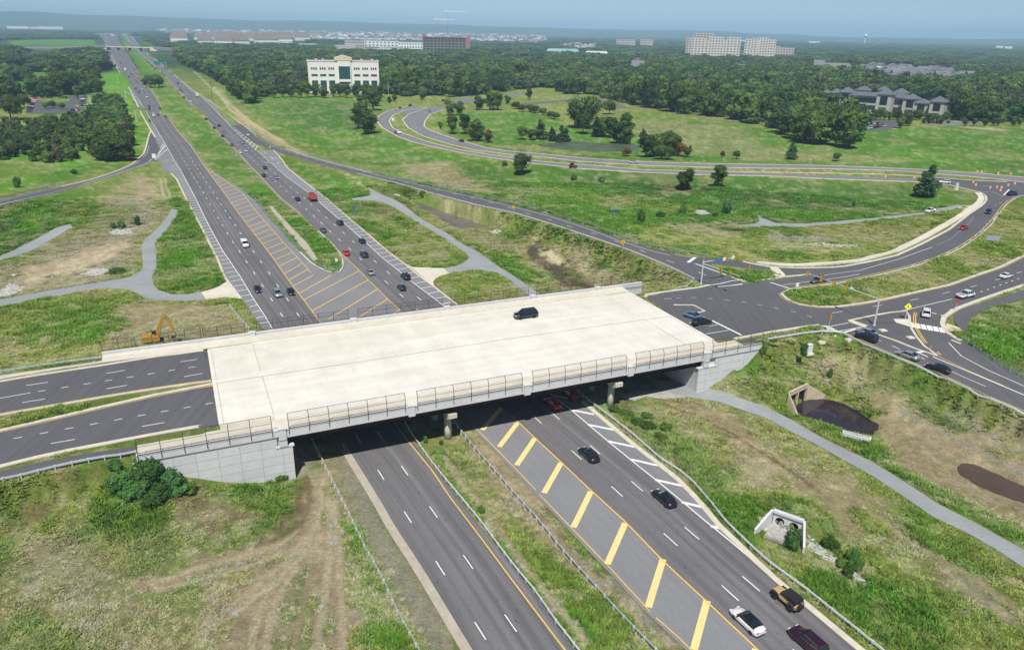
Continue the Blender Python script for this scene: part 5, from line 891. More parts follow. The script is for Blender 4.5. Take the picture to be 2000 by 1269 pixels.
# box culvert with two openings at the dark pond
A_ = P([(1536,790,0)])[0]; t = thing('box_culvert', 'tan concrete double box culvert with sloping wing wall at the dark pond', 'culvert', (A_[0], A_[1], -.4))
q0 = P([(1538,799,-.4)])[0]; q1 = P([(1572,782,-.4)])[0]; q2 = P([(1615,777,-.3)])[0]
M_TAN = mat('stained_concrete', (.50,.42,.30), .9, var=.15, scale=.8)
d = (q1-q0)[:2]; Lc = np.linalg.norm(d); d = d/Lc; nn = np.array([d[1], -d[0]]);   # nn points out of the bank towards the water
if nn@(np.array(P([(1640,820,0)])[0][:2])-q0[:2]) < 0: nn = -nn
def loc(a, b, z): return (q0[0]+d[0]*a+nn[0]*b-A_[0], q0[1]+d[1]*a+nn[1]*b-A_[1], z)
def lbox(mb, a0, a1, b0, b1, z0, z1, mi=0):
    mb.add([loc(a, b, z) for z in (z0, z1) for b in (b0, b1) for a in (a0, a1)], [(0,2,3,1),(4,5,7,6),(0,1,5,4),(2,6,7,3),(0,4,6,2),(1,3,7,5)], mi)
Hc = 3.3
m_ = MB(); lbox(m_, -.2, Lc+.2, -.3, .1, Hc-.6, Hc+.3); lbox(m_, -.3, 0, -.3, .1, -1.2, Hc-.6); lbox(m_, Lc/2-.15, Lc/2+.15, -3, .1, -1.2, Hc-.6); lbox(m_, Lc, Lc+.3, -.3, .1, -1.2, Hc-.6); m_.build('headwall', M_TAN, t)
m_ = MB(); lbox(m_, 0, Lc/2-.15, -.36, -.31, -1, Hc-.6); lbox(m_, Lc/2+.15, Lc, -.36, -.31, -1, Hc-.6); m_.build('barrel_shade_panel', M_BLACK, t)  # thin black panels close the openings, painted as the shade within
m_ = MB(); e = (q2-q1)[:2]; e1 = np.array([q1[0]-A_[0], q1[1]-A_[1]]); e2 = np.array([q2[0]-A_[0], q2[1]-A_[1]]); pn = np.array([e[1], -e[0]])/np.linalg.norm(e)*.35
m_.add([(e1[0],e1[1],-1),(e2[0],e2[1],-1),(e2[0],e2[1],.6),(e1[0],e1[1],Hc+.2),(e1[0]-pn[0],e1[1]-pn[1],-1),(e2[0]-pn[0],e2[1]-pn[1],-1),(e2[0]-pn[0],e2[1]-pn[1],.6),(e1[0]-pn[0],e1[1]-pn[1],Hc+.2)], [(0,1,2,3),(7,6,5,4),(3,2,6,7),(0,3,7,4),(1,5,6,2)]); m_.build('wing_wall', M_TAN, t)
m_ = MB(); f0 = np.array(loc(-.3, 0, 0))[:2]; f1 = f0+nn*2.6-d*.4; pn = d*.3
m_.add([(f0[0],f0[1],-1.2),(f1[0],f1[1],-1.2),(f1[0],f1[1],.3),(f0[0],f0[1],Hc+.2),(f0[0]-pn[0],f0[1]-pn[1],-1.2),(f1[0]-pn[0],f1[1]-pn[1],-1.2),(f1[0]-pn[0],f1[1]-pn[1],.3),(f0[0]-pn[0],f0[1]-pn[1],Hc+.2)], [(3,2,1,0),(4,5,6,7),(7,6,2,3),(4,7,3,0),(2,6,5,1)]); m_.build('wing_wall', M_TAN, t)
# concrete block on the pond rim
a, b = P([(1645,849,.1),(1700,863,.1)]); t = thing('concrete_block', 'long grey concrete block lying on the bank of the dark pond', 'block', tuple((a+b)/2)); dd = b-a; Lb = np.linalg.norm(dd[:2])/2
MB().box(-Lb, Lb, -.55, .55, -.3, .75, 0, math.atan2(dd[1], dd[0])).build('block_body', M_WALL, t); MB().box(-Lb+.2, Lb-.2, -.35, .35, .75, .80, 0, math.atan2(dd[1], dd[0])).build('block_lid', M_GRAVR, t)
def headwall(label, pa, pb, z, hgt, pipes, rad, wing_l=3.0, m=M_WALL, rocks=True):
    a = P([(pa[0], pa[1], z)])[0]; b = P([(pb[0], pb[1], z)])[0]; d = (b-a)[:2]; Lw = np.linalg.norm(d); rz = math.atan2(d[1], d[0]); t = thing('pipe_culvert', label, 'culvert', tuple(a), rz)
    # face with round openings: fan between arc and rectangle
    m_ = MB(); n = pipes; cw = Lw/n
    for k in range(n):
        cx = cw*(k+.5); cz = rad+.15; N_ = 24; arc = [(cx+rad*math.cos(2*math.pi*i/N_), 0, cz+rad*math.sin(2*math.pi*i/N_)) for i in range(N_)]; out = []
        for i in range(N_):
            c_, s_ = math.cos(2*math.pi*i/N_), math.sin(2*math.pi*i/N_); x0, x1, z0, z1 = -cw/2, cw/2, -cz-.6, hgt-cz; f = min((x1/c_ if c_ > 1e-6 else 1e9), (x0/c_ if c_ < -1e-6 else 1e9), (z1/s_ if s_ > 1e-6 else 1e9), (z0/s_ if s_ < -1e-6 else 1e9)); out.append((cx+c_*f, 0, cz+s_*f))
        m_.add(arc+out, [(i, (i+1) % N_, N_+(i+1) % N_, N_+i) for i in range(N_)])
    m_.box(-.15, Lw+.15, 0.02, .4, hgt-.02, hgt+.12); m_.box(-.15, Lw+.15, -.25, .02, hgt-.25, hgt+.1); m_.build('headwall', m, t)
    for k in range(n):
        cx = cw*(k+.5); m_ = MB(); m_.loft([[(cx+rad*math.cos(2*math.pi*i/20), y, rad+.15+rad*math.sin(2*math.pi*i/20)) for i in range(20)] for y in (0.02, .42)]); m_.f = m_.f[:-2]+[m_.f[-1]]; m_.build('pipe', M_BLACK, t)  # short pipe and end cap in black, shade of its depth painted in
    for s in (-1, 1):
        x = -.1 if s < 0 else Lw+.1; x2 = x+s*wing_l*.35; y2 = -wing_l; th = .3*s; m_ = MB()
        m_.add([(x,0,-.6),(x2,y2,-.6),(x2,y2,.35),(x,0,hgt+.1),(x+th,0,-.6),(x2+th,y2,-.6),(x2+th,y2,.35),(x+th,0,hgt+.1)], [(0,1,2,3),(7,6,5,4),(3,2,6,7),(1,5,6,2)]); m_.build('wing_wall', m, t)
    MB().box(0, Lw, -wing_l, 0, -.5, -.02).build('apron', M_GRAVR, t); return t
headwall('white twin pipe culvert headwall above the round dark shrub', (1508,1022), (1563,1042), .2, 2.2, 2, .62, 3.2)
headwall('pale triple pipe culvert headwall at the top of the muddy channel', (1050,463), (1077,469), 1.0, 2.0, 3, .55, 2.6)
headwall('tiny white twin pipe headwall above the muddy pond', (771,387), (780,389), .8, 1.5, 2, .45, 1.2)

# rock fill beside the drains
ROCKS = []
def rocks(label, pix, n, size=.45, m=None, seed=1):
    q = G(pix)[:, :2]; ROCKS.append(q); lo, hi = q.min(0), q.max(0); r_ = random.Random(seed); m_ = MB(); k = 0; pts_ = []
    while k < n:
        x, y = r_.uniform(lo[0], hi[0]), r_.uniform(lo[1], hi[1])
        if pts_in(np.array([x]), np.array([y]), q)[0] > 0: pts_.append((x, y)); k += 1
    zz = H(pts_)
    for (x, y), z in zip(pts_, zz):
        s = size*r_.uniform(.5, 1.4); v = [(x+s*r_.uniform(.6,1)*dx, y+s*r_.uniform(.6,1)*dy, z+s*.7*r_.uniform(.5,1)*dz) for dx, dy, dz in ((1,0,0),(0,1,0),(-1,0,0),(0,-1,0),(0,0,1),(0,0,-1))]
        m_.add(v, [(0,1,4),(1,2,4),(2,3,4),(3,0,4),(1,0,5),(2,1,5),(3,2,5),(0,3,5)])
    o = m_.build('rock_pile', m or mat('rip_rap', (.40,.40,.39), .9, var=.35, scale=.9)); return tag(o, label, 'rocks', 'rip rap beside drains and ditches', 'stuff')
rocks('grey rip rap below the tall weeds on the left', [(212,454),(225,447),(258,446),(258,456),(230,460),(212,459)], 260, .4, seed=2)
rocks('grey rip rap strip above the gravel fork on the left', [(155,536),(185,524),(212,524),(215,532),(185,540)], 260, .4, seed=3)
rocks('grey rip rap heap at the left edge', [(0,565),(20,553),(48,560),(35,572),(10,580),(-20,580)], 320, .4, seed=4)
rocks('rip rap at the end of the muddy pond', [(955,451),(975,448),(992,455),(970,458)], 120, .4, seed=5)
rocks('rip rap among the green weeds beyond the ramp', [(1355,410),(1375,410),(1392,420),(1370,424),(1358,418)], 140, .5, seed=6)
rocks('rip rap in front of the twin pipe headwall', [(1478,1010),(1500,1000),(1538,1020),(1545,1042),(1510,1045),(1485,1028)], 380, .28, seed=7)
rocks('rip rap under the low shrubs below the twin pipes', [(1570,1045),(1590,1050),(1650,1100),(1700,1140),(1690,1150),(1640,1110),(1580,1070)], 300, .26, seed=8)
rocks('rip rap ditch beside the lower right field', [(1560,477),(1600,474),(1675,478),(1672,482),(1600,482)], 150, .4, seed=9)
tick('bridge and drains')

# ------------------------------------------------------------------ vehicles (x forward, origin on the ground)
def paint(name, col, metal=.0, rough=.3):
    if name in MATS: return MATS[name]
    m = bpy.data.materials.new(name); m.use_nodes = True; b = m.node_tree.nodes['Principled BSDF']; b.inputs['Base Color'].default_value = (*col, 1); b.inputs['Metallic'].default_value = metal; b.inputs['Roughness'].default_value = rough
    b.inputs['Coat Weight'].default_value = .8; b.inputs['Coat Roughness'].default_value = .05; MATS[name] = m; return m
PC = dict(white=(.72,.72,.72), black=(.008,.009,.012), navy=(.010,.022,.055), blue=(.02,.05,.16), silver=(.34,.37,.40), grey=(.12,.13,.145), darkgrey=(.035,.04,.048), red=(.42,.012,.02), maroon=(.05,.006,.022), tan=(.52,.34,.14), lightblue=(.13,.25,.36), dullred=(.25,.05,.035), brightred=(.6,.015,.02))
def pm(c): return paint('car_paint_'+c, PC[c], .35 if c in ('silver', 'grey', 'lightblue', 'navy', 'darkgrey', 'maroon') else 0)
GLASS = paint('car_glass', (.012,.018,.024), 0, .05); TYRE = mat('tyre_rubber', (.02,.02,.02), .9, var=0); RIM = paint('wheel_rim', (.35,.36,.38), .8, .3); DRIM = paint('dark_rim', (.03,.03,.03), .5, .4)
LAMP = paint('head_lamp', (.75,.78,.8), 0, .1); TAIL = paint('tail_lamp', (.35,.01,.012), 0, .2); TRIM = mat('black_trim', (.018,.018,.02), .7, var=0); PLATE = mat('number_plate', (.6,.6,.6), .6, var=0)
def body_loft(st, W):
    """stations: (x, half-width factor, bottom z, top z)"""
    rings = []
    for x, wf, zb, zt in st:
        w_ = W/2*wf; zm = zb+(zt-zb)*.45
        rings.append([(x, -w_*.86, zb), (x, -w_*.97, zb+.12), (x, -w_, zm), (x, -w_*.97, zb+(zt-zb)*.8), (x, -w_*.86, zt), (x, 0, zt+.03), (x, w_*.86, zt), (x, w_*.97, zb+(zt-zb)*.8), (x, w_, zm), (x, w_*.97, zb+.12), (x, w_*.86, zb)])
    return rings
def cabin(m_g, m_r, bx, rx, zb, zr, W, Wr, pill=True, mg=0, mr=0):
    """frustum: base from bx[0] to bx[1], roof from rx[0] to rx[1]"""
    a = [(bx[0], -W/2, zb), (bx[1], -W/2*.94, zb), (bx[1], W/2*.94, zb), (bx[0], W/2, zb)]; t = [(rx[0], -Wr/2, zr), (rx[1], -Wr/2, zr), (rx[1], Wr/2, zr), (rx[0], Wr/2, zr)]
    m_g.add(a+t, [(0,1,5,4),(1,2,6,5),(2,3,7,6),(3,0,4,7)], mg)
    k = .04; tt = [(x, y*1.04, z) for x, y, z in t]; c1 = [(x*1, y*.8, z+k) for x, y, z in t]; m_r.add(tt+c1, [(0,1,5,4),(1,2,6,5),(2,3,7,6),(3,0,4,7),(4,5,6,7)], mr)
    if pill:
        for i in range(4): m_r.bar(a[i], tt[i], .045, 4, mi=mr)
        xm = (rx[0]+rx[1])/2
        for s in (-1, 1): m_r.bar((xm, s*W/2*.97, zb), (xm, s*Wr/2*1.03, zr), .05, 4, mi=mr)
KIND = {
 'sedan': dict(L=4.75, W=1.85, R=.33, wx=(-1.42,1.42), st=[(-2.36,.80,.42,.80),(-2.25,.93,.30,.97),(-1.75,.99,.22,1.04),(-1.0,1,.2,1.0),(0,1,.2,.96),(.95,1,.2,.96),(1.6,.98,.22,.87),(2.15,.92,.24,.74),(2.37,.76,.34,.58)], cab=[((-1.85,1.15),(-.95,.25),.97,1.44,1.66,1.22)]),
 'suv': dict(L=4.85, W=1.95, R=.38, wx=(-1.42,1.45), st=[(-2.40,.86,.48,.95),(-2.32,.96,.35,1.12),(-1.6,1,.3,1.16),(0,1,.3,1.12),(.95,1,.3,1.12),(1.7,.98,.3,1.06),(2.25,.93,.34,.96),(2.42,.80,.42,.74)], cab=[((-2.28,1.25),(-1.95,.45),1.12,1.74,1.78,1.40)]),
 'hatch': dict(L=4.2, W=1.8, R=.32, wx=(-1.25,1.28), st=[(-2.08,.84,.42,.85),(-2.0,.95,.3,1.0),(-1.2,1,.22,1.02),(0,1,.22,.99),(.85,1,.22,.98),(1.45,.97,.24,.9),(1.95,.9,.26,.74),(2.1,.75,.36,.6)], cab=[((-1.95,1.1),(-1.35,.25),1.0,1.5,1.62,1.22)]),
 'pickup': dict(L=5.7, W=2.0, R=.40, wx=(-1.75,1.85), st=[(-2.85,.9,.55,.9),(-2.8,.97,.45,1.12),(-.65,1,.42,1.14),(.9,1,.42,1.14),(1.7,1,.42,1.14),(2.5,.96,.42,1.08),(2.85,.86,.5,.9)], cab=[((-.75,1.75),(-.55,1.1),1.14,1.85,1.80,1.46)], bed=(-2.68,-.85)),
 'van': dict(L=5.6, W=2.1, R=.38, wx=(-1.75,1.8), st=[(-2.8,.94,.45,1.3),(-2.75,1,.4,2.2),(-1.5,1,.4,2.35),(.9,1,.4,2.32),(1.35,.99,.4,1.9),(1.8,.98,.4,1.35),(2.5,.93,.4,1.15),(2.8,.82,.48,.85)], cab=[((1.0,1.9),(.95,1.2),1.32,2.1,1.96,1.8)]),
}
def wheel_meshes(Rr, wdt=.24, dark=False):
    k = ('wheel', Rr, dark)
    if k in MESHC: return MESHC[k]
    m_ = MB(); n = 16; rings = []
    for y, r_ in ((-wdt/2, Rr*.62), (-wdt/2, Rr*.93), (-wdt/2*.8, Rr), (wdt/2*.8, Rr), (wdt/2, Rr*.93), (wdt/2, Rr*.62)): rings.append([(r_*math.cos(2*math.pi*i/n), y, r_*math.sin(2*math.pi*i/n)) for i in range(n)])
    m_.loft(rings); a = m_.build('tyre', TYRE, link=False).data
    m_ = MB()
    for s in (-1, 1):
        rg = [(Rr*.6*math.cos(2*math.pi*i/n), s*(wdt/2+.005), Rr*.6*math.sin(2*math.pi*i/n)) for i in range(n)]; m_.add(rg+[(0, s*(wdt/2-.05), 0)], [(i, (i+1) % n, n) for i in range(n)])
    b = m_.build('rim', DRIM if dark else RIM, link=False).data; MESHC[k] = (a, b); return a, b
MESHC = {}
def addmesh(name, me, parent, loc=(0, 0, 0), m=None):
    o = bpy.data.objects.new(name, me); C.objects.link(o); o.parent = parent; o.location = loc
    if m is not None: o.material_slots[0].link = 'OBJECT'; o.material_slots[0].material = m
    return o
def car_meshes(kind):
    if kind in MESHC: return MESHC[kind]
    K = KIND[kind]; d = {}; PB = pm('white')
    m_ = MB(); m_.loft(body_loft(K['st'], K['W']))
    if 'bed' in K:
        x0, x1 = K['bed']; w_ = K['W']/2-.12; zt = K['st'][2][3]
        m_ = MB(); m_.loft(body_loft([s for s in K['st'] if s[0] > -1], K['W'])); st = [s for s in K['st'] if s[0] < -.6]; zb = .75
        for s in (-1, 1): m_.loft([[(x, s*(K['W']/2)*wf, .5), (x, s*(K['W']/2)*wf, zt+.02), (x, s*w_*.97, zt+.02), (x, s*w_*.97, .5)] for x, wf in ((-2.82, .95), (-2.0, 1), (-.66, 1))])
        m_.box(-2.85, -2.74, -w_*1.02, w_*1.02, .5, zt); m_.box(-2.8, -.66, -w_, w_, .48, .62); m_.box(-.9, -.64, -w_, w_, .5, zt)
    me = m_.build('body', PB, link=False).data
    d['body'] = me
    for p in me.polygons: p.use_smooth = len(p.vertices) == 4
    gl, rf = MB(), MB()
    for c in K['cab']: cabin(gl, rf, *c)
    if kind == 'van': rf = MB(); gl.box(.2, .85, -1.055, 1.055, 1.35, 1.9)
    d['windows'] = gl.build('windows', GLASS, link=False).data
    d['roof'] = rf.build('roof', PB, link=False).data if rf.f else None
    xf, xr = K['st'][-1][0], K['st'][0][0]; zf = (K['st'][-2][3]*.82); zr = K['st'][1][3]*.85; hw = K['W']/2
    m_ = MB().box(-.14, .1, -.2, .2, -.07, .07); d['headlight'] = m_.build('headlight', LAMP, link=False).data
    m_ = MB().box(-.05, .09, -.19, .19, -.09, .09); d['taillight'] = m_.build('taillight', TAIL, link=False).data
    m_ = MB().box(xf-.04, xf+.02, -hw*.5, hw*.5, .36, .50); d['grille'] = m_.build('grille', TRIM, link=False).data; m_ = MB().box(xr-.02, xr+.05, -hw*.7, hw*.7, .32, .45); d['rear_bumper'] = m_.build('rear_bumper', TRIM, link=False).data
    m_ = MB(); zmir = K['cab'][0][2]; xm = K['cab'][0][0][1]-.35
    m_.box(-.08, .08, -.12, .12, 0, .14); d['mpos'] = (xm, hw-.0, zmir); d['mirror'] = m_.build('mirror', TRIM, link=False).data
    d['pos'] = (xf, xr, zf, zr, hw); MESHC[kind] = d; return d
def place(px, py, dirn):
    p = P([(px, py, 0)])[0]; z = 0
    for _ in range(12): z = .5*z+.5*(float(H(p[None, :2])[0])+.55); p = P([(px, py, z)])[0]
    z = float(H(p[None, :2])[0])
    if WAYS.get(dirn) is not None:
        w_, sgn = WAYS[dirn]; i = int(np.argmin(np.hypot(w_[:, 0]-p[0], w_[:, 1]-p[1]))); i = min(max(i, 1), len(w_)-2); t = (w_[i+1]-w_[i-1])*sgn; a = math.atan2(t[1], t[0])
    else:
        q = P([(px+dirn[0], py+dirn[1], z)])[0]-P([(px, py, z)])[0]; a = math.atan2(q[1], q[0])
    return (p[0], p[1], z+.09), a
WAYS = {'L': (resample(lerp_lines(LW, LE, .5), 6), 1), 'R': (resample(np.vstack([lerp_lines(RW, RE, .5)[:-6], lerp_lines(RW2, RE2, .5)]), 6), -1)}
def vehicle(kind, col, px, py, dirn, label, cat='car', group='cars on the highway', deck=None, top=None, extra=None):
    if deck: p = P([(px, py, deck+.55)])[0]; q = P([(px+dirn[0], py+dirn[1], deck)])[0]-P([(px, py, deck)])[0]; loc_, a = (p[0], p[1], deck+.0), math.atan2(q[1], q[0])
    else: loc_, a = place(px, py, dirn)
    nm = {'sedan': 'sedan_car', 'suv': 'sport_utility_car', 'hatch': 'hatchback_car', 'pickup': 'pickup_truck', 'van': 'delivery_van'}[kind]
    t = thing(nm, label, cat, loc_, a, group); sc_ = 1.07 if deck else (.97 if group == G2 else .92); t.scale = (sc_, sc_, sc_); d = car_meshes(kind); K = KIND[kind]; pnt = pm(col); xf, xr, zf, zr, hw = d['pos']
    b = addmesh('body', d['body'], t, m=pnt)
    addmesh('windows', d['windows'], t)
    if d['roof']: addmesh('roof', d['roof'], t, m=pm(top) if top else pnt)
    addmesh('grille', d['grille'], t); addmesh('rear_bumper', d['rear_bumper'], t)
    for s in (-1, 1): addmesh('mirror', d['mirror'], t, d['mpos'] if s > 0 else (d['mpos'][0], -d['mpos'][1], d['mpos'][2]))
    ty, ri = wheel_meshes(K['R'], .24, col in ('tan', 'black') and kind != 'sedan')
    for x in K['wx']:
        for s in (-1, 1): o = addmesh('wheel', ty, t, (x, s*(hw-.12), K['R'])); addmesh('rim', ri, o)
    for s in (-1, 1): addmesh('headlight', d['headlight'], t, (xf-.1, s*hw*.62, zf)); addmesh('taillight', d['taillight'], t, (xr+.06, s*hw*.66, zr))
    if extra: extra(t, K)
    return t
G1 = 'cars on the highway beyond the bridge'; G2 = 'cars on the near side of the highway'; G3 = 'cars at the junction'
V = vehicle
V('suv','black',1027,615,(-30,4),'black sport utility car alone on the pale bridge deck', 'suv', 'cars at the junction', deck=8.15)
V('van','white',478,478,'L','white delivery van on the left carriageway beside the yellow bars','van',G1)
V('sedan','navy',503,565,'L','dark navy sedan nearest the white edge line just beyond the bridge','car',G1)
V('suv','silver',542,574,'L','silver suv between two dark cars just beyond the bridge','suv',G1)
V('sedan','black',568,570,'L','black sedan beside the yellow line just beyond the bridge','car',G1)
V('hatch','darkgrey',784,562,'R','dark grey hatchback nearest the far bridge fence in the middle lane','car',G1)
V('suv','black',792,541,'R','black suv close to the white shoulder bars near the right concrete apron','suv',G1)
V('sedan','silver',723,532,'R','silver sedan abreast of the last long yellow bar','car',G1)
V('suv','darkgrey',711,498,'R','dark grey suv level with the tip of the grass median','suv',G1)
V('sedan','brightred',676,494,'R','bright red sedan beside the tip of the grass median','car',G1)
V('sedan','navy',707,471,'R','navy sedan in the right lane ahead of the dark grey suv','car',G1)
V('suv','black',664,436,'R','black suv in the right lane above the navy sedan','suv',G1)
V('sedan','grey',631,450,'R','slate grey sedan in the left lane beside the grass median','car',G1)
V('sedan','navy',581,389,'R','navy sedan in the left lane beside the dump truck','car',G1)
V('sedan','silver',540,347,'R','silver sedan beside the shoulder bars ahead of the dump truck','car',G1)
V('sedan','darkgrey',515,343,'R','dark sedan in the left lane, lower of a pair beyond the dump truck','car',G1)
V('suv','darkgrey',517,328,'R','dark suv in the middle lane, upper of a pair beyond the dump truck','suv',G1)
V('sedan','white',484,264,'R','white sedan in the exit lane at the gore stripes','car',G1)
V('sedan','silver',474,279,'R','small silver car alone between the lanes near the gore','car',G1)
V('suv','grey',453,284,'R','grey suv near the grass median left of two white cars','suv',G1)
V('suv','white',469,298,'R','white suv, left of two white cars side by side','suv',G1)
V('hatch','white',480,295,'R','white hatchback, right of two white cars side by side','car',G1)
V('sedan','maroon',435,266,'R','maroon sedan on the far right carriageway','car',G1)
V('sedan','silver',438,257,'R','silver sedan just above the maroon sedan','car',G1)
V('suv','black',428,246,'R','black suv, right of a dark pair on the far carriageway','suv',G1)
V('sedan','black',418.6,250,'R','black sedan, left of a dark pair on the far carriageway','car',G1)
V('suv','darkgrey',402.7,233,'R','lone dark suv on the far right carriageway below the box truck','suv',G1)
V('van','white',300,226,'L','large white van in the left lane under the highway sign gantry','van',G1)
V('sedan','grey',309.6,225,'L','grey car just right of the large white van','car',G1)
V('sedan','black',324,228,'L','black car near the grass median by the sign gantry','car',G1)
V('sedan','black',292.5,236.5,'L','black car at the ramp lane below the large white van','car',G1)
V('suv','black',312.6,213,'L','black suv above the sign gantry beside the median','suv',G1)
# near side
V('sedan','brightred',1080,788,'R','red sedan coming out of the bridge shadow','car',G2)
V('sedan','red',1111,768,'R','dull red sedan in the shade under the bridge by the white bars','car',G2)
V('sedan','black',1150,888,'R','black sedan between the lane dashes nearest the bridge','car',G2)
V('sedan','black',1297,973,'R','black sedan beside the white shoulder bars and edge line','car',G2)
V('sedan','white',1460,1213,'R','white sedan with black roof beside the last yellow bar','car',G2, top='black')
def maroon_x(t, K):
    m_ = MB()
    for s in (-1, 1): m_.bar((-1.8, s*.66, 1.80), (.2, s*.66, 1.80), .03, 6)
    m_.build('roof_rack', RIM, t); MB().box(-.5, .2, -.4, .4, 1.775, 1.80).build('sunroof', GLASS, t)
V('suv','maroon',1578,1254,'R','dark maroon suv with roof rails cut by the bottom edge','suv',G2, extra=maroon_x)
# junction
V('sedan','lightblue',1355,617,(30,8),'light blue sedan waiting at the stop line by the bridge end','car',G3)
V('sedan','black',1371,628,(30,-4),'black sedan waiting in front of the light blue sedan by the bridge end','car',G3)
V('sedan','silver',1693,649,(-28,-9),'silver sedan at the lower stop line behind the black suv','car',G3)
V('suv','black',1692,659,(-28,-9),'black suv at the lower stop line beside the guardrail','suv',G3)
V('sedan','silver',1773,694,(-28,-10),'silver sedan on the lower right ramp by the painted arrow','car',G3)
V('sedan','black',1832,719,(-28,-9),'black sedan last in the queue on the lower right ramp','car',G3)
V('suv','white',1809,612,(2,-14),'white suv in the slip lane at the crosswalk','suv',G3)
def load(t, K):
    m_ = MB()
    for x in (-2.4, -1.7, -1.0):
        m_.bar((x, -.8, 1.15), (x, -.8, 1.75), .03, 5); m_.bar((x, .8, 1.15), (x, .8, 1.75), .03, 5); m_.bar((x, -.8, 1.75), (x, .8, 1.75), .03, 5)
    for s in (-1, 1): m_.bar((-2.4, s*.8, 1.75), (-1.0, s*.8, 1.75), .03, 5)
    m_.build('ladder_rack', RIM, t); MB().box(-2.2, -1.2, -.5, .5, .65, 1.15).build('tool_box', mat('grey_box', (.25,.3,.3), .7, var=.1), t)
V('pickup','white',1886,577,(26,-6),'white pickup with a rack in its bed on the lower curving road','pickup',G3, extra=load)
V('sedan','white',1965,539,(26,-7),'white sedan ahead of the white pickup with the rack','car',G3)
V('sedan','grey',1598,548,(-26,4),'grey sedan under the long signal arm','car',G3)
V('sedan','red',1882,445,(-24,8),'red sedan on the right hand curve','car',G3)
V('suv','navy',1931,414,(-10,12),'navy suv on the right hand curve above the red sedan','suv',G3)
V('pickup','navy',1977,379,(20,-3),'dark blue pickup at the far junction by the right edge','pickup',G3)
V('suv','white',1845,356,(-18,-1),'white suv behind the lone dark tree at the far junction','suv',G3)
V('pickup','white',1817,412,(-18,5),'white pickup parked on the gravel track','pickup',G3)
V('sedan','silver',1237,317.5,(16,.4),'silver sedan alone on the long twin road','car','cars on the twin road')
V('sedan','navy',901,275.5,(-14,-3),'navy car on the inner side of the far road bend','car','cars on the twin road')
V('suv','silver',838,218,(-8,3),'silver suv where the far twin roads meet','suv','cars on the twin road')
V('pickup','darkgrey',801,206.5,(10,-2),'dark pickup on the far bend','pickup','cars on the twin road')
V('sedan','darkgrey',781,211,(-8,3),'dark grey car on the far bend left of the dark pickup','car','cars on the twin road')
V('suv','darkgrey',866,197,(10,-1),'dark suv on the road leading past the woods','suv','cars on the twin road')
# jeep: open sided off-road car with black top
loc_, a = place(1537, 1171, 'R'); t = thing('off_road_car', 'tan off road car with black soft top and spare wheel beside the right guardrail', 'off road car', loc_, a, G2); TAN = pm('tan')
m_ = MB(); m_.loft(body_loft([(-1.85,.78,.55,1.1),(-1.8,.8,.5,1.15),(.6,.8,.5,1.15),(.65,.78,.5,1.12),(1.75,.66,.55,1.08),(1.82,.62,.6,1.02)], 2.0)); m_.build('body', TAN, t)
m_ = MB()
for x in (-1.2, 1.25):
    for s in (-1, 1): m_.loft([[(x+dx, s*.62, z), (x+dx, s*.98, z), (x+dx, s*.98, z+.05), (x+dx, s*.62, z+.05)] for dx, z in ((-.62,.75),(-.45,1.0),(.4,1.02),(.62,.72))])
m_.build('wheel_arches', TRIM, t)
m_ = MB(); r_ = MB(); cabin(m_, r_, (-1.75,.62), (-1.65,.35), 1.15, 1.78, 1.56, 1.36); m_.build('windows', GLASS, t); r_.box(-1.72, -.55, -.74, .74, 1.2, 1.77); r_.build('soft_top', TRIM, t)
MB().box(.35, .45, -.7, .7, 1.6, 1.74).build('windscreen_frame', TAN, t)
m_ = MB().box(1.84, 2.02, -.75, .75, .55, .72); m_.box(-2.0, -1.86, -.7, .7, .5, .68); m_.build('bumpers', TRIM, t); ty, ri = wheel_meshes(.42, .3, True)
for x in (-1.2, 1.25):
    for s in (-1, 1): o = addmesh('wheel', ty, t, (x, s*.82, .42)); addmesh('rim', ri, o)
o = addmesh('spare_wheel', ty, t, (-2.02, -.05, .98)); o.rotation_euler = (0, 0, math.pi/2); addmesh('rim', ri, o)
for s in (-1, 1): MB().bar((1.8, s*.4, .92), (1.86, s*.4, .92), .11, 10).build('headlight', LAMP, t); MB().box(-1.92, -1.83, s*.7-.06, s*.7+.06, .85, 1.0).build('taillight', TAIL, t)
# dump truck
loc_, a = place(610, 389, 'R'); t = thing('dump_truck', 'dump truck with white cab and orange red dump body on the right carriageway', 'truck', loc_, a, G1); RD = mat('dump_red', (.40,.085,.045), .6, var=.15)
m_ = MB().box(-3.6, 3.4, -.45, .45, .7, .95); m_.build('chassis', TRIM, t)
m_ = MB(); m_.loft([[(x, -w_, z0), (x, -w_, z1), (x, w_, z1), (x, w_, z0)] for x, w_, z0, z1 in ((1.3,1.1,.8,2.75),(2.0,1.1,.8,2.7),(2.35,1.08,.8,1.8),(3.4,.85,.8,1.65),(3.55,.8,.85,1.4))]); m_.build('cab', pm('white'), t)
MB().box(1.95, 2.30, -1.0, 1.0, 1.85, 2.5).build('windscreen', GLASS, t)
m_ = MB(); z0 = 1.15
for s in (-1, 1):
    m_.box(-3.7, 1.1, s*1.15-.06, s*1.15+.06, z0, 2.55)
    for x in np.arange(-3.6, 1.1, .7): m_.box(x, x+.12, s*1.25-.06, s*1.25+.06, z0, 2.5)
m_.box(-3.75, -3.65, -1.15, 1.15, z0, 2.5); m_.box(1.0, 1.12, -1.15, 1.15, z0, 2.9); m_.box(-3.7, 1.1, -1.15, 1.15, z0, z0+.1); m_.box(.9, 1.7, -1.1, 1.1, 2.85, 2.92); m_.build('dump_body', RD, t)
MB().box(-3.5, .9, -1.05, 1.05, 1.3, 2.2).build('load', mat('soil_load', (.10,.07,.05), .95), t); ty, ri = wheel_meshes(.52, .34)
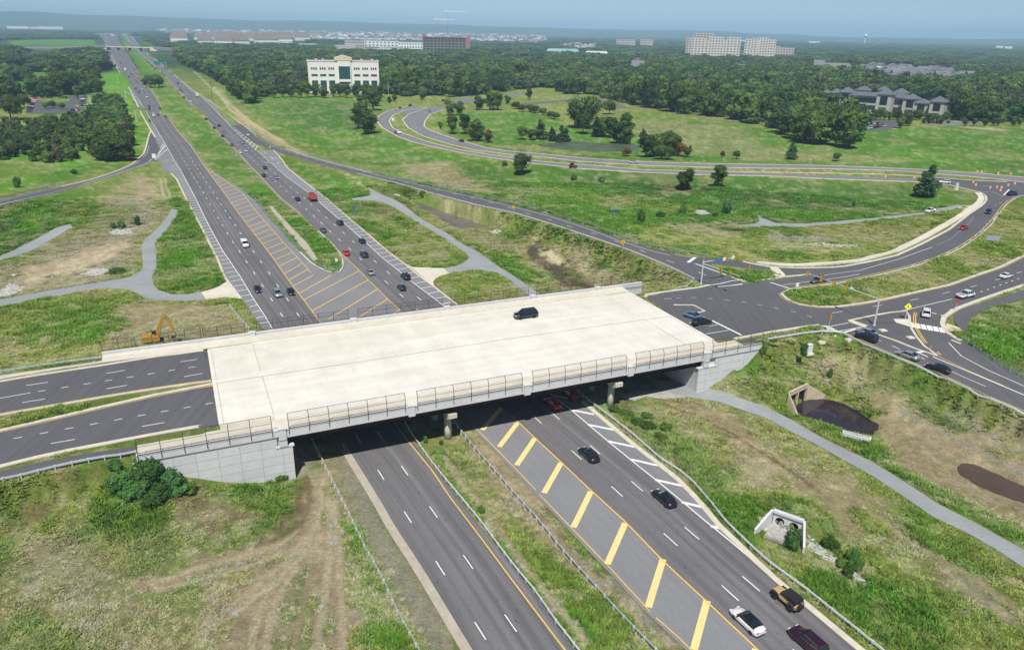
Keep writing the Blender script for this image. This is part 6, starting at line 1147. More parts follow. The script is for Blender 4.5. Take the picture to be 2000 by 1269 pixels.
for x in (-2.9, -1.6, 2.6):
    for s in (-1, 1): o = addmesh('wheel', ty, t, (x, s*1.0, .52)); addmesh('rim', ri, o)
# box truck far right carriageway, flatbed on bend, tractor
def boxtruck(px, py, dirn, label, flat=False, col='white', L_=6.0):
    loc_, a = place(px, py, dirn); t = thing('box_truck' if not flat else 'flatbed_truck', label, 'truck', loc_, a, G1 if not flat else 'cars on the twin road')
    m_ = MB(); m_.loft([[(x, -w_, z0), (x, -w_, z1), (x, w_, z1), (x, w_, z0)] for x, w_, z0, z1 in ((1.6,1.05,.6,2.3),(2.4,1.05,.6,2.25),(2.8,1.0,.6,1.5),(3.4,.92,.65,1.3))]); m_.build('cab', pm(col), t); MB().box(2.3, 2.66, -.95, .95, 1.5, 2.1).build('windscreen', GLASS, t)
    if flat: m_ = MB().box(-3.4, 1.5, -1.1, 1.1, .95, 1.1); m_.box(1.35, 1.5, -1.1, 1.1, 1.1, 2.0); m_.build('flat_bed', TRIM, t)
    else: MB().box(-L_+1.5, 1.5, -1.22, 1.22, .9, 3.5).build('cargo_box', mat('truck_box', (.66,.67,.68), .5, var=.04), t)
    ty, ri = wheel_meshes(.48, .3)
    for x in ((-2.2, 2.6) if L_ < 8 else (-L_+3, -L_+4.2, 2.6)):
        for s in (-1, 1): o = addmesh('wheel', ty, t, (x, s*.95, .48)); addmesh('rim', ri, o)
boxtruck(385, 188, 'R', 'white box truck on the far right carriageway beside the wooden pole'); boxtruck(776, 260, (14, 4), 'flatbed truck with white cab on the outer side of the far road bend', True); boxtruck(245, 138, 'L', 'white lorry far up the left carriageway', L_=12)
loc_, a = place(1119, 326, (14, 2)); t = thing('tractor', 'small red tractor mower on the verge of the twin road', 'tractor', loc_, a)
MB().box(.2, 1.9, -.45, .45, .8, 1.5).build('bonnet', pm('dullred'), t); m_ = MB().box(-1.2, .3, -.8, .8, .8, 1.3); m_.box(-1.1, .3, -.75, .75, 2.3, 2.42); m_.build('cab', pm('dullred'), t); MB().box(-1.05, .2, -.7, .7, 1.3, 2.3).build('windows', GLASS, t)
for x, r_, y in ((-.8, .75, .9), (1.5, .42, .75)):
    ty, ri = wheel_meshes(r_, .35)
    for s in (-1, 1): o = addmesh('wheel', ty, t, (x, s*y, r_)); addmesh('rim', ri, o)
# tiny far traffic: one mesh each
def tiny_mesh(kind, col):
    k = ('tiny', kind, col)
    if k in MESHC: return MESHC[k]
    K = KIND[kind]; m_ = MB(); m_.loft(body_loft(K['st'][::2]+[K['st'][-1]], K['W']), 0); r_ = m_
    cabin(m_, m_, *K['cab'][0], pill=False, mg=1, mr=0); m_.box(K['wx'][0]-.3, K['wx'][0]+.3, -K['W']/2+.02, K['W']/2-.02, 0, .5, 2); m_.box(K['wx'][1]-.3, K['wx'][1]+.3, -K['W']/2+.02, K['W']/2-.02, 0, .5, 2)
    MESHC[k] = m_.build('far_car', [pm(col), GLASS, TYRE], link=False).data; return MESHC[k]
def tiny(kind, col, px, py, dirn, label, group):
    loc_, a = place(px, py, dirn); o = bpy.data.objects.new('far_car', tiny_mesh(kind, col)); C.objects.link(o); o.location = loc_; o.rotation_euler = (0, 0, a); return tag(o, label, 'car', group)
for kind, col, x, y, w_ in (('sedan','white',373,198,'R'),('sedan','darkgrey',359,191,'R'),('suv','white',363,186,'R'),('sedan','grey',355,179,'R'),('sedan','darkgrey',351,176,'R'),('suv','black',347,163.6,'R'),('sedan','white',333,168,'R'),('sedan','white',328,163.6,'R'),('sedan','darkgrey',321,149,'R'),('suv','darkgrey',301,137,'R'),('sedan','grey',303.6,134,'R'),('sedan','darkgrey',297,128,'R'),('sedan','white',292,128,'R'),('sedan','grey',284,116,'R'),('sedan','white',276,113,'R'),('suv','black',290,122,'R'),('sedan','grey',262,96,'R'),('sedan','white',270,104,'R'),
   ('suv','white',287,190,'L'),('sedan','blue',271.6,180,'L'),('sedan','blue',265.5,173.5,'L'),('sedan','white',277,174,'L'),('suv','white',282,169,'L'),('sedan','silver',267,159,'L'),('sedan','white',268,149,'L'),('suv','darkgrey',252,151,'L'),('sedan','darkgrey',257,146,'L'),('suv','darkgrey',236,123,'L'),('sedan','red',238,111,'L'),('sedan','darkgrey',234,108,'L'),('sedan','white',228,106,'L'),('suv','grey',217,99,'L'),('sedan','white',222,96,'L'),('sedan','silver',213,84,'L'),('suv','white',207,76,'L')):
    side = 'right' if w_ == 'R' else 'left'
    tiny(kind, col, x, y, w_, 'tiny %s %s far up the %s carriageway' % ({'darkgrey': 'dark grey'}.get(col, col), 'suv' if kind == 'suv' else 'car', side), 'tiny cars far up the %s carriageway' % side)
# car parks
pq = [(50,208),(62,190),(168,190),(172,196),(166,216),(120,222),(50,222)]
path('car_park', [(50,222),(60,188),(172,188),(166,214),(140,224)], A_DARK, .06, 12); path('car_park', [(1640,258),(1668,232),(1700,234),(1760,237),(1766,243),(1732,255),(1668,254),(1665,258)], A_DARK, .06, 12); path('car_park', [(1800,243),(1812,238),(1916,238),(1917,242),(1860,246)], A_OLD, .06, 12)
rr_ = random.Random(5); cols = ['white','silver','grey','black','navy','red','darkgrey','white','silver']
for i in range(9): tiny(rr_.choice(['sedan','suv']), rr_.choice(cols), 68-1.5*i+rr_.random(), 192+3.2*i, (14, 1), 'small car parked in the left row of the car park at far left', 'cars parked on the far left lot')
for i in range(5): tiny(rr_.choice(['sedan','suv']), rr_.choice(cols), 162-.6*i, 189+4.5*i, (-14, 0), 'small car parked in the right row of the car park at far left', 'cars parked on the far left lot')
for i in range(6): tiny('sedan', rr_.choice(cols), 80+4.3*i, 190.5, (3, 8), 'small car in the back row of the car park at far left', 'cars parked on the far left lot')
for i in range(4): tiny('sedan', rr_.choice(cols), 140+4.5*i, 216-.3*i, (3, 8), 'small car in the front row of the car park at far left', 'cars parked on the far left lot')
for i in range(4): tiny('suv', rr_.choice(cols), 116+4.5*i, 190+.5*i, (3, 8), 'small car parked in the middle of the car park at far left', 'cars parked on the far left lot')
for i in range(12): tiny(rr_.choice(['sedan','suv']), rr_.choice(cols), 1668+5.2*i, 237+.6*i, (10, -6), 'small car parked in the back row before the grey roofed offices', 'cars parked before the grey roofed offices')
for i in range(7): tiny(rr_.choice(['sedan','suv']), rr_.choice(cols), 1697+5*i, 251-.9*i, (10, -6), 'small car parked in the front row before the grey roofed offices', 'cars parked before the grey roofed offices')
for i in range(6): tiny(rr_.choice(['sedan','suv']), rr_.choice(['red','white','darkgrey','silver']), 1815+7.5*i, 239.5, (10, -5), 'small car parked along the lane right of the grey roofed offices', 'cars parked along the far right lane')
for i in range(9): tiny(rr_.choice(['sedan','suv']), rr_.choice(cols), 536+4.6*i, 180-.4*i, (6, 7), 'small car parked left of the white office block', 'cars parked left of the white offices')
tiny('sedan', 'red', 747, 190, (3, 9), 'red car on the drive right of the white office block', None)

# ------------------------------------------------------------------ excavator
p0 = g(302, 671); q = P([(330, 668, p0.z)])[0]; t = thing('excavator', 'yellow tracked excavator with raised boom on bare earth behind the bridge fence', 'excavator', tuple(p0), 0)
YEL = mat('machine_yellow', (.42,.25,.045), .6, var=.3, scale=2)
def L3(x, z, y=0): return (x, y, z)
for s in (-1, 1):
    m_ = MB(); n = 16; pts_ = [(-1.7+.45*math.cos(math.pi/2+math.pi*i/8), .45+.45*math.sin(math.pi/2+math.pi*i/8)) for i in range(9)]+[(1.7+.45*math.cos(-math.pi/2+math.pi*i/8), .45+.45*math.sin(-math.pi/2+math.pi*i/8)) for i in range(9)]
    m_.loft([[(x, s*1.1+y, z) for x, z in pts_] for y in (-.3, .3)]); m_.build('track', TRIM, t)
MB().box(-1.0, 1.0, -.9, .9, .5, 1.0).build('undercarriage', TRIM, t)
m_ = MB(); m_.loft([[(x, -1.3, z0), (x, 1.3, z0), (x, 1.25, z1), (x, -1.25, z1)] for x, z0, z1 in ((-2.6,1.15,2.0),(-2.4,1.0,2.3),(-.4,1.0,2.3),(1.3,1.0,1.6))]); m_.build('house', YEL, t)
m_ = MB(); m_.loft([[(x, .45, z0), (x, 1.25, z0), (x, 1.2, z1), (x, .5, z1)] for x, z0, z1 in ((-.3,1.6,2.85),(.7,1.6,2.85),(1.25,1.6,2.0))]); m_.build('cab', GLASS, t)
m_ = MB(); m_.loft([[(x-h*.7, -.3, z-h*.5), (x-h*.7, .3, z-h*.5), (x+h*.7, .3, z+h*.5), (x+h*.7, -.3, z+h*.5)] for x, z, h in ((.9,1.6,.6),(1.4,3.6,.9),(2.3,5.6,.75),(3.2,6.9,.5))]); m_.build('boom', YEL, t)
m_ = MB(); m_.loft([[(x-h, -.18, z), (x-h, .18, z), (x+h, .18, z), (x+h, -.18, z)] for x, z, h in ((2.9,7.3,.3),(3.3,6.3,.5),(4.3,3.4,.34),(4.6,2.2,.25))]); m_.build('dipper_arm', YEL, t)
m_ = MB(); m_.bar((1.6,2.6,0), (1.6,2.6,0), .01) if False else m_.bar((1.3,0,1.5), (2.2,0,4.6), .09, 8); m_.bar((2.0,0,5.6), (3.0,0,7.4), .08, 8); m_.build('hydraulic_cylinder', RIM, t)
m_ = MB(); m_.loft([[(x, -.55, z), (x, .55, z), (x-.1, .55, z-.2), (x-.1, -.55, z-.2)] for x, z in ((4.9,2.3),(5.0,1.6),(4.6,1.1),(3.9,1.2))]); m_.build('bucket', TRIM, t)
t.rotation_euler = (0, 0, math.atan2(.42, .9)); t.scale = (.84, .84, .84)

# ------------------------------------------------------------------ signals, signs, poles, cabinets
M_SIGY = mat('signal_yellow', (.72,.42,.02), .5, var=0); M_GREEN = mat('sign_green', (.0,.30,.16), .5, var=0); M_BLUEP = mat('street_sign_blue', (.05,.18,.45), .5, var=0); M_SIGNBACK = mat('sign_back', (.42,.45,.47), .5, .3, var=.05); M_SIGNW = mat('sign_white', (.75,.76,.76), .5, var=0); M_SIGNY = mat('sign_lime_yellow', (.80,.85,.03), .5, var=0); M_ORANGE = mat('barrel_orange', (.70,.17,.05), .5, var=0)
LENS = [paint('lens_red', (.25,.01,.01)), paint('lens_amber', (.3,.15,.01)), paint('lens_green', (.01,.2,.08))]
def text(body, size, loc_, rot, m, parent, name='lettering'):
    cu = bpy.data.curves.new(name, 'FONT'); cu.body = body; cu.size = size; cu.align_x = 'CENTER'; cu.align_y = 'CENTER'; cu.extrude = .005; tmp = bpy.data.objects.new(name, cu); C.objects.link(tmp); bpy.context.view_layer.update()
    me = bpy.data.meshes.new_from_object(tmp.evaluated_get(bpy.context.evaluated_depsgraph_get())); bpy.data.objects.remove(tmp); me.materials.clear(); me.materials.append(m); o = bpy.data.objects.new(name, me); C.objects.link(o); o.parent = parent; o.location = loc_; o.rotation_euler = rot; return o
def sig_head(parent, p, yaw, s=1.25):
    """signal head with yellow backing, lenses facing local -y"""
    o = MB().box(-.2*s, .2*s, -.12, .12, -.58*s, .58*s).build('signal_head', M_SIGY, parent); o.location = p; o.rotation_euler = (0, 0, yaw)
    for k in range(3):
        l = MB().bar((0, -.13, (.36-.36*k)*s), (0, -.2, (.36-.36*k)*s), .13*s, 10).build('lens', LENS[k], o)
    MB().box(-.27*s, .27*s, .06, .09, -.66*s, .66*s).build('back_plate', TRIM, o)
    return o
def mast(px, top, label, arms, ped=None):
    b = P([(px[0], px[1], 8)])[0]; t = thing('traffic_signal_mast', label, 'traffic signal', tuple(b)); 
    d2 = rays([top])[0]; k = b[1]/d2[1]; Ht = CAMH+d2[2]*k-8
    MB().bar((0,0,0), (0,0,Ht), .2, 10, .13).build('pole', M_GALV, t); MB().bar((0,0,0), (0,0,.25), .32, 10).build('pole_base', M_GALV, t)
    for (apx, z_at, z_end, heads) in arms:
        e = P([(apx[0], apx[1], 8+z_end)])[0]-b; a0 = np.array([0, 0, z_at]); a1 = np.array([e[0], e[1], z_end]); MB().bar(tuple(a0), tuple(a1), .11, 8, .06).build('mast_arm', M_GALV, t); yaw = math.atan2(e[1], e[0])
        for f, what in heads:
            p = a0+(a1-a0)*f
            if what == 's': sig_head(t, (p[0], p[1], p[2]-.1), yaw)
            elif what == 'w': o = MB().box(-.4, .4, -.18, -.14, -.45, .45).build('sign_plate', M_SIGNW, t); o.location = tuple(p); o.rotation_euler = (0, 0, yaw)
            elif what == 'b': o = MB().box(-1.3, 1.3, -.18, -.14, -.3, .25).build('street_name_sign', M_BLUEP, t); o.location = tuple(p); o.rotation_euler = (0, 0, yaw)
    return t, Ht
mast((1369,555), (1373,508), 'traffic signal mast with blue street name sign at the top of the ramp', [((1440,501), 5.6, 5.9, ((.42,'b'),(.60,'w'),(.70,'s'),(.86,'w'),(.97,'s'))), ((1446,540), 5.2, 5.3, ((.5,'s'),(.74,'s')))])
mast((1707,636), (1714,583), 'traffic signal mast with long arm of four yellow signal heads', [((1574,532), 5.9, 6.2, ((.97,'s'),(.77,'s'),(.59,'s'),(.42,'s'),(.36,'w')))])
def post_thing(name, label, cat, px, h, top='sig', m=None, z=None, yaw=0, sz=.75, group=None):
    p = P([(px[0], px[1], z)])[0] if z is not None else np.array(g(*px)); t = thing(name, label, cat, tuple(p), yaw, group); MB().bar((0,0,-.2), (0,0,h), .05, 6).build('post', M_GALV, t)
    if top == 'sig': sig_head(t, (0, 0, h), 0, 1.0)
    elif top == 'diamond':
        m_ = MB(); s = sz*.75; m_.add([(0,-.06,h-s),(s,-.06,h),(0,-.06,h+s),(-s,-.06,h),(0,-.09,h-s),(s,-.09,h),(0,-.09,h+s),(-s,-.09,h)], [(0,1,2,3),(7,6,5,4),(0,4,5,1),(1,5,6,2),(2,6,7,3),(3,7,4,0)]); m_.build('sign_plate', m or M_SIGNY, t)
        MB().box(-.1, .1, -.12, -.092, -.25+h, .25+h).build('sign_symbol', TRIM, t)
    elif top == 'plate': MB().box(-sz/2, sz/2, -.09, -.05, h-sz*.6, h+sz*.6).build('sign_plate', m or M_SIGNW, t)
    elif top == 'triangle':
        m_ = MB(); s = sz*.6; m_.add([(-s,-.06,h+s*.6),(s,-.06,h+s*.6),(0,-.06,h-s),(-s,-.09,h+s*.6),(s,-.09,h+s*.6),(0,-.09,h-s)], [(2,1,0),(3,4,5),(0,1,4,3),(1,2,5,4),(2,0,3,5)]); m_.build('sign_plate', paint('sign_red', (.6,.03,.04)), t)
    return t
post_thing('pedestal_signal', 'short pedestal signal on the grass turn island', 'traffic signal', (1460,545), 3.0, 'sig', z=8.05)
post_thing('pedestal_signal', 'short yellow signal on a post at the south kerb corner', 'traffic signal', (1617,648), 3.2, 'sig', z=8.1)
post_thing('warning_sign', 'lime yellow diamond sign on the slip lane island', 'sign', (1768,624), 3.0, 'diamond', z=8.05, sz=1.1)
post_thing('warning_sign', 'orange yellow diamond sign above the guardrail near the top of the ramp', 'sign', (1216,489), 2.4, 'diamond', M_SIGY, sz=1.0)
post_thing('warning_sign', 'orange yellow diamond sign halfway along the ramp', 'sign', (1003,417), 2.2, 'diamond', M_SIGY, sz=.9)
post_thing('warning_sign', 'orange yellow diamond sign at the start of the ramp', 'sign', (528,295), 2.2, 'diamond', M_SIGY, sz=.9)
post_thing('yield_sign', 'red triangular sign at the slip lane right kerb', 'sign', (1866,607), 2.4, 'triangle', z=7.9, sz=.9)
post_thing('road_sign', 'small white sign on the nose of the large grass island', 'sign', (1555,570), 1.8, 'plate', z=8.05)
post_thing('road_sign', 'small white sign at the tip of the looped median', 'sign', (658,518), 1.6, 'plate')
post_thing('road_sign', 'white sign board in the left ramp gore', 'sign', (302,315), 2.6, 'plate', sz=1.8)
post_thing('road_sign', 'white regulatory sign beside the far road bend', 'sign', (733,243), 3.0, 'plate', sz=1.6); post_thing('road_sign', 'white sign between the two far curving roads', 'sign', (768,242), 3.0, 'plate', sz=1.5)
post_thing('road_sign', 'small sign beside the curve next to the large back of a sign', 'sign', (1915,465), 2.2, 'plate', M_SIGNBACK, sz=1.0); post_thing('road_sign', 'blue route sign on the grass between highway and ramp', 'sign', (695,418), 2.2, 'plate', M_BLUEP, sz=1.0)
post_thing('marker_post', 'orange marker post in the grass corner beside the ramp', 'post', (1816,685), 1.0, 'plate', M_ORANGE, z=7.7, sz=.3)
p = P([(1937,476,6.9)])[0]; t = thing('large_road_sign', 'wide grey back of a guide sign on the island bank', 'sign', (p[0], p[1], p[2]), R(-12)); MB().box(-1.9, 1.9, -.06, .06, 1.0, 2.5).build('sign_panel', M_SIGNBACK, t)
for x in (-1.2, 1.2): MB().bar((x, .1, -.8), (x, .1, 2.4), .07, 6).build('post', M_GALV, t)
# overhead gantry and green signs up the highway
def gantry(label, base, span_px, hgt, panels, m=M_GREEN, rot=None):
    b = P([(base[0], base[1], 0)])[0]; e = P([(span_px[0], span_px[1], hgt)])[0]; t = thing('overhead_sign', label, 'road sign', tuple(b)); v = e-b; a = math.atan2(v[1], v[0])
    m_ = MB().bar((0,0,0), (0,0,hgt), .3, 8); m_.bar((.6,.6,0), (0,0,hgt*.8), .12, 6); m_.build('pole', M_GALV, t); m_ = MB()
    for dz in (0, -1.0): m_.bar((0,0,hgt+dz), (v[0], v[1], hgt+dz), .12, 6)
    n = 7
    for k in range(n): f0 = k/n; f1 = (k+1)/n; m_.bar((v[0]*f0, v[1]*f0, hgt-(k % 2)), (v[0]*f1, v[1]*f1, hgt-((k+1) % 2)), .06, 5)
    m_.build('truss_arm', M_GALV, t)
    for f, wd, h_ in panels:
        o = MB().box(-wd/2, wd/2, -.35, -.25, -h_/2, h_/2).build('sign_panel', m, t); o.location = (v[0]*f, v[1]*f, hgt-.4); o.rotation_euler = (0, 0, a)
    return t
gantry('cantilever gantry with grey sign backs over the left carriageway', (267,239), (296,208), 8.0, [(.82, 5.5, 3.8)], M_SIGNBACK)
gantry('cantilever gantry with two green signs right of the highway', (325,133), (306,123), 8, [(.15, 9, 5), (.95, 9, 5)])
gantry('green overhead sign in front of the highway overpass', (287,102), (262,90), 9, [(.5, 14, 8)]); gantry('green overhead sign beyond the highway overpass', (247,74), (236,67), 9, [(.4, 16, 8)])
gantry('grey sign board beside the far left carriageway', (246,192), (258,187), 7, [(.8, 6, 4)], M_SIGNBACK)
# poles
def pole(label, px, h, arms=0, m=M_TRUNK, r=.16): 
    p = g(*px); t = thing('utility_pole', label, 'pole', tuple(p), group='utility poles'); MB().bar((0,0,-.5), (0,0,h), r, 8, r*.7).build('pole', m, t)
    for k in range(arms): MB().box(-1.6, 1.6, -.06, .06, h-.6-k*1.2, h-.45-k*1.2).build('cross_arm', m, t)
pole('tall wooden utility pole on the brown verge right of the highway', (415,193), 16, 2, r=.3); pole('thin pale light pole at the far end of the white offices', (759,190), 14, 0, M_GALV, .2); pole('tall pale pole in the far left grass beside the highway', (232,166), 12, 0, M_GALV, .2); pole('pale pole among the dark woods right of the offices', (988,160), 16, 0, M_GALV, .25)
# cabinets and small boxes
def cabinet(label, px, z, sz, m, lid=None): 
    p = P([(px[0], px[1], z)])[0]; p[2] = float(H(p[None, :2])[0]); t = thing('utility_cabinet', label, 'cabinet', tuple(p), R(20)); w_, d_, h_ = sz
    MB().box(-w_/2-.3, w_/2+.3, -d_/2-.3, d_/2+.3, -.3, .12).build('plinth', M_CONC, t); MB().box(-w_/2, w_/2, -d_/2, d_/2, .12, h_).build('cabinet_body', m, t); MB().box(-w_/2-.06, w_/2+.06, -d_/2-.06, d_/2+.06, h_, h_+.08).build('lid', lid or m, t); MB().box(-w_/2+.05, -.03, -d_/2-.03, -d_/2, .25, h_-.1).build('door', m, t); return t
cabinet('white signal control cabinet on a concrete pad above the ponds', (1583,666), 8, (1.1, .8, 1.9), mat('cabinet_white', (.62,.66,.66), .4, var=.04)); cabinet('low green transformer box in the weeds beyond the ramp', (1198,430), 3, (3.2, 2.0, 1.4), mat('transformer_green', (.05,.13,.10), .5, var=.05)); cabinet('small white cabinet by the far road sign at the upper right junction', (1867,370), 6, (1.2, .9, 2.6), mat('cabinet_white', (.62,.66,.66), .4))
for px, lb in (((1724,646), 'flat concrete cover on the grass beside the signal mast'), ((1603,668), 'flat concrete cover beside the white control cabinet'), ((1778,660), 'white drain box on the slip lane grass'), ((1901,658), 'white drain box in the right hand grass corner'), ((1659,664), 'pale end block of the outer guardrail'), ((26,538), 'round concrete manhole on the bare slope at far left')):
    p = g(*px); t = thing('drain_box', lb, 'drain box', tuple(p), R(15)); MB().box(-.75, .75, -.6, .6, -.3, .22).build('box_body', M_CONC, t); MB().box(-.45, .45, -.35, .35, .22, .30).build('cover', M_WALL, t)
# orange barrels
bm_ = None
for i, (x, y) in enumerate(((1535,339),(1574,342),(1606,341),(1658,343),(1729,347),(1785,349),(1900,358),(1933,369),(1946,368),(1955,369),(1953,374),(1968,364),(1981,361),(1905,363.5),(1489,337),(1908,337.5),(1916,338),(1949,341),(1973,342))):
    p = g(x, y)
    if bm_ is None:
        bm_ = []
        for rad, z0, z1, mm_ in ((.36,0,.25,M_ORANGE),(.35,.25,.45,M_SIGNW),(.34,.45,.65,M_ORANGE),(.33,.65,.85,M_SIGNW),(.32,.85,1.1,M_ORANGE)): bm_.append((MB().bar((0,0,z0*1.2), (0,0,z1*1.2), rad*1.3, 10).build('band', mm_, link=False).data))
    t = thing('traffic_barrel', 'orange and white traffic barrel in the closed lane at the upper right junction', 'traffic barrel', tuple(p), 0, 'traffic barrels at the upper right junction')
    for k, me in enumerate(bm_): addmesh('orange_band' if k % 2 == 0 else 'white_band', me, t)
tick('vehicles and furniture')

# ------------------------------------------------------------------ plants
def leaf_mat(name, col, col2, rand=.28):
    m = bpy.data.materials.new(name); m.use_nodes = True; nt = m.node_tree; b = nt.nodes['Principled BSDF']; L = nt.links.new; b.inputs['Roughness'].default_value = .7; b.inputs['Specular IOR Level'].default_value = .15
    geo = N(nt, 'ShaderNodeNewGeometry'); oi = N(nt, 'ShaderNodeObjectInfo'); n = N(nt, 'ShaderNodeTexNoise'); n.inputs['Scale'].default_value = .35; n.inputs['Detail'].default_value = 3; L(geo.outputs['Position'], n.inputs['Vector'])
    r1 = N(nt, 'ShaderNodeMapRange'); r1.inputs[1].default_value = .35; r1.inputs[2].default_value = .65; L(n.outputs[0], r1.inputs[0]); ad = N(nt, 'ShaderNodeMath', operation='ADD'); L(r1.outputs[0], ad.inputs[0]); L(oi.outputs['Random'], ad.inputs[1]); hf = N(nt, 'ShaderNodeMath', operation='MULTIPLY'); L(ad.outputs[0], hf.inputs[0]); hf.inputs[1].default_value = .5; bv = N(nt, 'ShaderNodeMapRange'); bv.inputs[3].default_value = .62; bv.inputs[4].default_value = 1.45; wn = N(nt, 'ShaderNodeTexWhiteNoise', noise_dimensions='1D'); L(oi.outputs['Random'], wn.inputs['W']); L(wn.outputs[0], bv.inputs[0])
    mx = N(nt, 'ShaderNodeMix', data_type='RGBA'); mx.inputs[6].default_value = (*col, 1); mx.inputs[7].default_value = (*col2, 1); L(hf.outputs[0], mx.inputs[0])
    ri = N(nt, 'ShaderNodeMapRange'); ri.inputs[3].default_value = 1-rand; ri.inputs[4].default_value = 1+rand; L(geo.outputs['Random Per Island'], ri.inputs[0]); m2 = N(nt, 'ShaderNodeMix', data_type='RGBA', blend_type='MULTIPLY'); m2.inputs[0].default_value = 1; L(mx.outputs[2], m2.inputs[6]); L(ri.outputs[0], m2.inputs[7]); m3 = N(nt, 'ShaderNodeMix', data_type='RGBA', blend_type='MULTIPLY'); m3.inputs[0].default_value = 1; L(m2.outputs[2], m3.inputs[6]); L(bv.outputs[0], m3.inputs[7]); m2 = m3; L(m2.outputs[2], b.inputs['Base Color'])
    tr = N(nt, 'ShaderNodeBsdfTranslucent'); L(m2.outputs[2], tr.inputs[0]); ms = N(nt, 'ShaderNodeMixShader'); ms.inputs[0].default_value = .25; L(b.outputs[0], ms.inputs[1]); L(tr.outputs[0], ms.inputs[2]); L(ms.outputs[0], nt.nodes['Material Output'].inputs[0]); return m
LEAF = leaf_mat('broadleaf_foliage', (.046,.094,.022), (.116,.180,.036)); LEAF_D = leaf_mat('dark_foliage', (.030,.072,.028), (.058,.112,.036)); LEAF_A = leaf_mat('turning_foliage', (.12,.09,.025), (.20,.10,.03)); LEAF_L = leaf_mat('light_foliage', (.06,.12,.025), (.11,.19,.03)); LEAF_G = leaf_mat('grey_foliage', (.13,.11,.08), (.17,.15,.11)); LEAF_S = leaf_mat('shrub_foliage', (.050,.130,.038), (.085,.190,.045))
def crown_mesh(name, n, shape, leaf, seed, m, lobes=9, core=True, cfac=.78):
    """foliage of unit height 1: leaf clumps over the surfaces and insides of several lobes"""
    r_ = np.random.default_rng(seed); L_ = []
    if shape == 'round':
        for k in range(lobes): a = r_.uniform(0, 6.28); rad = r_.uniform(.05, .24); L_.append((rad*math.cos(a), rad*math.sin(a), r_.uniform(.26, .80), r_.uniform(.13, .22), r_.uniform(.12, .20)))
        L_.append((0, 0, .55, .27, .36))
    elif shape == 'oval':
        for k in range(lobes): z = r_.uniform(.2, .86); a = r_.uniform(0, 6.28); w_ = .22*math.sin(math.pi*min(max((z-.02)/1.05, 0), 1))**.8; L_.append((w_*.5*math.cos(a), w_*.5*math.sin(a), z, w_*.75, .14))
        L_.append((0, 0, .5, .17, .38))
    elif shape == 'cone':
        for k in range(lobes): z = .12+.8*k/lobes; a = r_.uniform(0, 6.28); w_ = .27*(1-z)**.75; L_.append((w_*.35*math.cos(a), w_*.35*math.sin(a), z, max(w_*.85, .05), .10))
    else:  # shrub
        for k in range(lobes): a = r_.uniform(0, 6.28); rad = r_.uniform(.1, .55); L_.append((rad*math.cos(a), rad*math.sin(a), r_.uniform(.25, .65), r_.uniform(.22, .36), r_.uniform(.2, .34)))
        L_.append((0, 0, .45, .5, .42))
    L_ = np.array(L_); wgt_ = (L_[:, 3]**2); idx = r_.choice(len(L_), n, p=wgt_/wgt_.sum()); v = r_.normal(size=(n, 3)); v /= np.linalg.norm(v, axis=1)[:, None]; rr = r_.uniform(.72, 1.08, n)**1
    q = L_[idx]; c = q[:, :3]+v*np.column_stack([q[:, 3], q[:, 3], q[:, 4]])*rr[:, None]
    nrm = v+r_.normal(size=(n, 3))*.55; nrm[:, 2] += .25; nrm /= np.linalg.norm(nrm, axis=1)[:, None]; t = np.cross(nrm, r_.normal(size=(n, 3))); t /= np.linalg.norm(t, axis=1)[:, None]; b = np.cross(nrm, t); s = leaf*r_.uniform(.6, 1.3, n)[:, None]
    V = np.stack([c-t*s, c-b*s*.8, c+t*s, c+b*s*.8], 1).reshape(-1, 3); F = np.arange(4*n).reshape(n, 4)
    V = [tuple(p) for p in V]; F = [tuple(map(int, f)) for f in F]
    if core:
        bm = bmesh.new(); bmesh.ops.create_icosphere(bm, subdivisions=1, radius=1); cv = [vv.co.copy() for vv in bm.verts]; cf = [[vv.index for vv in f.verts] for f in bm.faces]; bm.free()
        for l in L_:
            k = len(V); V += [(l[0]+p.x*l[3]*cfac, l[1]+p.y*l[3]*cfac, l[2]+p.z*l[4]*cfac) for p in cv]; F += [tuple(i+k for i in f) for f in cf]
    me = bpy.data.meshes.new(name); me.from_pydata(V, [], F); me.materials.append(m); return me
def trunk_mesh(name, h=.35, r_=.022):
    m_ = MB(); m_.bar((0,0,-.05), (0,0,h*.6), r_, 6, r_*.75); m_.bar((0,0,h*.6), (0,0,h*1.3), r_*.75, 5, r_*.35)
    for a in (.3, 2.2, 4.1): m_.bar((0,0,h*.55), (.12*math.cos(a), .12*math.sin(a), h*1.25), r_*.5, 4, r_*.2)
    return m_.build(name, M_TRUNK, link=False).data
TRK = trunk_mesh('trunk'); TRK2 = trunk_mesh('trunk', .2, .02)
CR = {'round': [crown_mesh('crown', 1300, 'round', .030, s, LEAF) for s in (1, 2, 3)], 'oval': [crown_mesh('crown', 1000, 'oval', .030, s, LEAF) for s in (4, 5)], 'cone': [crown_mesh('crown', 1000, 'cone', .028, s, LEAF_D, 12) for s in (6, 7)],
      'wood': [crown_mesh('crown', 420, 'round', .046, s, LEAF) for s in (11, 12, 13, 14)]+[crown_mesh('crown', 420, 'round', .046, 15, LEAF_D)], 'shrub': [crown_mesh('foliage', 1100, 'shrub', .05, s, LEAF_S, 10) for s in (21, 22)]}
ALT = {}
def alt(me, m):
    k = (me.name, m.name)
    if k not in ALT: ALT[k] = me.copy(); ALT[k].materials.clear(); ALT[k].materials.append(m)
    return ALT[k]
rt = random.Random(3)
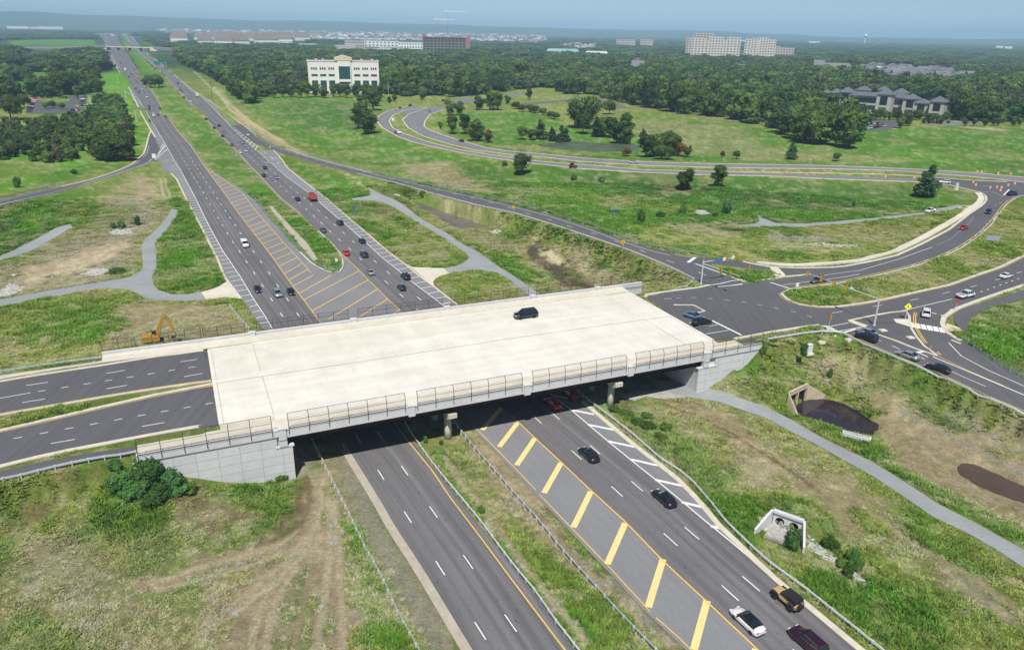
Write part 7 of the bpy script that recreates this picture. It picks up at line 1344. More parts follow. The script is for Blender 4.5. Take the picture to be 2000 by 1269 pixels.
def tree(kind, px, py, hpx, label, group=None, m=None, wide=1.0, name=None, pos=None, h=None):
    p = np.array(pos) if pos is not None else np.array(g(px, py)); d = math.hypot(p[1], CAMH)
    if h is None: h = hpx*(p[1]*.9315+CAMH*.3637)/FOC/.9315
    t = thing(name or {'round': 'broadleaf_tree', 'oval': 'young_tree', 'cone': 'evergreen_tree', 'wood': 'broadleaf_tree'}[kind], label, 'tree', tuple(p), rt.uniform(0, 6.28), group); t.scale = (h*wide, h*wide, h)
    me = rt.choice(CR[kind]); me = alt(me, m) if m else me
    addmesh('crown', me, t); addmesh('trunk', TRK if kind in ('round', 'wood') else TRK2, t); return t
def shrub(px, py, wpx, hpx, label, group=None, m=None, cat='shrub', name='shrub'):
    p = np.array(g(px, py)); D = p[1]*.9315+CAMH*.3637; t = thing(name, label, cat, (p[0], p[1], p[2]-.15), rt.uniform(0, 6.28), group); w_ = wpx*D/FOC/2*.95; h = hpx*D/FOC*1.15; t.scale = (w_, w_, h)
    me = rt.choice(CR['shrub']); addmesh('foliage', alt(me, m) if m else me, t); MB().bar((0,0,-.1), (0,0,.4), .04, 5).build('stem', M_TRUNK, t); return t
T = tree
T('round',1018,341,45,'lone round tree by the bend of the twin road, left of two others',wide=1.25); T('oval',1337,373,44,'lone dark tree below the twin road, left of a pair',wide=1.5); T('oval',1402,367,42,'lone dark tree below the twin road, right of a pair',wide=1.5)
T('cone',1808,385,64,'large lone dark evergreen tree at the upper right junction',wide=1.45); T('cone',1545,311,33,'small lone conifer in the field above the twin road',wide=1.5); T('round',1633,315,18,'tiny low round tree in the field above the twin road',wide=1.5); T('round',1438,311,18,'small round bush like tree above the twin road, left of the conifer',wide=1.2); T('round',1411,308,14,'small yellowing tree above the twin road',m=LEAF_A)
GA = 'tree clump between the wild field and the road bend'
for x, y, h in ((700,252,40),(720,262,48),(707,226,36),(729,216,40),(711,240,40),(735,208,26),(712,208,18)): T('oval',x,y,h,'leafy tree in the clump on the green field left of the road bend',GA,wide=1.5)
GB = 'young trees lining the inner field of the road bend'
for x, y, h, m_ in ((879,226,32,None),(898,225,27,None),(884,262,34,None),(908,262,36,None),(927,276,44,None),(937,276,30,None),(860,252,14,None)): T('oval',x,y,h,'young leafy tree inside the road bend at the left end of the mown field',GB,wide=1.45)
T('oval',954,279,26,'small orange tinted tree at the foot of the young trees',m=LEAF_A,wide=1.4); T('oval',880,232,14,'small yellowing tree under the young trees inside the bend',m=LEAF_A,wide=1.4)
for x, y, h in ((936,215,28),(957,216,33),(972,216,32),(991,204,18),(964,214,30)): T('oval',x,y,h,'young leafy tree in the row along the top of the mown field','young trees along the top of the mown field',wide=1.5)
T('oval',1033,196,21,'single narrow tree by the road into the woods',wide=1.3); T('oval',825,196,25,'single tree at the edge of the woods beside the road bend',wide=1.2); T('oval',761,205,15,'small tree on the verge left of the road junction',wide=1.3); T('oval',771,199,16,'small tree at the drive of the white offices',wide=1.3)
for i, x in enumerate((536,553,568,586,600,617,633,652,664,677,695,713,728,741)): T('oval',x,192-(i % 3),23+(i*7 % 6),'small tree in the row screening the front of the white office block','tree row in front of the white office block',wide=1.6)
GP = 'park trees by the green pond'
for x, y, h, k, w_ in ((1122,250,62,'round',1.1),(1150,252,64,'round',1.1),(1138,262,45,'round',1.1),(1178,268,42,'round',1.2),(1165,268,40,'cone',1.5),(1190,224,30,'round',1.3),(1222,270,46,'oval',1.3),(1205,281,42,'oval',1.6),(1222,284,36,'oval',1.6),(1192,270,38,'oval',1.5),
   (1020,273,28,'round',1.2),(1055,272,38,'cone',1.6),(1078,276,28,'cone',1.6),(1097,279,34,'cone',1.6),(1105,276,26,'cone',1.6),(1037,274,22,'round',1.3),(1255,280,28,'cone',1.6),(1262,308,42,'oval',1.6),(1278,306,44,'round',1.2),(1300,304,46,'round',1.3),(1312,300,44,'oval',1.5),(1305,312,30,'round',1.3),(1290,312,30,'round',1.3)): T(k,x,y,h,'dark tree in the clumps round the green park pond',GP,wide=w_)
T('round',1325,305,26,'turning yellow brown tree at the right end of the pond clump',m=LEAF_A,wide=1.4); T('round',1340,307,20,'small turning tree right of the pond clump',m=LEAF_A,wide=1.4); T('round',1224,305,18,'small yellowish tree on the pond bank',m=LEAF_A,wide=1.6); T('round',1284,300,38,'grey half bare tree within the pond clump',m=LEAF_G,wide=1.1); T('cone',1348,293,10,'tiny evergreen beside the pond clump',wide=1.6)
for x, y in ((1008,214),(1020,219),(1045,222),(1060,226),(1075,232),(1035,220),(1085,234)): T('round',x,y,16,'low tree along the hedge between the mown field and the park drive','low trees along the hedge of the park drive',wide=1.7)
T('round',22,234,54,'big dark tree left of the far left car park',wide=1.2); T('round',48,212,30,'tree at the corner of the far left car park',wide=1.2); T('round',103,212,16,'light green tree in the middle of the far left car park',m=LEAF_L,wide=1.5); T('round',88,213,14,'left small tree in the middle of the far left car park',wide=1.3); T('round',122,214,15,'right small tree in the middle of the far left car park',wide=1.4); T('oval',152,194,24,'left tree at the back corner of the far left car park',wide=1.4); T('oval',167,186,24,'right tree at the back corner of the far left car park',wide=1.4)
for x, y, h in ((286,170,18),(295,172,24),(303,172,26),(311,170,22),(289,162,16),(305,165,20)): T('round',x,y,h,'bushy tree in the clump standing on the highway median','tree clump on the highway median',wide=1.3)
for x, y, h in ((184,176,30),(192,186,34),(188,160,24),(196,148,18)): T('round',x,y,h,'tree in the strip dividing the far left meadow from the highway','tree strip beside the far left meadow',wide=1.2)
T('oval',1758,251,24,'right dark tree at the corner of the office car park',wide=1.5); T('oval',1771,247,28,'dark tree beside the office car park at the field edge',wide=1.5); T('oval',1659,262,50,'tall narrow tree at the right end of the wood before the office car park',wide=.9)
T('round',1647,225,14,'red leaved small tree before the grey roofed offices',m=mat('red_foliage', (.20,.03,.02), .9, var=.2))
for x in (1884,1902,1923,1940,1948,1978,1990): T('oval',x,246,14,'small evergreen in the row at the far right field edge','small evergreens at the far right field edge',wide=1.7)
# shrubs
GS = 'dark shrubs on the bank beside the bridge wall'
for x, y, w_, h in ((225,915,52,20),(248,945,90,34),(290,935,110,44),(332,948,96,36),(255,972,76,26),(300,980,88,28),(348,962,78,26),(300,908,76,24),(228,955,56,24),(275,960,86,34),(318,966,82,30)): shrub(x,y,w_,h,'dense dark green shrub in the thicket below the footpath guardrail',GS)
shrub(368,962,56,26,'bright green low bush at the right end of the thicket',m=LEAF_L)
shrub(1545,1071,56,48,'round dark green shrub in front of the twin pipe headwall'); 
for x, y, w_, h in ((1620,1070,55,28),(1665,1095,45,32),(1640,1105,40,22),(1672,1110,50,26),(1655,1125,44,28)): shrub(x,y,w_,h,'green shrub in the row below the twin pipe headwall','green shrubs below the twin pipe headwall',m=LEAF_L if h < 29 else None)
shrub(1568,695,26,28,'small dark shrub below the white control cabinet'); shrub(1620,738,18,22,'single tiny pine like shrub on the slope above the box culvert'); shrub(1485,690,46,26,'leafy shrub at the end of the right bridge wall',m=LEAF_L); shrub(1505,684,40,24,'second leafy shrub right of the bridge wall end'); shrub(940,1003,24,22,'small green bush in the median ditch',m=LEAF_L); shrub(831,864,20,16,'small weed bush in the bridge shadow beside the median'); shrub(862,868,14,12,'tiny green bush at the foot of the first pier',m=LEAF_L); shrub(550,938,40,16,'grassy bush at the foot of the near bridge wall',m=LEAF_L)
shrub(1252,436,30,26,'yellowish round bush in the weeds above the ramp',m=LEAF_L); shrub(1290,428,28,16,'low dark bush in the weeds above the ramp'); shrub(1333,420,26,20,'tall green weeds beside the rip rap'); shrub(1418,420,40,26,'bushy shrub right of the rip rap'); shrub(1395,426,26,12,'low shrub left of the gravel end'); shrub(35,366,24,22,'small dark tree like shrub at far left below the wood'); shrub(145,340,20,10,'low shrub beside the far left ramp'); shrub(985,324,20,10,'low dark shrub on the bank below the twin road'); shrub(1120,352,22,12,'dark shrub on the green bank, left one'); shrub(1175,356,22,12,'dark shrub on the green bank, right one'); shrub(1667,404,12,12,'single small shrub on the green slope by the gravel track')
for x, y, w_, h in ((222,446,20,12),(238,444,26,13),(270,440,18,20),(222,534,26,10),(240,532,20,9)): shrub(x,y,w_,h,'tall dark weeds beside the left rip rap','tall weeds beside the left drains')
for x, y, w_, h in ((1200,802,44,12),(1222,812,50,14),(1245,828,46,16),(1268,836,50,14),(1290,858,44,16),(1325,885,50,14),(1262,815,44,12),(1300,838,46,14)): shrub(x,y,w_,h,'weedy bush in the strip beside the near right guardrail','weedy bushes beside the near right guardrail',m=LEAF_L)
tick('single trees')

# ------------------------------------------------------------------ woodland
def project(p):
    p = np.asarray(p, float); d = p-[0, 0, CAMH]; cp, sp = math.cos(PITCH), math.sin(PITCH); z = d[:, 1]*cp-d[:, 2]*sp; yy = d[:, 1]*sp+d[:, 2]*cp; xx = d[:, 0]; c, s = math.cos(ROLL), math.sin(ROLL)
    x = c*xx+s*yy; y = -s*xx+c*yy; return np.column_stack([1000+FOC*x/z, 634.5-FOC*y/z])
def inpoly(q, pg): return pts_in(q[:, 0], q[:, 1], np.array(pg, float)) > 0
W_MAIN = [(262,70),(300,84),(345,100),(362,128),(412,150),(450,172),(478,203),(512,206),(528,184),(600,182),(745,180),(762,188),(880,191),(940,186),(1000,177),(1058,171),(1112,185),(1150,186),(1230,205),(1310,222),(1420,232),(1490,247),(1560,281),(1610,291),(1660,292),(1672,262),(1655,240),(1700,231),(1850,236),(1950,240),(2200,246),(2200,98),(1900,90),(1660,79),(1300,72),(900,68),(600,60),(300,58)]
HOLES = [[(598,186),(598,165),(748,163),(748,186)],[(1600,222),(1600,196),(1700,192),(1848,205),(1848,238),(1700,232)],[(325,88),(325,68),(505,66),(600,70),(600,82),(500,84),(390,84)],[(648,104),(648,84),(925,78),(925,104),(840,108)],[(1330,112),(1330,96),(1555,98),(1555,114)],[(1580,142),(1580,128),(1668,130),(1668,142)],[(1665,152),(1680,132),(1780,132),(1910,150),(1900,166),(1760,168)],[(1055,106),(1060,98),(1190,104),(1192,116),(1140,112)],[(1120,88),(1125,84),(1160,90),(1155,98),(1120,97)],[(470,80),(480,60),(1010,62),(1045,84),(800,84),(560,80)]]
W_LEFT = [[(-150,322),(30,312),(75,322),(150,318),(240,320),(266,300),(266,270),(255,240),(245,215),(228,180),(182,180),(182,200),(205,228),(150,232),(60,238),(-150,240)],[(58,142),(60,120),(110,112),(180,100),(205,110),(218,135),(205,142)],[(-150,130),(0,130),(46,130),(46,105),(20,97),(-150,97)],[(-150,205),(0,196),(50,188),(60,184),(170,177),(180,180),(172,186),(62,191),(40,198),(0,214),(-150,220)],[(-150,150),(20,150),(60,156),(20,162),(-150,166)],[(-150,82),(0,80),(100,77),(182,78),(180,64),(0,56),(-150,56)]]
pts_ = []; r_ = 330.0; rw = np.random.default_rng(17)
while r_ < 8200:
    s = 11.5*(max(r_, 700)/700)**.9; ths = np.arange(R(-41), R(41), s/r_); n = len(ths)
    rr = r_+rw.uniform(-.45, .45, n)*s; th = ths+rw.uniform(-.45, .45, n)*s/r_; x = rr*np.sin(th); y = rr*np.cos(th); pts_.append(np.column_stack([x, y, np.full(n, s)])); r_ += s*.9
for r_ in np.arange(330, 760, 5.5):
    s = 5.9; ths = np.arange(R(-41), R(-20), s/r_); n = len(ths); rr = r_+rw.uniform(-.5, .5, n)*s; th = ths+rw.uniform(-.5, .5, n)*s/r_; pts_.append(np.column_stack([rr*np.sin(th), rr*np.cos(th), np.full(n, -s)]))
pts_ = np.vstack(pts_); fine = pts_[:, 2] < 0; pts_[:, 2] = np.abs(pts_[:, 2]); zz = np.where(np.hypot(pts_[:, 0], pts_[:, 1]) < 1600, H(pts_[:, :2]), 0); q = project(np.column_stack([pts_[:, :2], zz]))
inm = inpoly(q, W_MAIN)
for h_ in HOLES: inm &= ~inpoly(q, h_)
inl = np.zeros(len(q), bool); young = inpoly(q, W_LEFT[0])
for w_ in W_LEFT: inl |= inpoly(q, w_)
dens = fbm(pts_[:, 0]/35, pts_[:, 1]/35, 7, 3); inl &= ~(young & (dens < .37) & (q[:, 0] < 180)); inl &= (young == fine); inm &= ~fine; rad = np.hypot(pts_[:, 0], pts_[:, 1]); inl &= rad > 330
far = rad > 1500; ff = fbm(pts_[:, 0]/400, pts_[:, 1]/400, 9, 3); inm &= ~(far & (ff > .62))
# keep the woods off the highway and roads
hw = pts_in(pts_[:, 0], pts_[:, 1], _hl) > -14; inm &= ~hw; inl &= ~hw
keep = inm | inl; W = pts_[keep]; Wz = zz[keep]; Wq = q[keep]; Wy = young[keep] & (Wq[:, 0] < 185); Wc = (young[keep]) & ~Wy; rad = rad[keep]
gap = fbm(W[:, 0]/60, W[:, 1]/60, 19, 3)
hgt = np.where(Wy, rw.uniform(4.5, 8.5, len(W)), np.where(Wc, rw.uniform(10, 14, len(W)), rw.uniform(14, 24, len(W))+16*(gap-.5))); hgt = hgt*(1-.42*np.clip((rad-1400)/1800, 0, 1)); xy = np.where(Wy | Wc, hgt*1.1, np.maximum(hgt*.9, W[:, 2]*1.65))*rw.uniform(.8, 1.25, len(W))
order = np.argsort(rad/hgt); nI = 230; vis = np.abs(Wq[:, 0]-1000) < 1020; near_i = [i for i in order if vis[i]][:nI]; nset = np.zeros(len(W), bool); nset[near_i] = True
for i in near_i:
    lab, grp, k = (('leafy tree in the dark wood edging the right hand fields', 'trees along the edge of the large dark wood', 'wood') if Wq[i, 0] > 400 else ('tree in the young wood left of the highway', 'trees of the young wood left of the highway', 'wood'))
    t = tree(k, 0, 0, 0, lab, grp, None, xy[i]/hgt[i]*(1.1 if Wq[i, 0] < 400 else 1), pos=(W[i, 0], W[i, 1], Wz[i]), h=hgt[i])
print('woodland instances', len(W))
kinds = bpy.data.collections.new('tree_kinds')
for k, me in enumerate(CR['wood']+[alt(CR['wood'][0], LEAF_D), alt(CR['wood'][1], LEAF_D), alt(CR['wood'][2], leaf_mat('mid_foliage', (.070,.120,.030), (.11,.16,.035))), alt(CR['wood'][3], leaf_mat('dull_foliage', (.075,.080,.040), (.10,.10,.055)))]+CR['wood'][:3]): kinds.objects.link(bpy.data.objects.new('crown_kind', me))
def scatter(name, P3, S3, coll, rots, tint=None):
    me = bpy.data.meshes.new(name); me.vertices.add(len(P3)); me.vertices.foreach_set('co', np.asarray(P3, np.float32).ravel()); a = me.attributes.new('sc', 'FLOAT_VECTOR', 'POINT'); a.data.foreach_set('vector', np.asarray(S3, np.float32).ravel()); a = me.attributes.new('rz', 'FLOAT_VECTOR', 'POINT'); a.data.foreach_set('vector', np.column_stack([rots*0, rots*0, rots]).astype(np.float32).ravel())
    if tint is not None: a = me.attributes.new('tint', 'FLOAT_VECTOR', 'POINT'); a.data.foreach_set('vector', np.asarray(tint, np.float32).ravel())
    o = bpy.data.objects.new(name, me); C.objects.link(o); ng = bpy.data.node_groups.new(name, 'GeometryNodeTree'); ng.interface.new_socket('Geometry', in_out='INPUT', socket_type='NodeSocketGeometry'); ng.interface.new_socket('Geometry', in_out='OUTPUT', socket_type='NodeSocketGeometry')
    gi = ng.nodes.new('NodeGroupInput'); go = ng.nodes.new('NodeGroupOutput'); ip = ng.nodes.new('GeometryNodeInstanceOnPoints'); ci = ng.nodes.new('GeometryNodeCollectionInfo'); ci.inputs[0].default_value = coll; ci.inputs[1].default_value = True; ci.inputs[2].default_value = True; ip.inputs['Pick Instance'].default_value = True
    s_ = ng.nodes.new('GeometryNodeInputNamedAttribute'); s_.data_type = 'FLOAT_VECTOR'; s_.inputs[0].default_value = 'sc'; r2 = ng.nodes.new('GeometryNodeInputNamedAttribute'); r2.data_type = 'FLOAT_VECTOR'; r2.inputs[0].default_value = 'rz'
    L = ng.links.new; L(gi.outputs[0], ip.inputs['Points']); L(ci.outputs[0], ip.inputs['Instance']); L(s_.outputs[0], ip.inputs['Scale']); L(r2.outputs[0], ip.inputs['Rotation']); L(ip.outputs[0], go.inputs[0]); md = o.modifiers.new('scatter', 'NODES'); md.node_group = ng; return o
k = ~nset; o = scatter('woodland', np.column_stack([W[k][:, :2], Wz[k]-hgt[k]*.12]), np.column_stack([xy[k], xy[k], hgt[k]]), kinds, rw.uniform(0, 6.28, k.sum())); tag(o, 'broad dark green woodland reaching back to the hazy hills', 'woodland', None, 'stuff')

# rough grass and weeds: small clumps over the near ground
def tuft_mesh(name, n, wd, seed, m):
    r2 = np.random.default_rng(seed); V = []; F = []
    for k in range(n):
        a = r2.uniform(0, 6.28); c = r2.normal(size=2)*.35; h = r2.uniform(.5, 1.1); l = r2.normal(size=2)*.75; t = (math.cos(a)*wd, math.sin(a)*wd); i = len(V)
        V += [(c[0]-t[0], c[1]-t[1], -.1), (c[0]+t[0], c[1]+t[1], -.1), (c[0]+l[0]+t[0]*.5, c[1]+l[1]+t[1]*.5, h), (c[0]+l[0]-t[0]*.5, c[1]+l[1]-t[1]*.5, h)]; F.append((i, i+1, i+2, i+3))
    me = bpy.data.meshes.new(name); me.from_pydata(V, [], F); me.materials.append(m); return me
tm = bpy.data.materials.new('grass_tint'); tm.use_nodes = True; nt = tm.node_tree; b = nt.nodes['Principled BSDF']; b.inputs['Roughness'].default_value = .9; b.inputs['Specular IOR Level'].default_value = .1; at = N(nt, 'ShaderNodeAttribute'); at.attribute_type = 'INSTANCER'; at.attribute_name = 'tint'; nt.links.new(at.outputs['Color'], b.inputs['Base Color'])
tk = bpy.data.collections.new('tuft_kinds')
for s in range(4): tk.objects.link(bpy.data.objects.new('tuft_kind', tuft_mesh('tuft', 16, .13, s, tm)))
ng_ = 360000; rg = np.random.default_rng(23); u = rg.random(ng_); rr = np.sqrt(60**2+u**1.3*(330**2-60**2)); th = rg.uniform(R(-1), R(1), ng_)*np.interp(rr, [60, 130, 200], [50, 40, 37]); x = rr*np.sin(th); y = rr*np.cos(th); ok = np.ones(ng_, bool)
for pg in PAVED: 
    lo = pg.min(0)-1; hi = pg.max(0)+1; m = np.where((x > lo[0]) & (x < hi[0]) & (y > lo[1]) & (y < hi[1]))[0]
    if len(m): ok[m] &= pts_in(x[m], y[m], pg) < -.7
for pg in (Bp([(-27,-.6),(92,-.6),(92,42.2),(-27,42.2)]),): ok &= pts_in(x, y, pg) < 0
for pg, z_ in PONDS: ok &= pts_in(x, y, pg) < -.2
for pg in ROCKS: ok &= pts_in(x, y, pg) < 0
x, y, rr = x[ok], y[ok], rr[ok]; colr, grs = ground_colour(x, y, rr); dn = fbm(x/3.5, y/3.5, 33, 4); lush = np.clip((colr[:, 1]-colr[:, 0]*1.15)*12, 0, 1)
ok = (rg.random(len(x)) < (.05+.7*grs+.4*lush)*np.clip((dn-.30)*4, .3, 1)) & (grs > .3); x, y, rr, colr, dn, lush = x[ok], y[ok], rr[ok], colr[ok], dn[ok], lush[ok]
hh = (.14+.30*np.clip(dn-.4, 0, .4)/.4+.55*lush)*rg.uniform(.5, 1.2, len(x)); wdt = (.26+rr/520)*rg.uniform(.6, 1.3, len(x))
tn = 1.28*colr*rg.uniform(.75, 1.35, (len(x), 1))*(1+rg.normal(size=(len(x), 3))*.05); o = scatter('rough_grass', np.column_stack([x, y, H(np.column_stack([x, y]))]), np.column_stack([wdt, wdt, hh]), tk, rg.uniform(0, 6.28, len(x)), np.clip(tn, .01, .38)); tag(o, 'rough grass and weeds growing on the verges and banks', 'grass', None, 'stuff'); print('tufts', len(x))
tick('woodland')

# ------------------------------------------------------------------ buildings
WALLC = mat('pale_wall', (.62,.58,.52), .8, var=.05, scale=.2); WALLP = mat('pinkish_wall', (.50,.43,.38), .8, var=.07, scale=.2); WALLW = mat('white_wall', (.80,.80,.78), .8, var=.05, scale=.2); ROOFB = mat('brown_shingles', (.20,.165,.14), .9, var=.2, scale=.4); ROOFG = mat('grey_shingles', (.17,.175,.19), .9, var=.15, scale=.4); ROOFT = mat('teal_roof', (.22,.40,.38), .7, var=.08, scale=.2); ROOFW = mat('pale_roof', (.50,.52,.52), .7, var=.08, scale=.2); WIN = paint('window_glass', (.02,.03,.04), 0, .1); WINT = paint('teal_glass', (.015,.085,.085), 0, .08); BRICKR = mat('red_brick', (.30,.13,.09), .9, var=.15, scale=.3); ROOFBL = mat('blue_grey_slate', (.11,.13,.155), .8, var=.15, scale=.4)
def frame(xl, xr, yb, yt, z0=0):
    xm = (xl+xr)/2; p = P([(xl, yb, z0), (xr, yb-(xr-xl)*-.0173*1, z0), (xm, yb, z0)]); a, b = p[0], p[1]; D = p[2][1]*.9315+CAMH*.3637; W_ = (xr-xl)*D/FOC; c = p[2]; v = np.array([c[1], -c[0]])/np.hypot(c[0], c[1]); rz = math.atan2(v[1], v[0]); o = np.array([c[0]-v[0]*W_/2, c[1]-v[1]*W_/2, z0]); return o, rz, W_, (yb-yt)*D/FOC/.9315
# white office block
o_, rz, Wd, Ht = frame(607, 741, 182, 128, 2.0); t = thing('office_building', 'white four storey office block with teal glass bays and a gabled centre', 'office building', tuple(o_), rz+R(1)); Dp = 26; k = Wd/54.0; hs = Ht
OW = mat('office_white', (.76,.73,.69), .8, var=.03, scale=.2)
m_ = MB().box(0, Wd, .0, Dp, 0, hs); m_.box(Wd*.42, Wd*.6, -1.6, 0, 0, hs+.3); m_.build('wall', OW, t)
m_ = MB().box(-.4, Wd+.4, -.4, Dp+.4, hs, hs+.9); m_.build('cornice', OW, t); MB().box(.6, Wd-.6, .6, Dp-.6, hs+.9, hs+1.0).build('flat_roof', ROOFG, t)
m_ = MB(); xa, xb = Wd*.375, Wd*.625; z0 = hs+.95; m_.loft([[(xa, y, z0), (xb, y, z0), (xb, y, z0+2.6), ((xa+xb)/2, y, z0+5.0), (xa, y, z0+2.6)] for y in (-1.2, Dp*.6)]); m_.build('gable', mat('gable_cream', (.62,.54,.40), .8, var=.03), t)
for sx in (0, 1):
    for c in range(3):
        cx = Wd*((.045+.12*c) if sx == 0 else (.645+.12*c)); ww = Wd*.085
        MB().box(cx, cx+ww, -.12, -.005, hs*.10, hs*.40).build('window', WINT, t); MB().box(cx, cx+ww, -.12, -.005, hs*.53, hs*.60).build('window', WINT, t)
        for q_ in range(3): MB().box(cx+ww*.36*q_, cx+ww*(.36*q_+.24), -.12, -.005, hs*.74, hs*.81).build('window', WIN, t)
MB().box(Wd*.43, Wd*.59, -1.75, -1.605, hs*.45, hs*.85).build('glass_bay', WINT, t); MB().box(Wd*.43, Wd*.59, -1.75, -1.605, hs*.30, hs*.36).build('window', WIN, t); MB().box(Wd*.43, Wd*.59, -1.75, -1.605, .2, hs*.2).build('entrance', WIN, t)
for s in (.1, .2, .75, .9): MB().box(Wd*s, Wd*s+2.5, Dp*.4, Dp*.6, hs+1.0, hs+2.1).build('roof_unit', ROOFW, t)
def block(label, xl, xr, yb, yt, depth, wall, roof='flat', floors=4, bays=8, cat='apartment building', name='apartment_building', group=None, rm=None, z0=0, win=True, hip=0, steps=None, rz_=0):
    o_, rz, Wd, Ht = frame(xl, xr, yb, yt, z0); t = thing(name, label, cat, tuple(o_), rz+rz_, group); rh = Ht*.5 if roof != 'flat' else 0; wh = Ht-rh
    m_ = MB()
    if steps:
        for a, b, f in steps: m_.box(Wd*a, Wd*b, 0, depth, 0, Ht*f)
        m_.build('wall', wall, t)
        for a, b, f in steps: MB().box(Wd*a+.3, Wd*b-.3, .3, depth-.3, Ht*f, Ht*f+.6).build('flat_roof', rm or ROOFW, t)
    else:
        m_.box(0, Wd, 0, depth, 0, wh); m_.build('wall', wall, t)
        if roof == 'flat': MB().box(-.3, Wd+.3, -.3, depth+.3, wh, wh+.5).build('flat_roof', rm or ROOFW, t)
        else: MB().roof(-1, Wd+1, -1, depth+1, wh+.002, Ht, hip if roof == 'hip' else 0).build('roof', rm or ROOFB, t)
    if win:
        st = steps or [(0, 1, wh/Ht)]; n = 0
        for a, b, f in st:
            nb = max(1, round(bays*(b-a))); nf = max(1, round(floors*f/max(s_[2] for s_ in st)))
            for i in range(nb):
                x0 = Wd*(a+(b-a)*(i+.25)/nb); x1 = Wd*(a+(b-a)*(i+.7)/nb); MB().box(x0, x1, -.15, -.005, Ht*f*.3/nf, Ht*f*(nf-.28)/nf).build('window_bay', WIN, t)
            for j in range(1, nf): MB().box(Wd*a+.2, Wd*b-.2, -.3, -.16, Ht*f*(j-.28)/nf, Ht*f*(j+.3)/nf).build('spandrel', wall, t)
    return t
block('left beige tower block group rising from the woods', 1348, 1441, 118, 79, 40, WALLC, floors=9, bays=16, steps=[(0,.28,.95),(.28,.36,.86),(.36,.66,1.0),(.66,.72,.86),(.72,1,1.0)])
block('taller pink brown tower block standing behind the left beige group', 1338, 1388, 112, 72, 30, WALLP, floors=10, bays=8, steps=[(0,.25,.80),(.25,1,1.0)])
block('right pale tower block group stepping down to the right', 1452, 1510, 118, 80, 40, WALLC, floors=9, bays=11, steps=[(0,.2,.92),(.2,.5,.95),(.4,.75,1.0),(.75,1,.92)])
block('lower pink brown wing at the right end of the tower blocks', 1505, 1548, 114, 95, 30, WALLP, floors=5, bays=9, steps=[(0,.4,1.0),(.4,1,.9)])
# construction site frame and cranes
o_, rz, Wd, Ht = frame(826, 917, 104, 77, 0); t = thing('construction_frame', 'unfinished red brown concrete frame building under the two tower cranes', 'building', tuple(o_), rz); RB = mat('red_scaffold', (.38,.14,.10), .8, var=.1); GC = mat('raw_concrete', (.42,.38,.34), .85, var=.1)
for j in range(6): MB().box(0, Wd, 0, 45, Ht*(j+.85)/6, Ht*(j+1)/6).build('floor_slab', RB if j > 3 else GC, t)
m_ = None
for i in range(14): MB().box(Wd*i/13-.5, Wd*i/13+.5, .2, 1.2, 0, Ht*.98).build('column', GC, t)
MB().box(2, Wd-2, 4, 40, 0, Ht*.97).build('floor_shade_box', mat('site_shade', (.12,.09,.08), .9), t); MB().box(0, Wd*.09, -1, 10, Ht, Ht*1.15).build('stair_tower', RB, t); MB().box(Wd*.93, Wd, -1, 10, 0, Ht*1.02).build('stair_tower', RB, t)  # dark box between the slabs puts the open floors' shade into colour
def crane(label, x, yb, ytop, xj0, xj1, yj):
    o_, rz, _, Hc_ = frame(x-1, x+1, yb, ytop, 0); D = o_[1]*.9315+CAMH*.3637; sc = D/FOC; t = thing('tower_crane', label, 'crane', tuple(o_), rz, 'tower cranes'); zj = (yb-yj)*sc/.9315; M_C = mat('crane_steel', (.30,.32,.33), .6, .2, var=0)
    m_ = MB(); w_ = 1.1
    for sx in (-1, 1):
        for sy in (-1, 1): m_.bar((sx*w_, sy*w_, 0), (sx*w_, sy*w_, zj), .45, 4)
    n = 16
    for i in range(n): z0, z1 = zj*i/n, zj*(i+1)/n; s = 1 if i % 2 else -1; m_.bar((-w_*s, -w_, z0), (w_*s, -w_, z1), .2, 4); m_.bar((-w_, w_*s, z0), (-w_, -w_*s, z1), .2, 4)
    m_.build('mast', M_C, t); a, b = (xj0-x)*sc, (xj1-x)*sc; M_J = mat('crane_jib_white', (.80,.80,.80), .5, .1, var=0)
    m_ = MB(); m_.bar((a, 0, zj), (b, 0, zj), .9, 4); m_.bar((a*.6, 0, zj+2.2), (b*.97, 0, zj+2.2), .6, 4)
    for i in range(18): x0 = a*.6+(b*.97-a*.6)*i/18; x1 = a*.6+(b*.97-a*.6)*(i+1)/18; m_.bar((x0, 0, zj+(1.8 if i % 2 else 0)), (x1, 0, zj+(0 if i % 2 else 1.8)), .2, 4)
    m_.build('jib', M_J, t); MB().box(a, a*.7, -1.2, 1.2, zj-2.5, zj).build('counterweight', M_C, t); m_ = MB(); m_.bar((0, 0, zj), (0, 0, Hc_), .9, 4, .4); m_.bar((0, 0, Hc_), (b*.7, 0, zj+1.8), .12, 4); m_.bar((0, 0, Hc_), (a*.8, 0, zj+.5), .12, 4); m_.build('tower_top', M_J, t); MB().box(.8, 2.8, -1.2, .8, zj-3, zj-.2).build('cab', M_J, t)
crane('taller right tower crane with a long white jib', 876, 98, 27, 864, 914, 33.5); crane('lower left tower crane with a shorter jib', 856, 98, 41, 846, 890, 47)
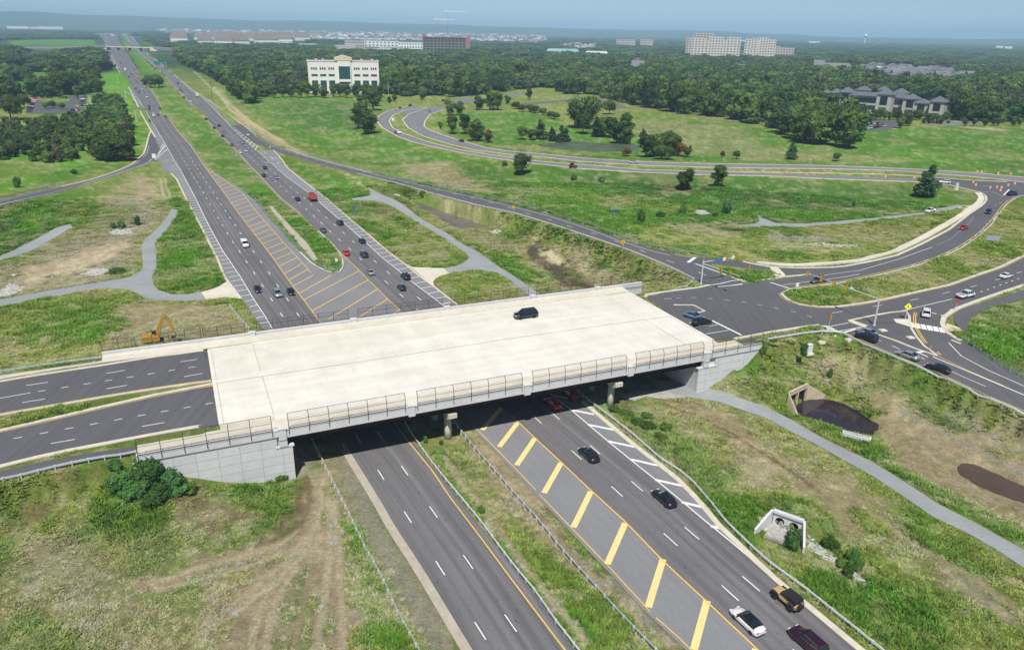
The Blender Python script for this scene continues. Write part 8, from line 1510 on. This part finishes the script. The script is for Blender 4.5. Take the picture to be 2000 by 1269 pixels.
# low commercial buildings
for i, (xl, xr, yb, yt, m1, lb) in enumerate(((655,694,100,91,WALLC,'low cream building with a flat roof left of the grey roofed store'),(674,712,93,82,WALLP,'low brownish store far behind the office block'),(712,778,92,82,WALLW,'long white store with a dark entrance behind the woods'),(700,750,101,96,WALLW,'long low white roof at the tree tops right of the cream building'),(778,826,96,85,WALLW,'white low building joined to the construction site'),(782,806,107,100,WALLW,'small white roofed building in front of the construction site'),(740,784,101,93,WALLC,'low pale building with dark canopy behind the woods'),(565,619,93,87,WALLW,'long white flat building left of the brown store'))): block(lb, xl, xr, yb, yt, 45, m1, floors=2, bays=9, cat='store', name='store_building', rm=ROOFW)
for xl, xr, yb, yt, lb in ((1066,1131,106,97,'long teal roofed building in the middle of the woods'),(1040,1064,106,101,'small teal roofed building left of the long one')): block(lb, xl, xr, yb, yt, 30, WALLW, 'hip', 2, 10, 'building', 'hall_building', rm=ROOFT, hip=8, win=False)
block('low tan roofed building right of the teal roofed one', 1142, 1187, 114, 102, 30, WALLC, 'hip', 2, 8, 'building', 'hall_building', rm=ROOFW, hip=5, win=False); block('low pale teal roof showing among the trees left of the towers foot', 1430, 1462, 140, 128, 25, WALLW, 'hip', 2, 6, 'building', 'hall_building', rm=ROOFT, hip=8, win=False); block('yellow low building peeping from the dark wood', 1107, 1136, 162, 147, 14, mat('yellow_wall', (.42,.38,.20), .8), floors=1, bays=5, cat='building', name='hall_building')
block('large white house with grey hipped roof in the right woods', 1588, 1664, 146, 126, 28, WALLW, 'hip', 2, 12, 'house', 'large_house', rm=ROOFG, hip=12); block('white gabled wing at the left end of the large white house', 1588, 1606, 145, 121, 18, WALLW, 'gable', 2, 3, 'house', 'large_house', rm=ROOFG)
t = block('steep grey roofed house with brick chimneys hidden in the central woods', 1233, 1255, 148, 122, 16, WALLW, 'gable', 2, 3, 'house', 'large_house', rm=ROOFG); block('right wing of the chimney house hidden in the central woods', 1256, 1290, 146, 128, 14, WALLW, 'gable', 2, 4, 'house', 'large_house', rm=ROOFG)
o_, rz, Wd, Ht = frame(1241, 1246, 147, 119, 0); t = thing('chimney', 'red brick chimney stack of the house in the central woods', 'chimney', tuple(o_), rz); MB().box(0, Wd, 0, Wd, 0, Ht).build('shaft', BRICKR, t); MB().box(-.3, Wd+.3, -.3, Wd+.3, Ht, Ht+.5).build('cap', WALLC, t)
for xl, xr, yb, yt, lb in ((1203,1240,92,79,'long brick apartment house right of the village'),(1250,1275,92,79,'shorter brick apartment house right of the village')): block(lb, xl, xr, yb, yt, 25, WALLP, floors=3, bays=9, rm=ROOFB)
# apartment blocks with brown roofs
for i, (xl, xr, yb, yt) in enumerate(((335,378,86,64),(390,425,90,70),(420,465,92,69),(455,500,92,70),(425,478,82,64),(480,530,84,67),(500,560,90,68),(530,585,88,66),(395,430,80,65),(577,615,82,66),(380,396,80,66))): block(['left most','second','third','fourth','back','sixth','seventh','eighth','small back','right most','tiny'][i]+' brown roofed white apartment block beside the highway woods', xl, xl+(xr-xl)*.76, yb, yt, 24, WALLW, 'hip', 3, 9, group='brown roofed apartment blocks', hip=8, rz_=R((-14, 9, -6, 16, 4, -12, 8, -9, 12, 5, 0)[i]))
# pagoda roofed offices
GO = 'grey roofed office pavilions'
def pav(xl, xr, yb, yt, lb, wall=None, z0=4):
    o_, rz, Wd, Ht = frame(xl, xr, yb, yt, z0); t = thing('office_pavilion', lb, 'office building', tuple(o_), rz-R(14), GO); wh = Ht*.76; d = Wd*.9; wm = wall or mat('stucco_grey', (.40,.39,.39), .8, var=.05)
    MB().box(0, Wd, 0, d, 0, wh).build('wall', wm, t); MB().roof(-1.1, Wd+1.1, -1.1, d+1.1, wh+.01, Ht, (Wd+2.2)/2-.3).build('roof', ROOFBL, t); MB().box(Wd*.25, Wd*.75, -.15, -.01, wh*.45, wh*.9).build('window', WIN, t); MB().box(Wd*.25, Wd*.75, -.15, -.01, wh*.08, wh*.32).build('window', WIN, t)
def wingb(xl, xr, yb, yt, lb, z0=4):
    o_, rz, Wd, Ht = frame(xl, xr, yb, yt, z0); t = thing('office_wing', lb, 'office building', tuple(o_), rz-R(14), GO); wh = Ht*.86
    MB().box(0, Wd, 3, 22, 0, wh).build('wall', mat('stucco_grey', (.40,.39,.39), .8, var=.05), t); MB().roof(-.5, Wd+.5, 1.5, 23, wh+.01, Ht*1.05, 4).build('roof', ROOFBL, t); MB().box(Wd*.04, Wd*.96, 2.85, 2.99, wh*.55, wh*.85).build('window_band', WIN, t); MB().box(Wd*.04, Wd*.96, 2.85, 2.99, wh*.1, wh*.38).build('window_band', WIN, t)
pav(1602,1618,203,178,'far left small pavilion of the grey roofed offices'); pav(1618,1637,207,177,'second pavilion from the left of the grey roofed offices'); pav(1635,1660,212,175,'left large pavilion with dark windows of the grey roofed offices'); wingb(1655,1708,216,186,'long wing with window bands between the large pavilions'); pav(1668,1692,200,172,'back pavilion above the long office wing'); pav(1708,1735,222,178,'central front pavilion of the grey roofed offices'); pav(1712,1728,200,172,'small rear pavilion behind the central one')
wingb(1733,1762,222,190,'short wing right of the central pavilion'); pav(1740,1764,212,177,'rear right pavilion with a broad roof'); pav(1760,1786,224,188,'right middle pavilion of the grey roofed offices'); pav(1782,1808,228,197,'front right pavilion with dark opening'); pav(1812,1838,232,193,'free standing pavilion at the far right end'); wingb(1800,1816,228,203,'link between the last two pavilions')
for x in np.arange(1608, 1850, 8.5):
    T('oval', float(x), 232+(x-1608)*.035+rt.uniform(-3, 3), rt.uniform(13, 22), 'small tree in front of the grey roofed offices', 'trees before the grey roofed offices', LEAF_L if rt.random() < .3 else None, wide=1.5)
# suburbs: little houses
def house_mesh(wall, roof): 
    m_ = MB().box(-6, 6, -5, 5, 0, 6.2, 0); m_.roof(-6.6, 6.6, -5.6, 5.6, 6.21, 10, 0, 1); m_.box(2.5, 5.8, -7.5, -5, 0, 4.5, 0); m_.box(-4.5, -3, -5.05, -5.0, 1, 2.4, 2); m_.box(0, 1.5, -5.05, -5.0, 1, 2.4, 2); m_.box(-4.5, -3, -5.05, -5.0, 3.8, 5.2, 2); return m_.build('house', [wall, roof, WIN], link=False).data
HM = [house_mesh(a, b) for a, b in ((WALLW, ROOFB), (WALLC, ROOFB), (WALLW, ROOFG), (WALLP, ROOFG), (WALLW, ROOFW))]
rh = random.Random(9)
def houses(n, pg, label, group, mi=None, smin=1.0, smax=1.5):
    q = np.array(pg, float); lo, hi = q.min(0), q.max(0); k = 0; yaw0 = rh.uniform(0, 3)
    while k < n:
        x, y = rh.uniform(lo[0], hi[0]), rh.uniform(lo[1], hi[1])
        if pts_in(np.array([x]), np.array([y]), q)[0] <= 0: continue
        p = P([(x, y, 0)])[0]; o = bpy.data.objects.new('suburban_house', rh.choice(HM if mi is None else [HM[i] for i in mi])); C.objects.link(o); s = rh.uniform(smin, smax); o.location = (p[0], p[1], hz(p[0], p[1]) if p[1] < 1500 else 0); o.rotation_euler = (0, 0, yaw0+rh.choice((0, math.pi/2, .3))); o.scale = (s*1.2, s*1.2, s); tag(o, label, 'house', group); k += 1
houses(75, [(1680,138),(1700,134),(1780,137),(1850,146),(1905,156),(1895,163),(1800,160),(1760,165),(1720,162),(1690,150)], 'grey roofed town house in the dense estate in the right woods', 'grey roofed town houses in the right woods', (2,3,3), 1.1, 1.5)
houses(185, [(480,70),(500,62),(700,64),(1000,70),(1045,79),(900,79),(700,77),(560,74)], 'small pale house in the suburb under the hills', 'suburban houses under the distant hills', (0,1,4,0), 1.7, 3.0)
houses(14, [(1096,92),(1100,88),(1165,92),(1160,97),(1120,96)], 'white gabled house in the row beyond the central woods', 'white gabled houses beyond the central woods', (0,4), 1.4, 1.9)
houses(22, [(1000,84),(1000,79),(1070,82),(1080,88)], 'small house left of the white gabled row', 'small houses beyond the central woods', None, 1.4, 2)
hk_ = bpy.data.collections.new('house_kinds')
for me_ in (HM[0], HM[1], HM[4], HM[2]): hk_.objects.link(bpy.data.objects.new('house_kind', me_))
rs_ = np.random.default_rng(77); hp = np.column_stack([rs_.uniform(300, 1070, 5200), rs_.uniform(54, 82, 5200)]); hp = hp[inpoly(hp, [(300,60),(335,54),(700,58),(1060,66),(1068,82),(900,80),(700,78),(600,75),(470,72),(330,65)])]; hP = P(hp); kk = np.floor(hP[:, :2]/42).astype(int); _, ui_ = np.unique(kk, axis=0, return_index=True); hP = hP[ui_]; hc = fbm(hP[:, 0]/300, hP[:, 1]/300, 55, 3); hP = hP[(hc > .44) & (np.hypot(hP[:, 0], hP[:, 1]) < 9500)][:2600]; hs_ = rs_.uniform(1.5, 2.6, len(hP))
o = scatter('distant_town', hP, np.column_stack([hs_, hs_, hs_]), hk_, rs_.choice([.4, 1.97, .9], len(hP))); tag(o, 'dense pale suburb of countless small houses stretching below the hazy hills', 'town', None, 'stuff'); print('town', len(hP))
# far sheds, domes, water towers
for i, (xl, xr, yb, yt, lb) in enumerate(((18,54,59,52.5,'long white shed on the far left horizon, first'),(78,120,58,53,'long white shed on the far left horizon, second'),(60,75,59,54,'short white shed on the far left horizon'),(165,200,53,48,'white shed left of where the highway meets the horizon'),(295,312,53,48,'pale shed right of the distant water tower'),(1445,1500,84,80,'pale low buildings far behind the tower blocks') ,(1945,1957,97,91,'left tiny white building in the far right forest'),(1962,1975,98,92,'right tiny white building in the far right forest'),(1580,1600,86,82,'small pale building in the far forest'))): block(lb, xl, xr, yb, yt, 60, WALLW, floors=1, bays=4, cat='warehouse', name='warehouse', win=False)
def wtower(x, yb, yt, lb, dome=False):
    o_, rz, _, Ht = frame(x-1, x+1, yb, yt, 0); t = thing('water_tower', lb, 'water tower', tuple(o_), 0); r_ = Ht*.16; m_ = MB(); n = 14; m_.loft([[(r_*s*math.cos(2*math.pi*i/n), r_*s*math.sin(2*math.pi*i/n), Ht*z) for i in range(n)] for s, z in ((.35,.68),(.8,.74),(1,.83),(.85,.93),(.3,1.0))]); m_.build('tank', WALLW, t, True); MB().bar((0,0,0), (0,0,Ht*.7), r_*.3, 8).build('shaft', WALLW, t)
wtower(1689, 88, 69.5, 'white water tower above the right hand forest'); wtower(294, 54, 41, 'tiny white water tower on the left horizon')
for x, lb in ((502,'left white storage dome below the hills'), (514,'right white storage dome below the hills')):
    o_, rz, Wd, Ht = frame(x-5, x+5, 57, 53, 0); t = thing('storage_dome', lb, 'dome', tuple(o_), 0); m_ = MB(); n = 14; m_.loft([[(Wd/2*s*math.cos(2*math.pi*i/n), Wd/2*s*math.sin(2*math.pi*i/n), Ht*z) for i in range(n)] for s, z in ((1,0),(1,.4),(.8,.75),(.4,.95),(.02,1))]); m_.build('shell', WALLW, t, True); MB().box(-Wd*.1, Wd*.1, -Wd/2-.5, -Wd/2+.5, 0, Ht*.3).build('door', WIN, t)
# distant overpass over the highway
def overpass(label, pa, pb, zd, w_):
    a = P([(pa[0], pa[1], zd)])[0]; b = P([(pb[0], pb[1], zd)])[0]; t = thing('overpass', label, 'bridge', (a[0], a[1], 0), math.atan2(b[1]-a[1], b[0]-a[0])); L_ = np.linalg.norm(b-a)
    MB().box(0, L_, 0, w_, zd-1.6, zd-.6).build('girder', M_GIRD, t); MB().box(0, L_, -.3, w_+.3, zd-.6, zd+.1).build('deck', M_CONC, t)
    for y in (-.3, w_): MB().box(0, L_, y, y+.35, zd+.1, zd+1.2).build('parapet', M_CONC, t)
    for f in (.22, .48, .74): MB().box(L_*f-1, L_*f+1, 1, w_-1, -1, zd-1.6).build('pier', M_KERB, t)
    for x0, x1 in ((-14, 0), (L_, L_+14)): m_ = MB(); m_.loft([[(x0 if x0 < 0 else x1, y, -1), (x0 if x0 >= 0 else x1, y, -1), (x0 if x0 >= 0 else x1, y, zd)] for y in (.2, w_-.2)]); m_.build('abutment', M_KERB, t)
overpass('distant overpass crossing the highway below the green sign', (207,92), (292,94), 8, 16); overpass('farther pale overpass across the highway near the horizon', (184,67), (217,67.5), 9, 20)
o_ = P([(-100,95,3),(90,91,3),(207,90.5,7.5)]); strip('far_side_road', P([(-100,96,2),(60,92,3),(150,91,6),(207,89,7.8)]), P([(-100,99,2),(60,95,3),(150,93.5,6),(207,91.5,7.8)]), A_OLD, .3, 40, 1, 6, zfun=lambda c: c[:, 2]); strip('far_side_road', P([(292,92,7.8),(345,94,6),(420,100,2)]), P([(292,94,7.8),(345,96,6),(420,102,2)]), A_OLD, .3, 40, 1, 6, zfun=lambda c: c[:, 2])
tick('buildings')

# ------------------------------------------------------------------ haze
hb = MB().box(-30000, 30000, -2500, 46000, -12, 330).build('haze'); hb['kind'] = 'stuff'; hb['label'] = 'thin pale blue summer haze over the whole landscape'; hb['category'] = 'haze'
hm = bpy.data.materials.new('haze_air'); hm.use_nodes = True; nt = hm.node_tree; nt.nodes.clear(); vp = N(nt, 'ShaderNodeVolumePrincipled'); mo = N(nt, 'ShaderNodeOutputMaterial')
vp.inputs['Color'].default_value = (.50,.78,1,1); vp.inputs['Density'].default_value = 1.12e-4; vp.inputs['Anisotropy'].default_value = -.25; nt.links.new(vp.outputs[0], mo.inputs['Volume']); hb.data.materials.append(hm)
tick('end')
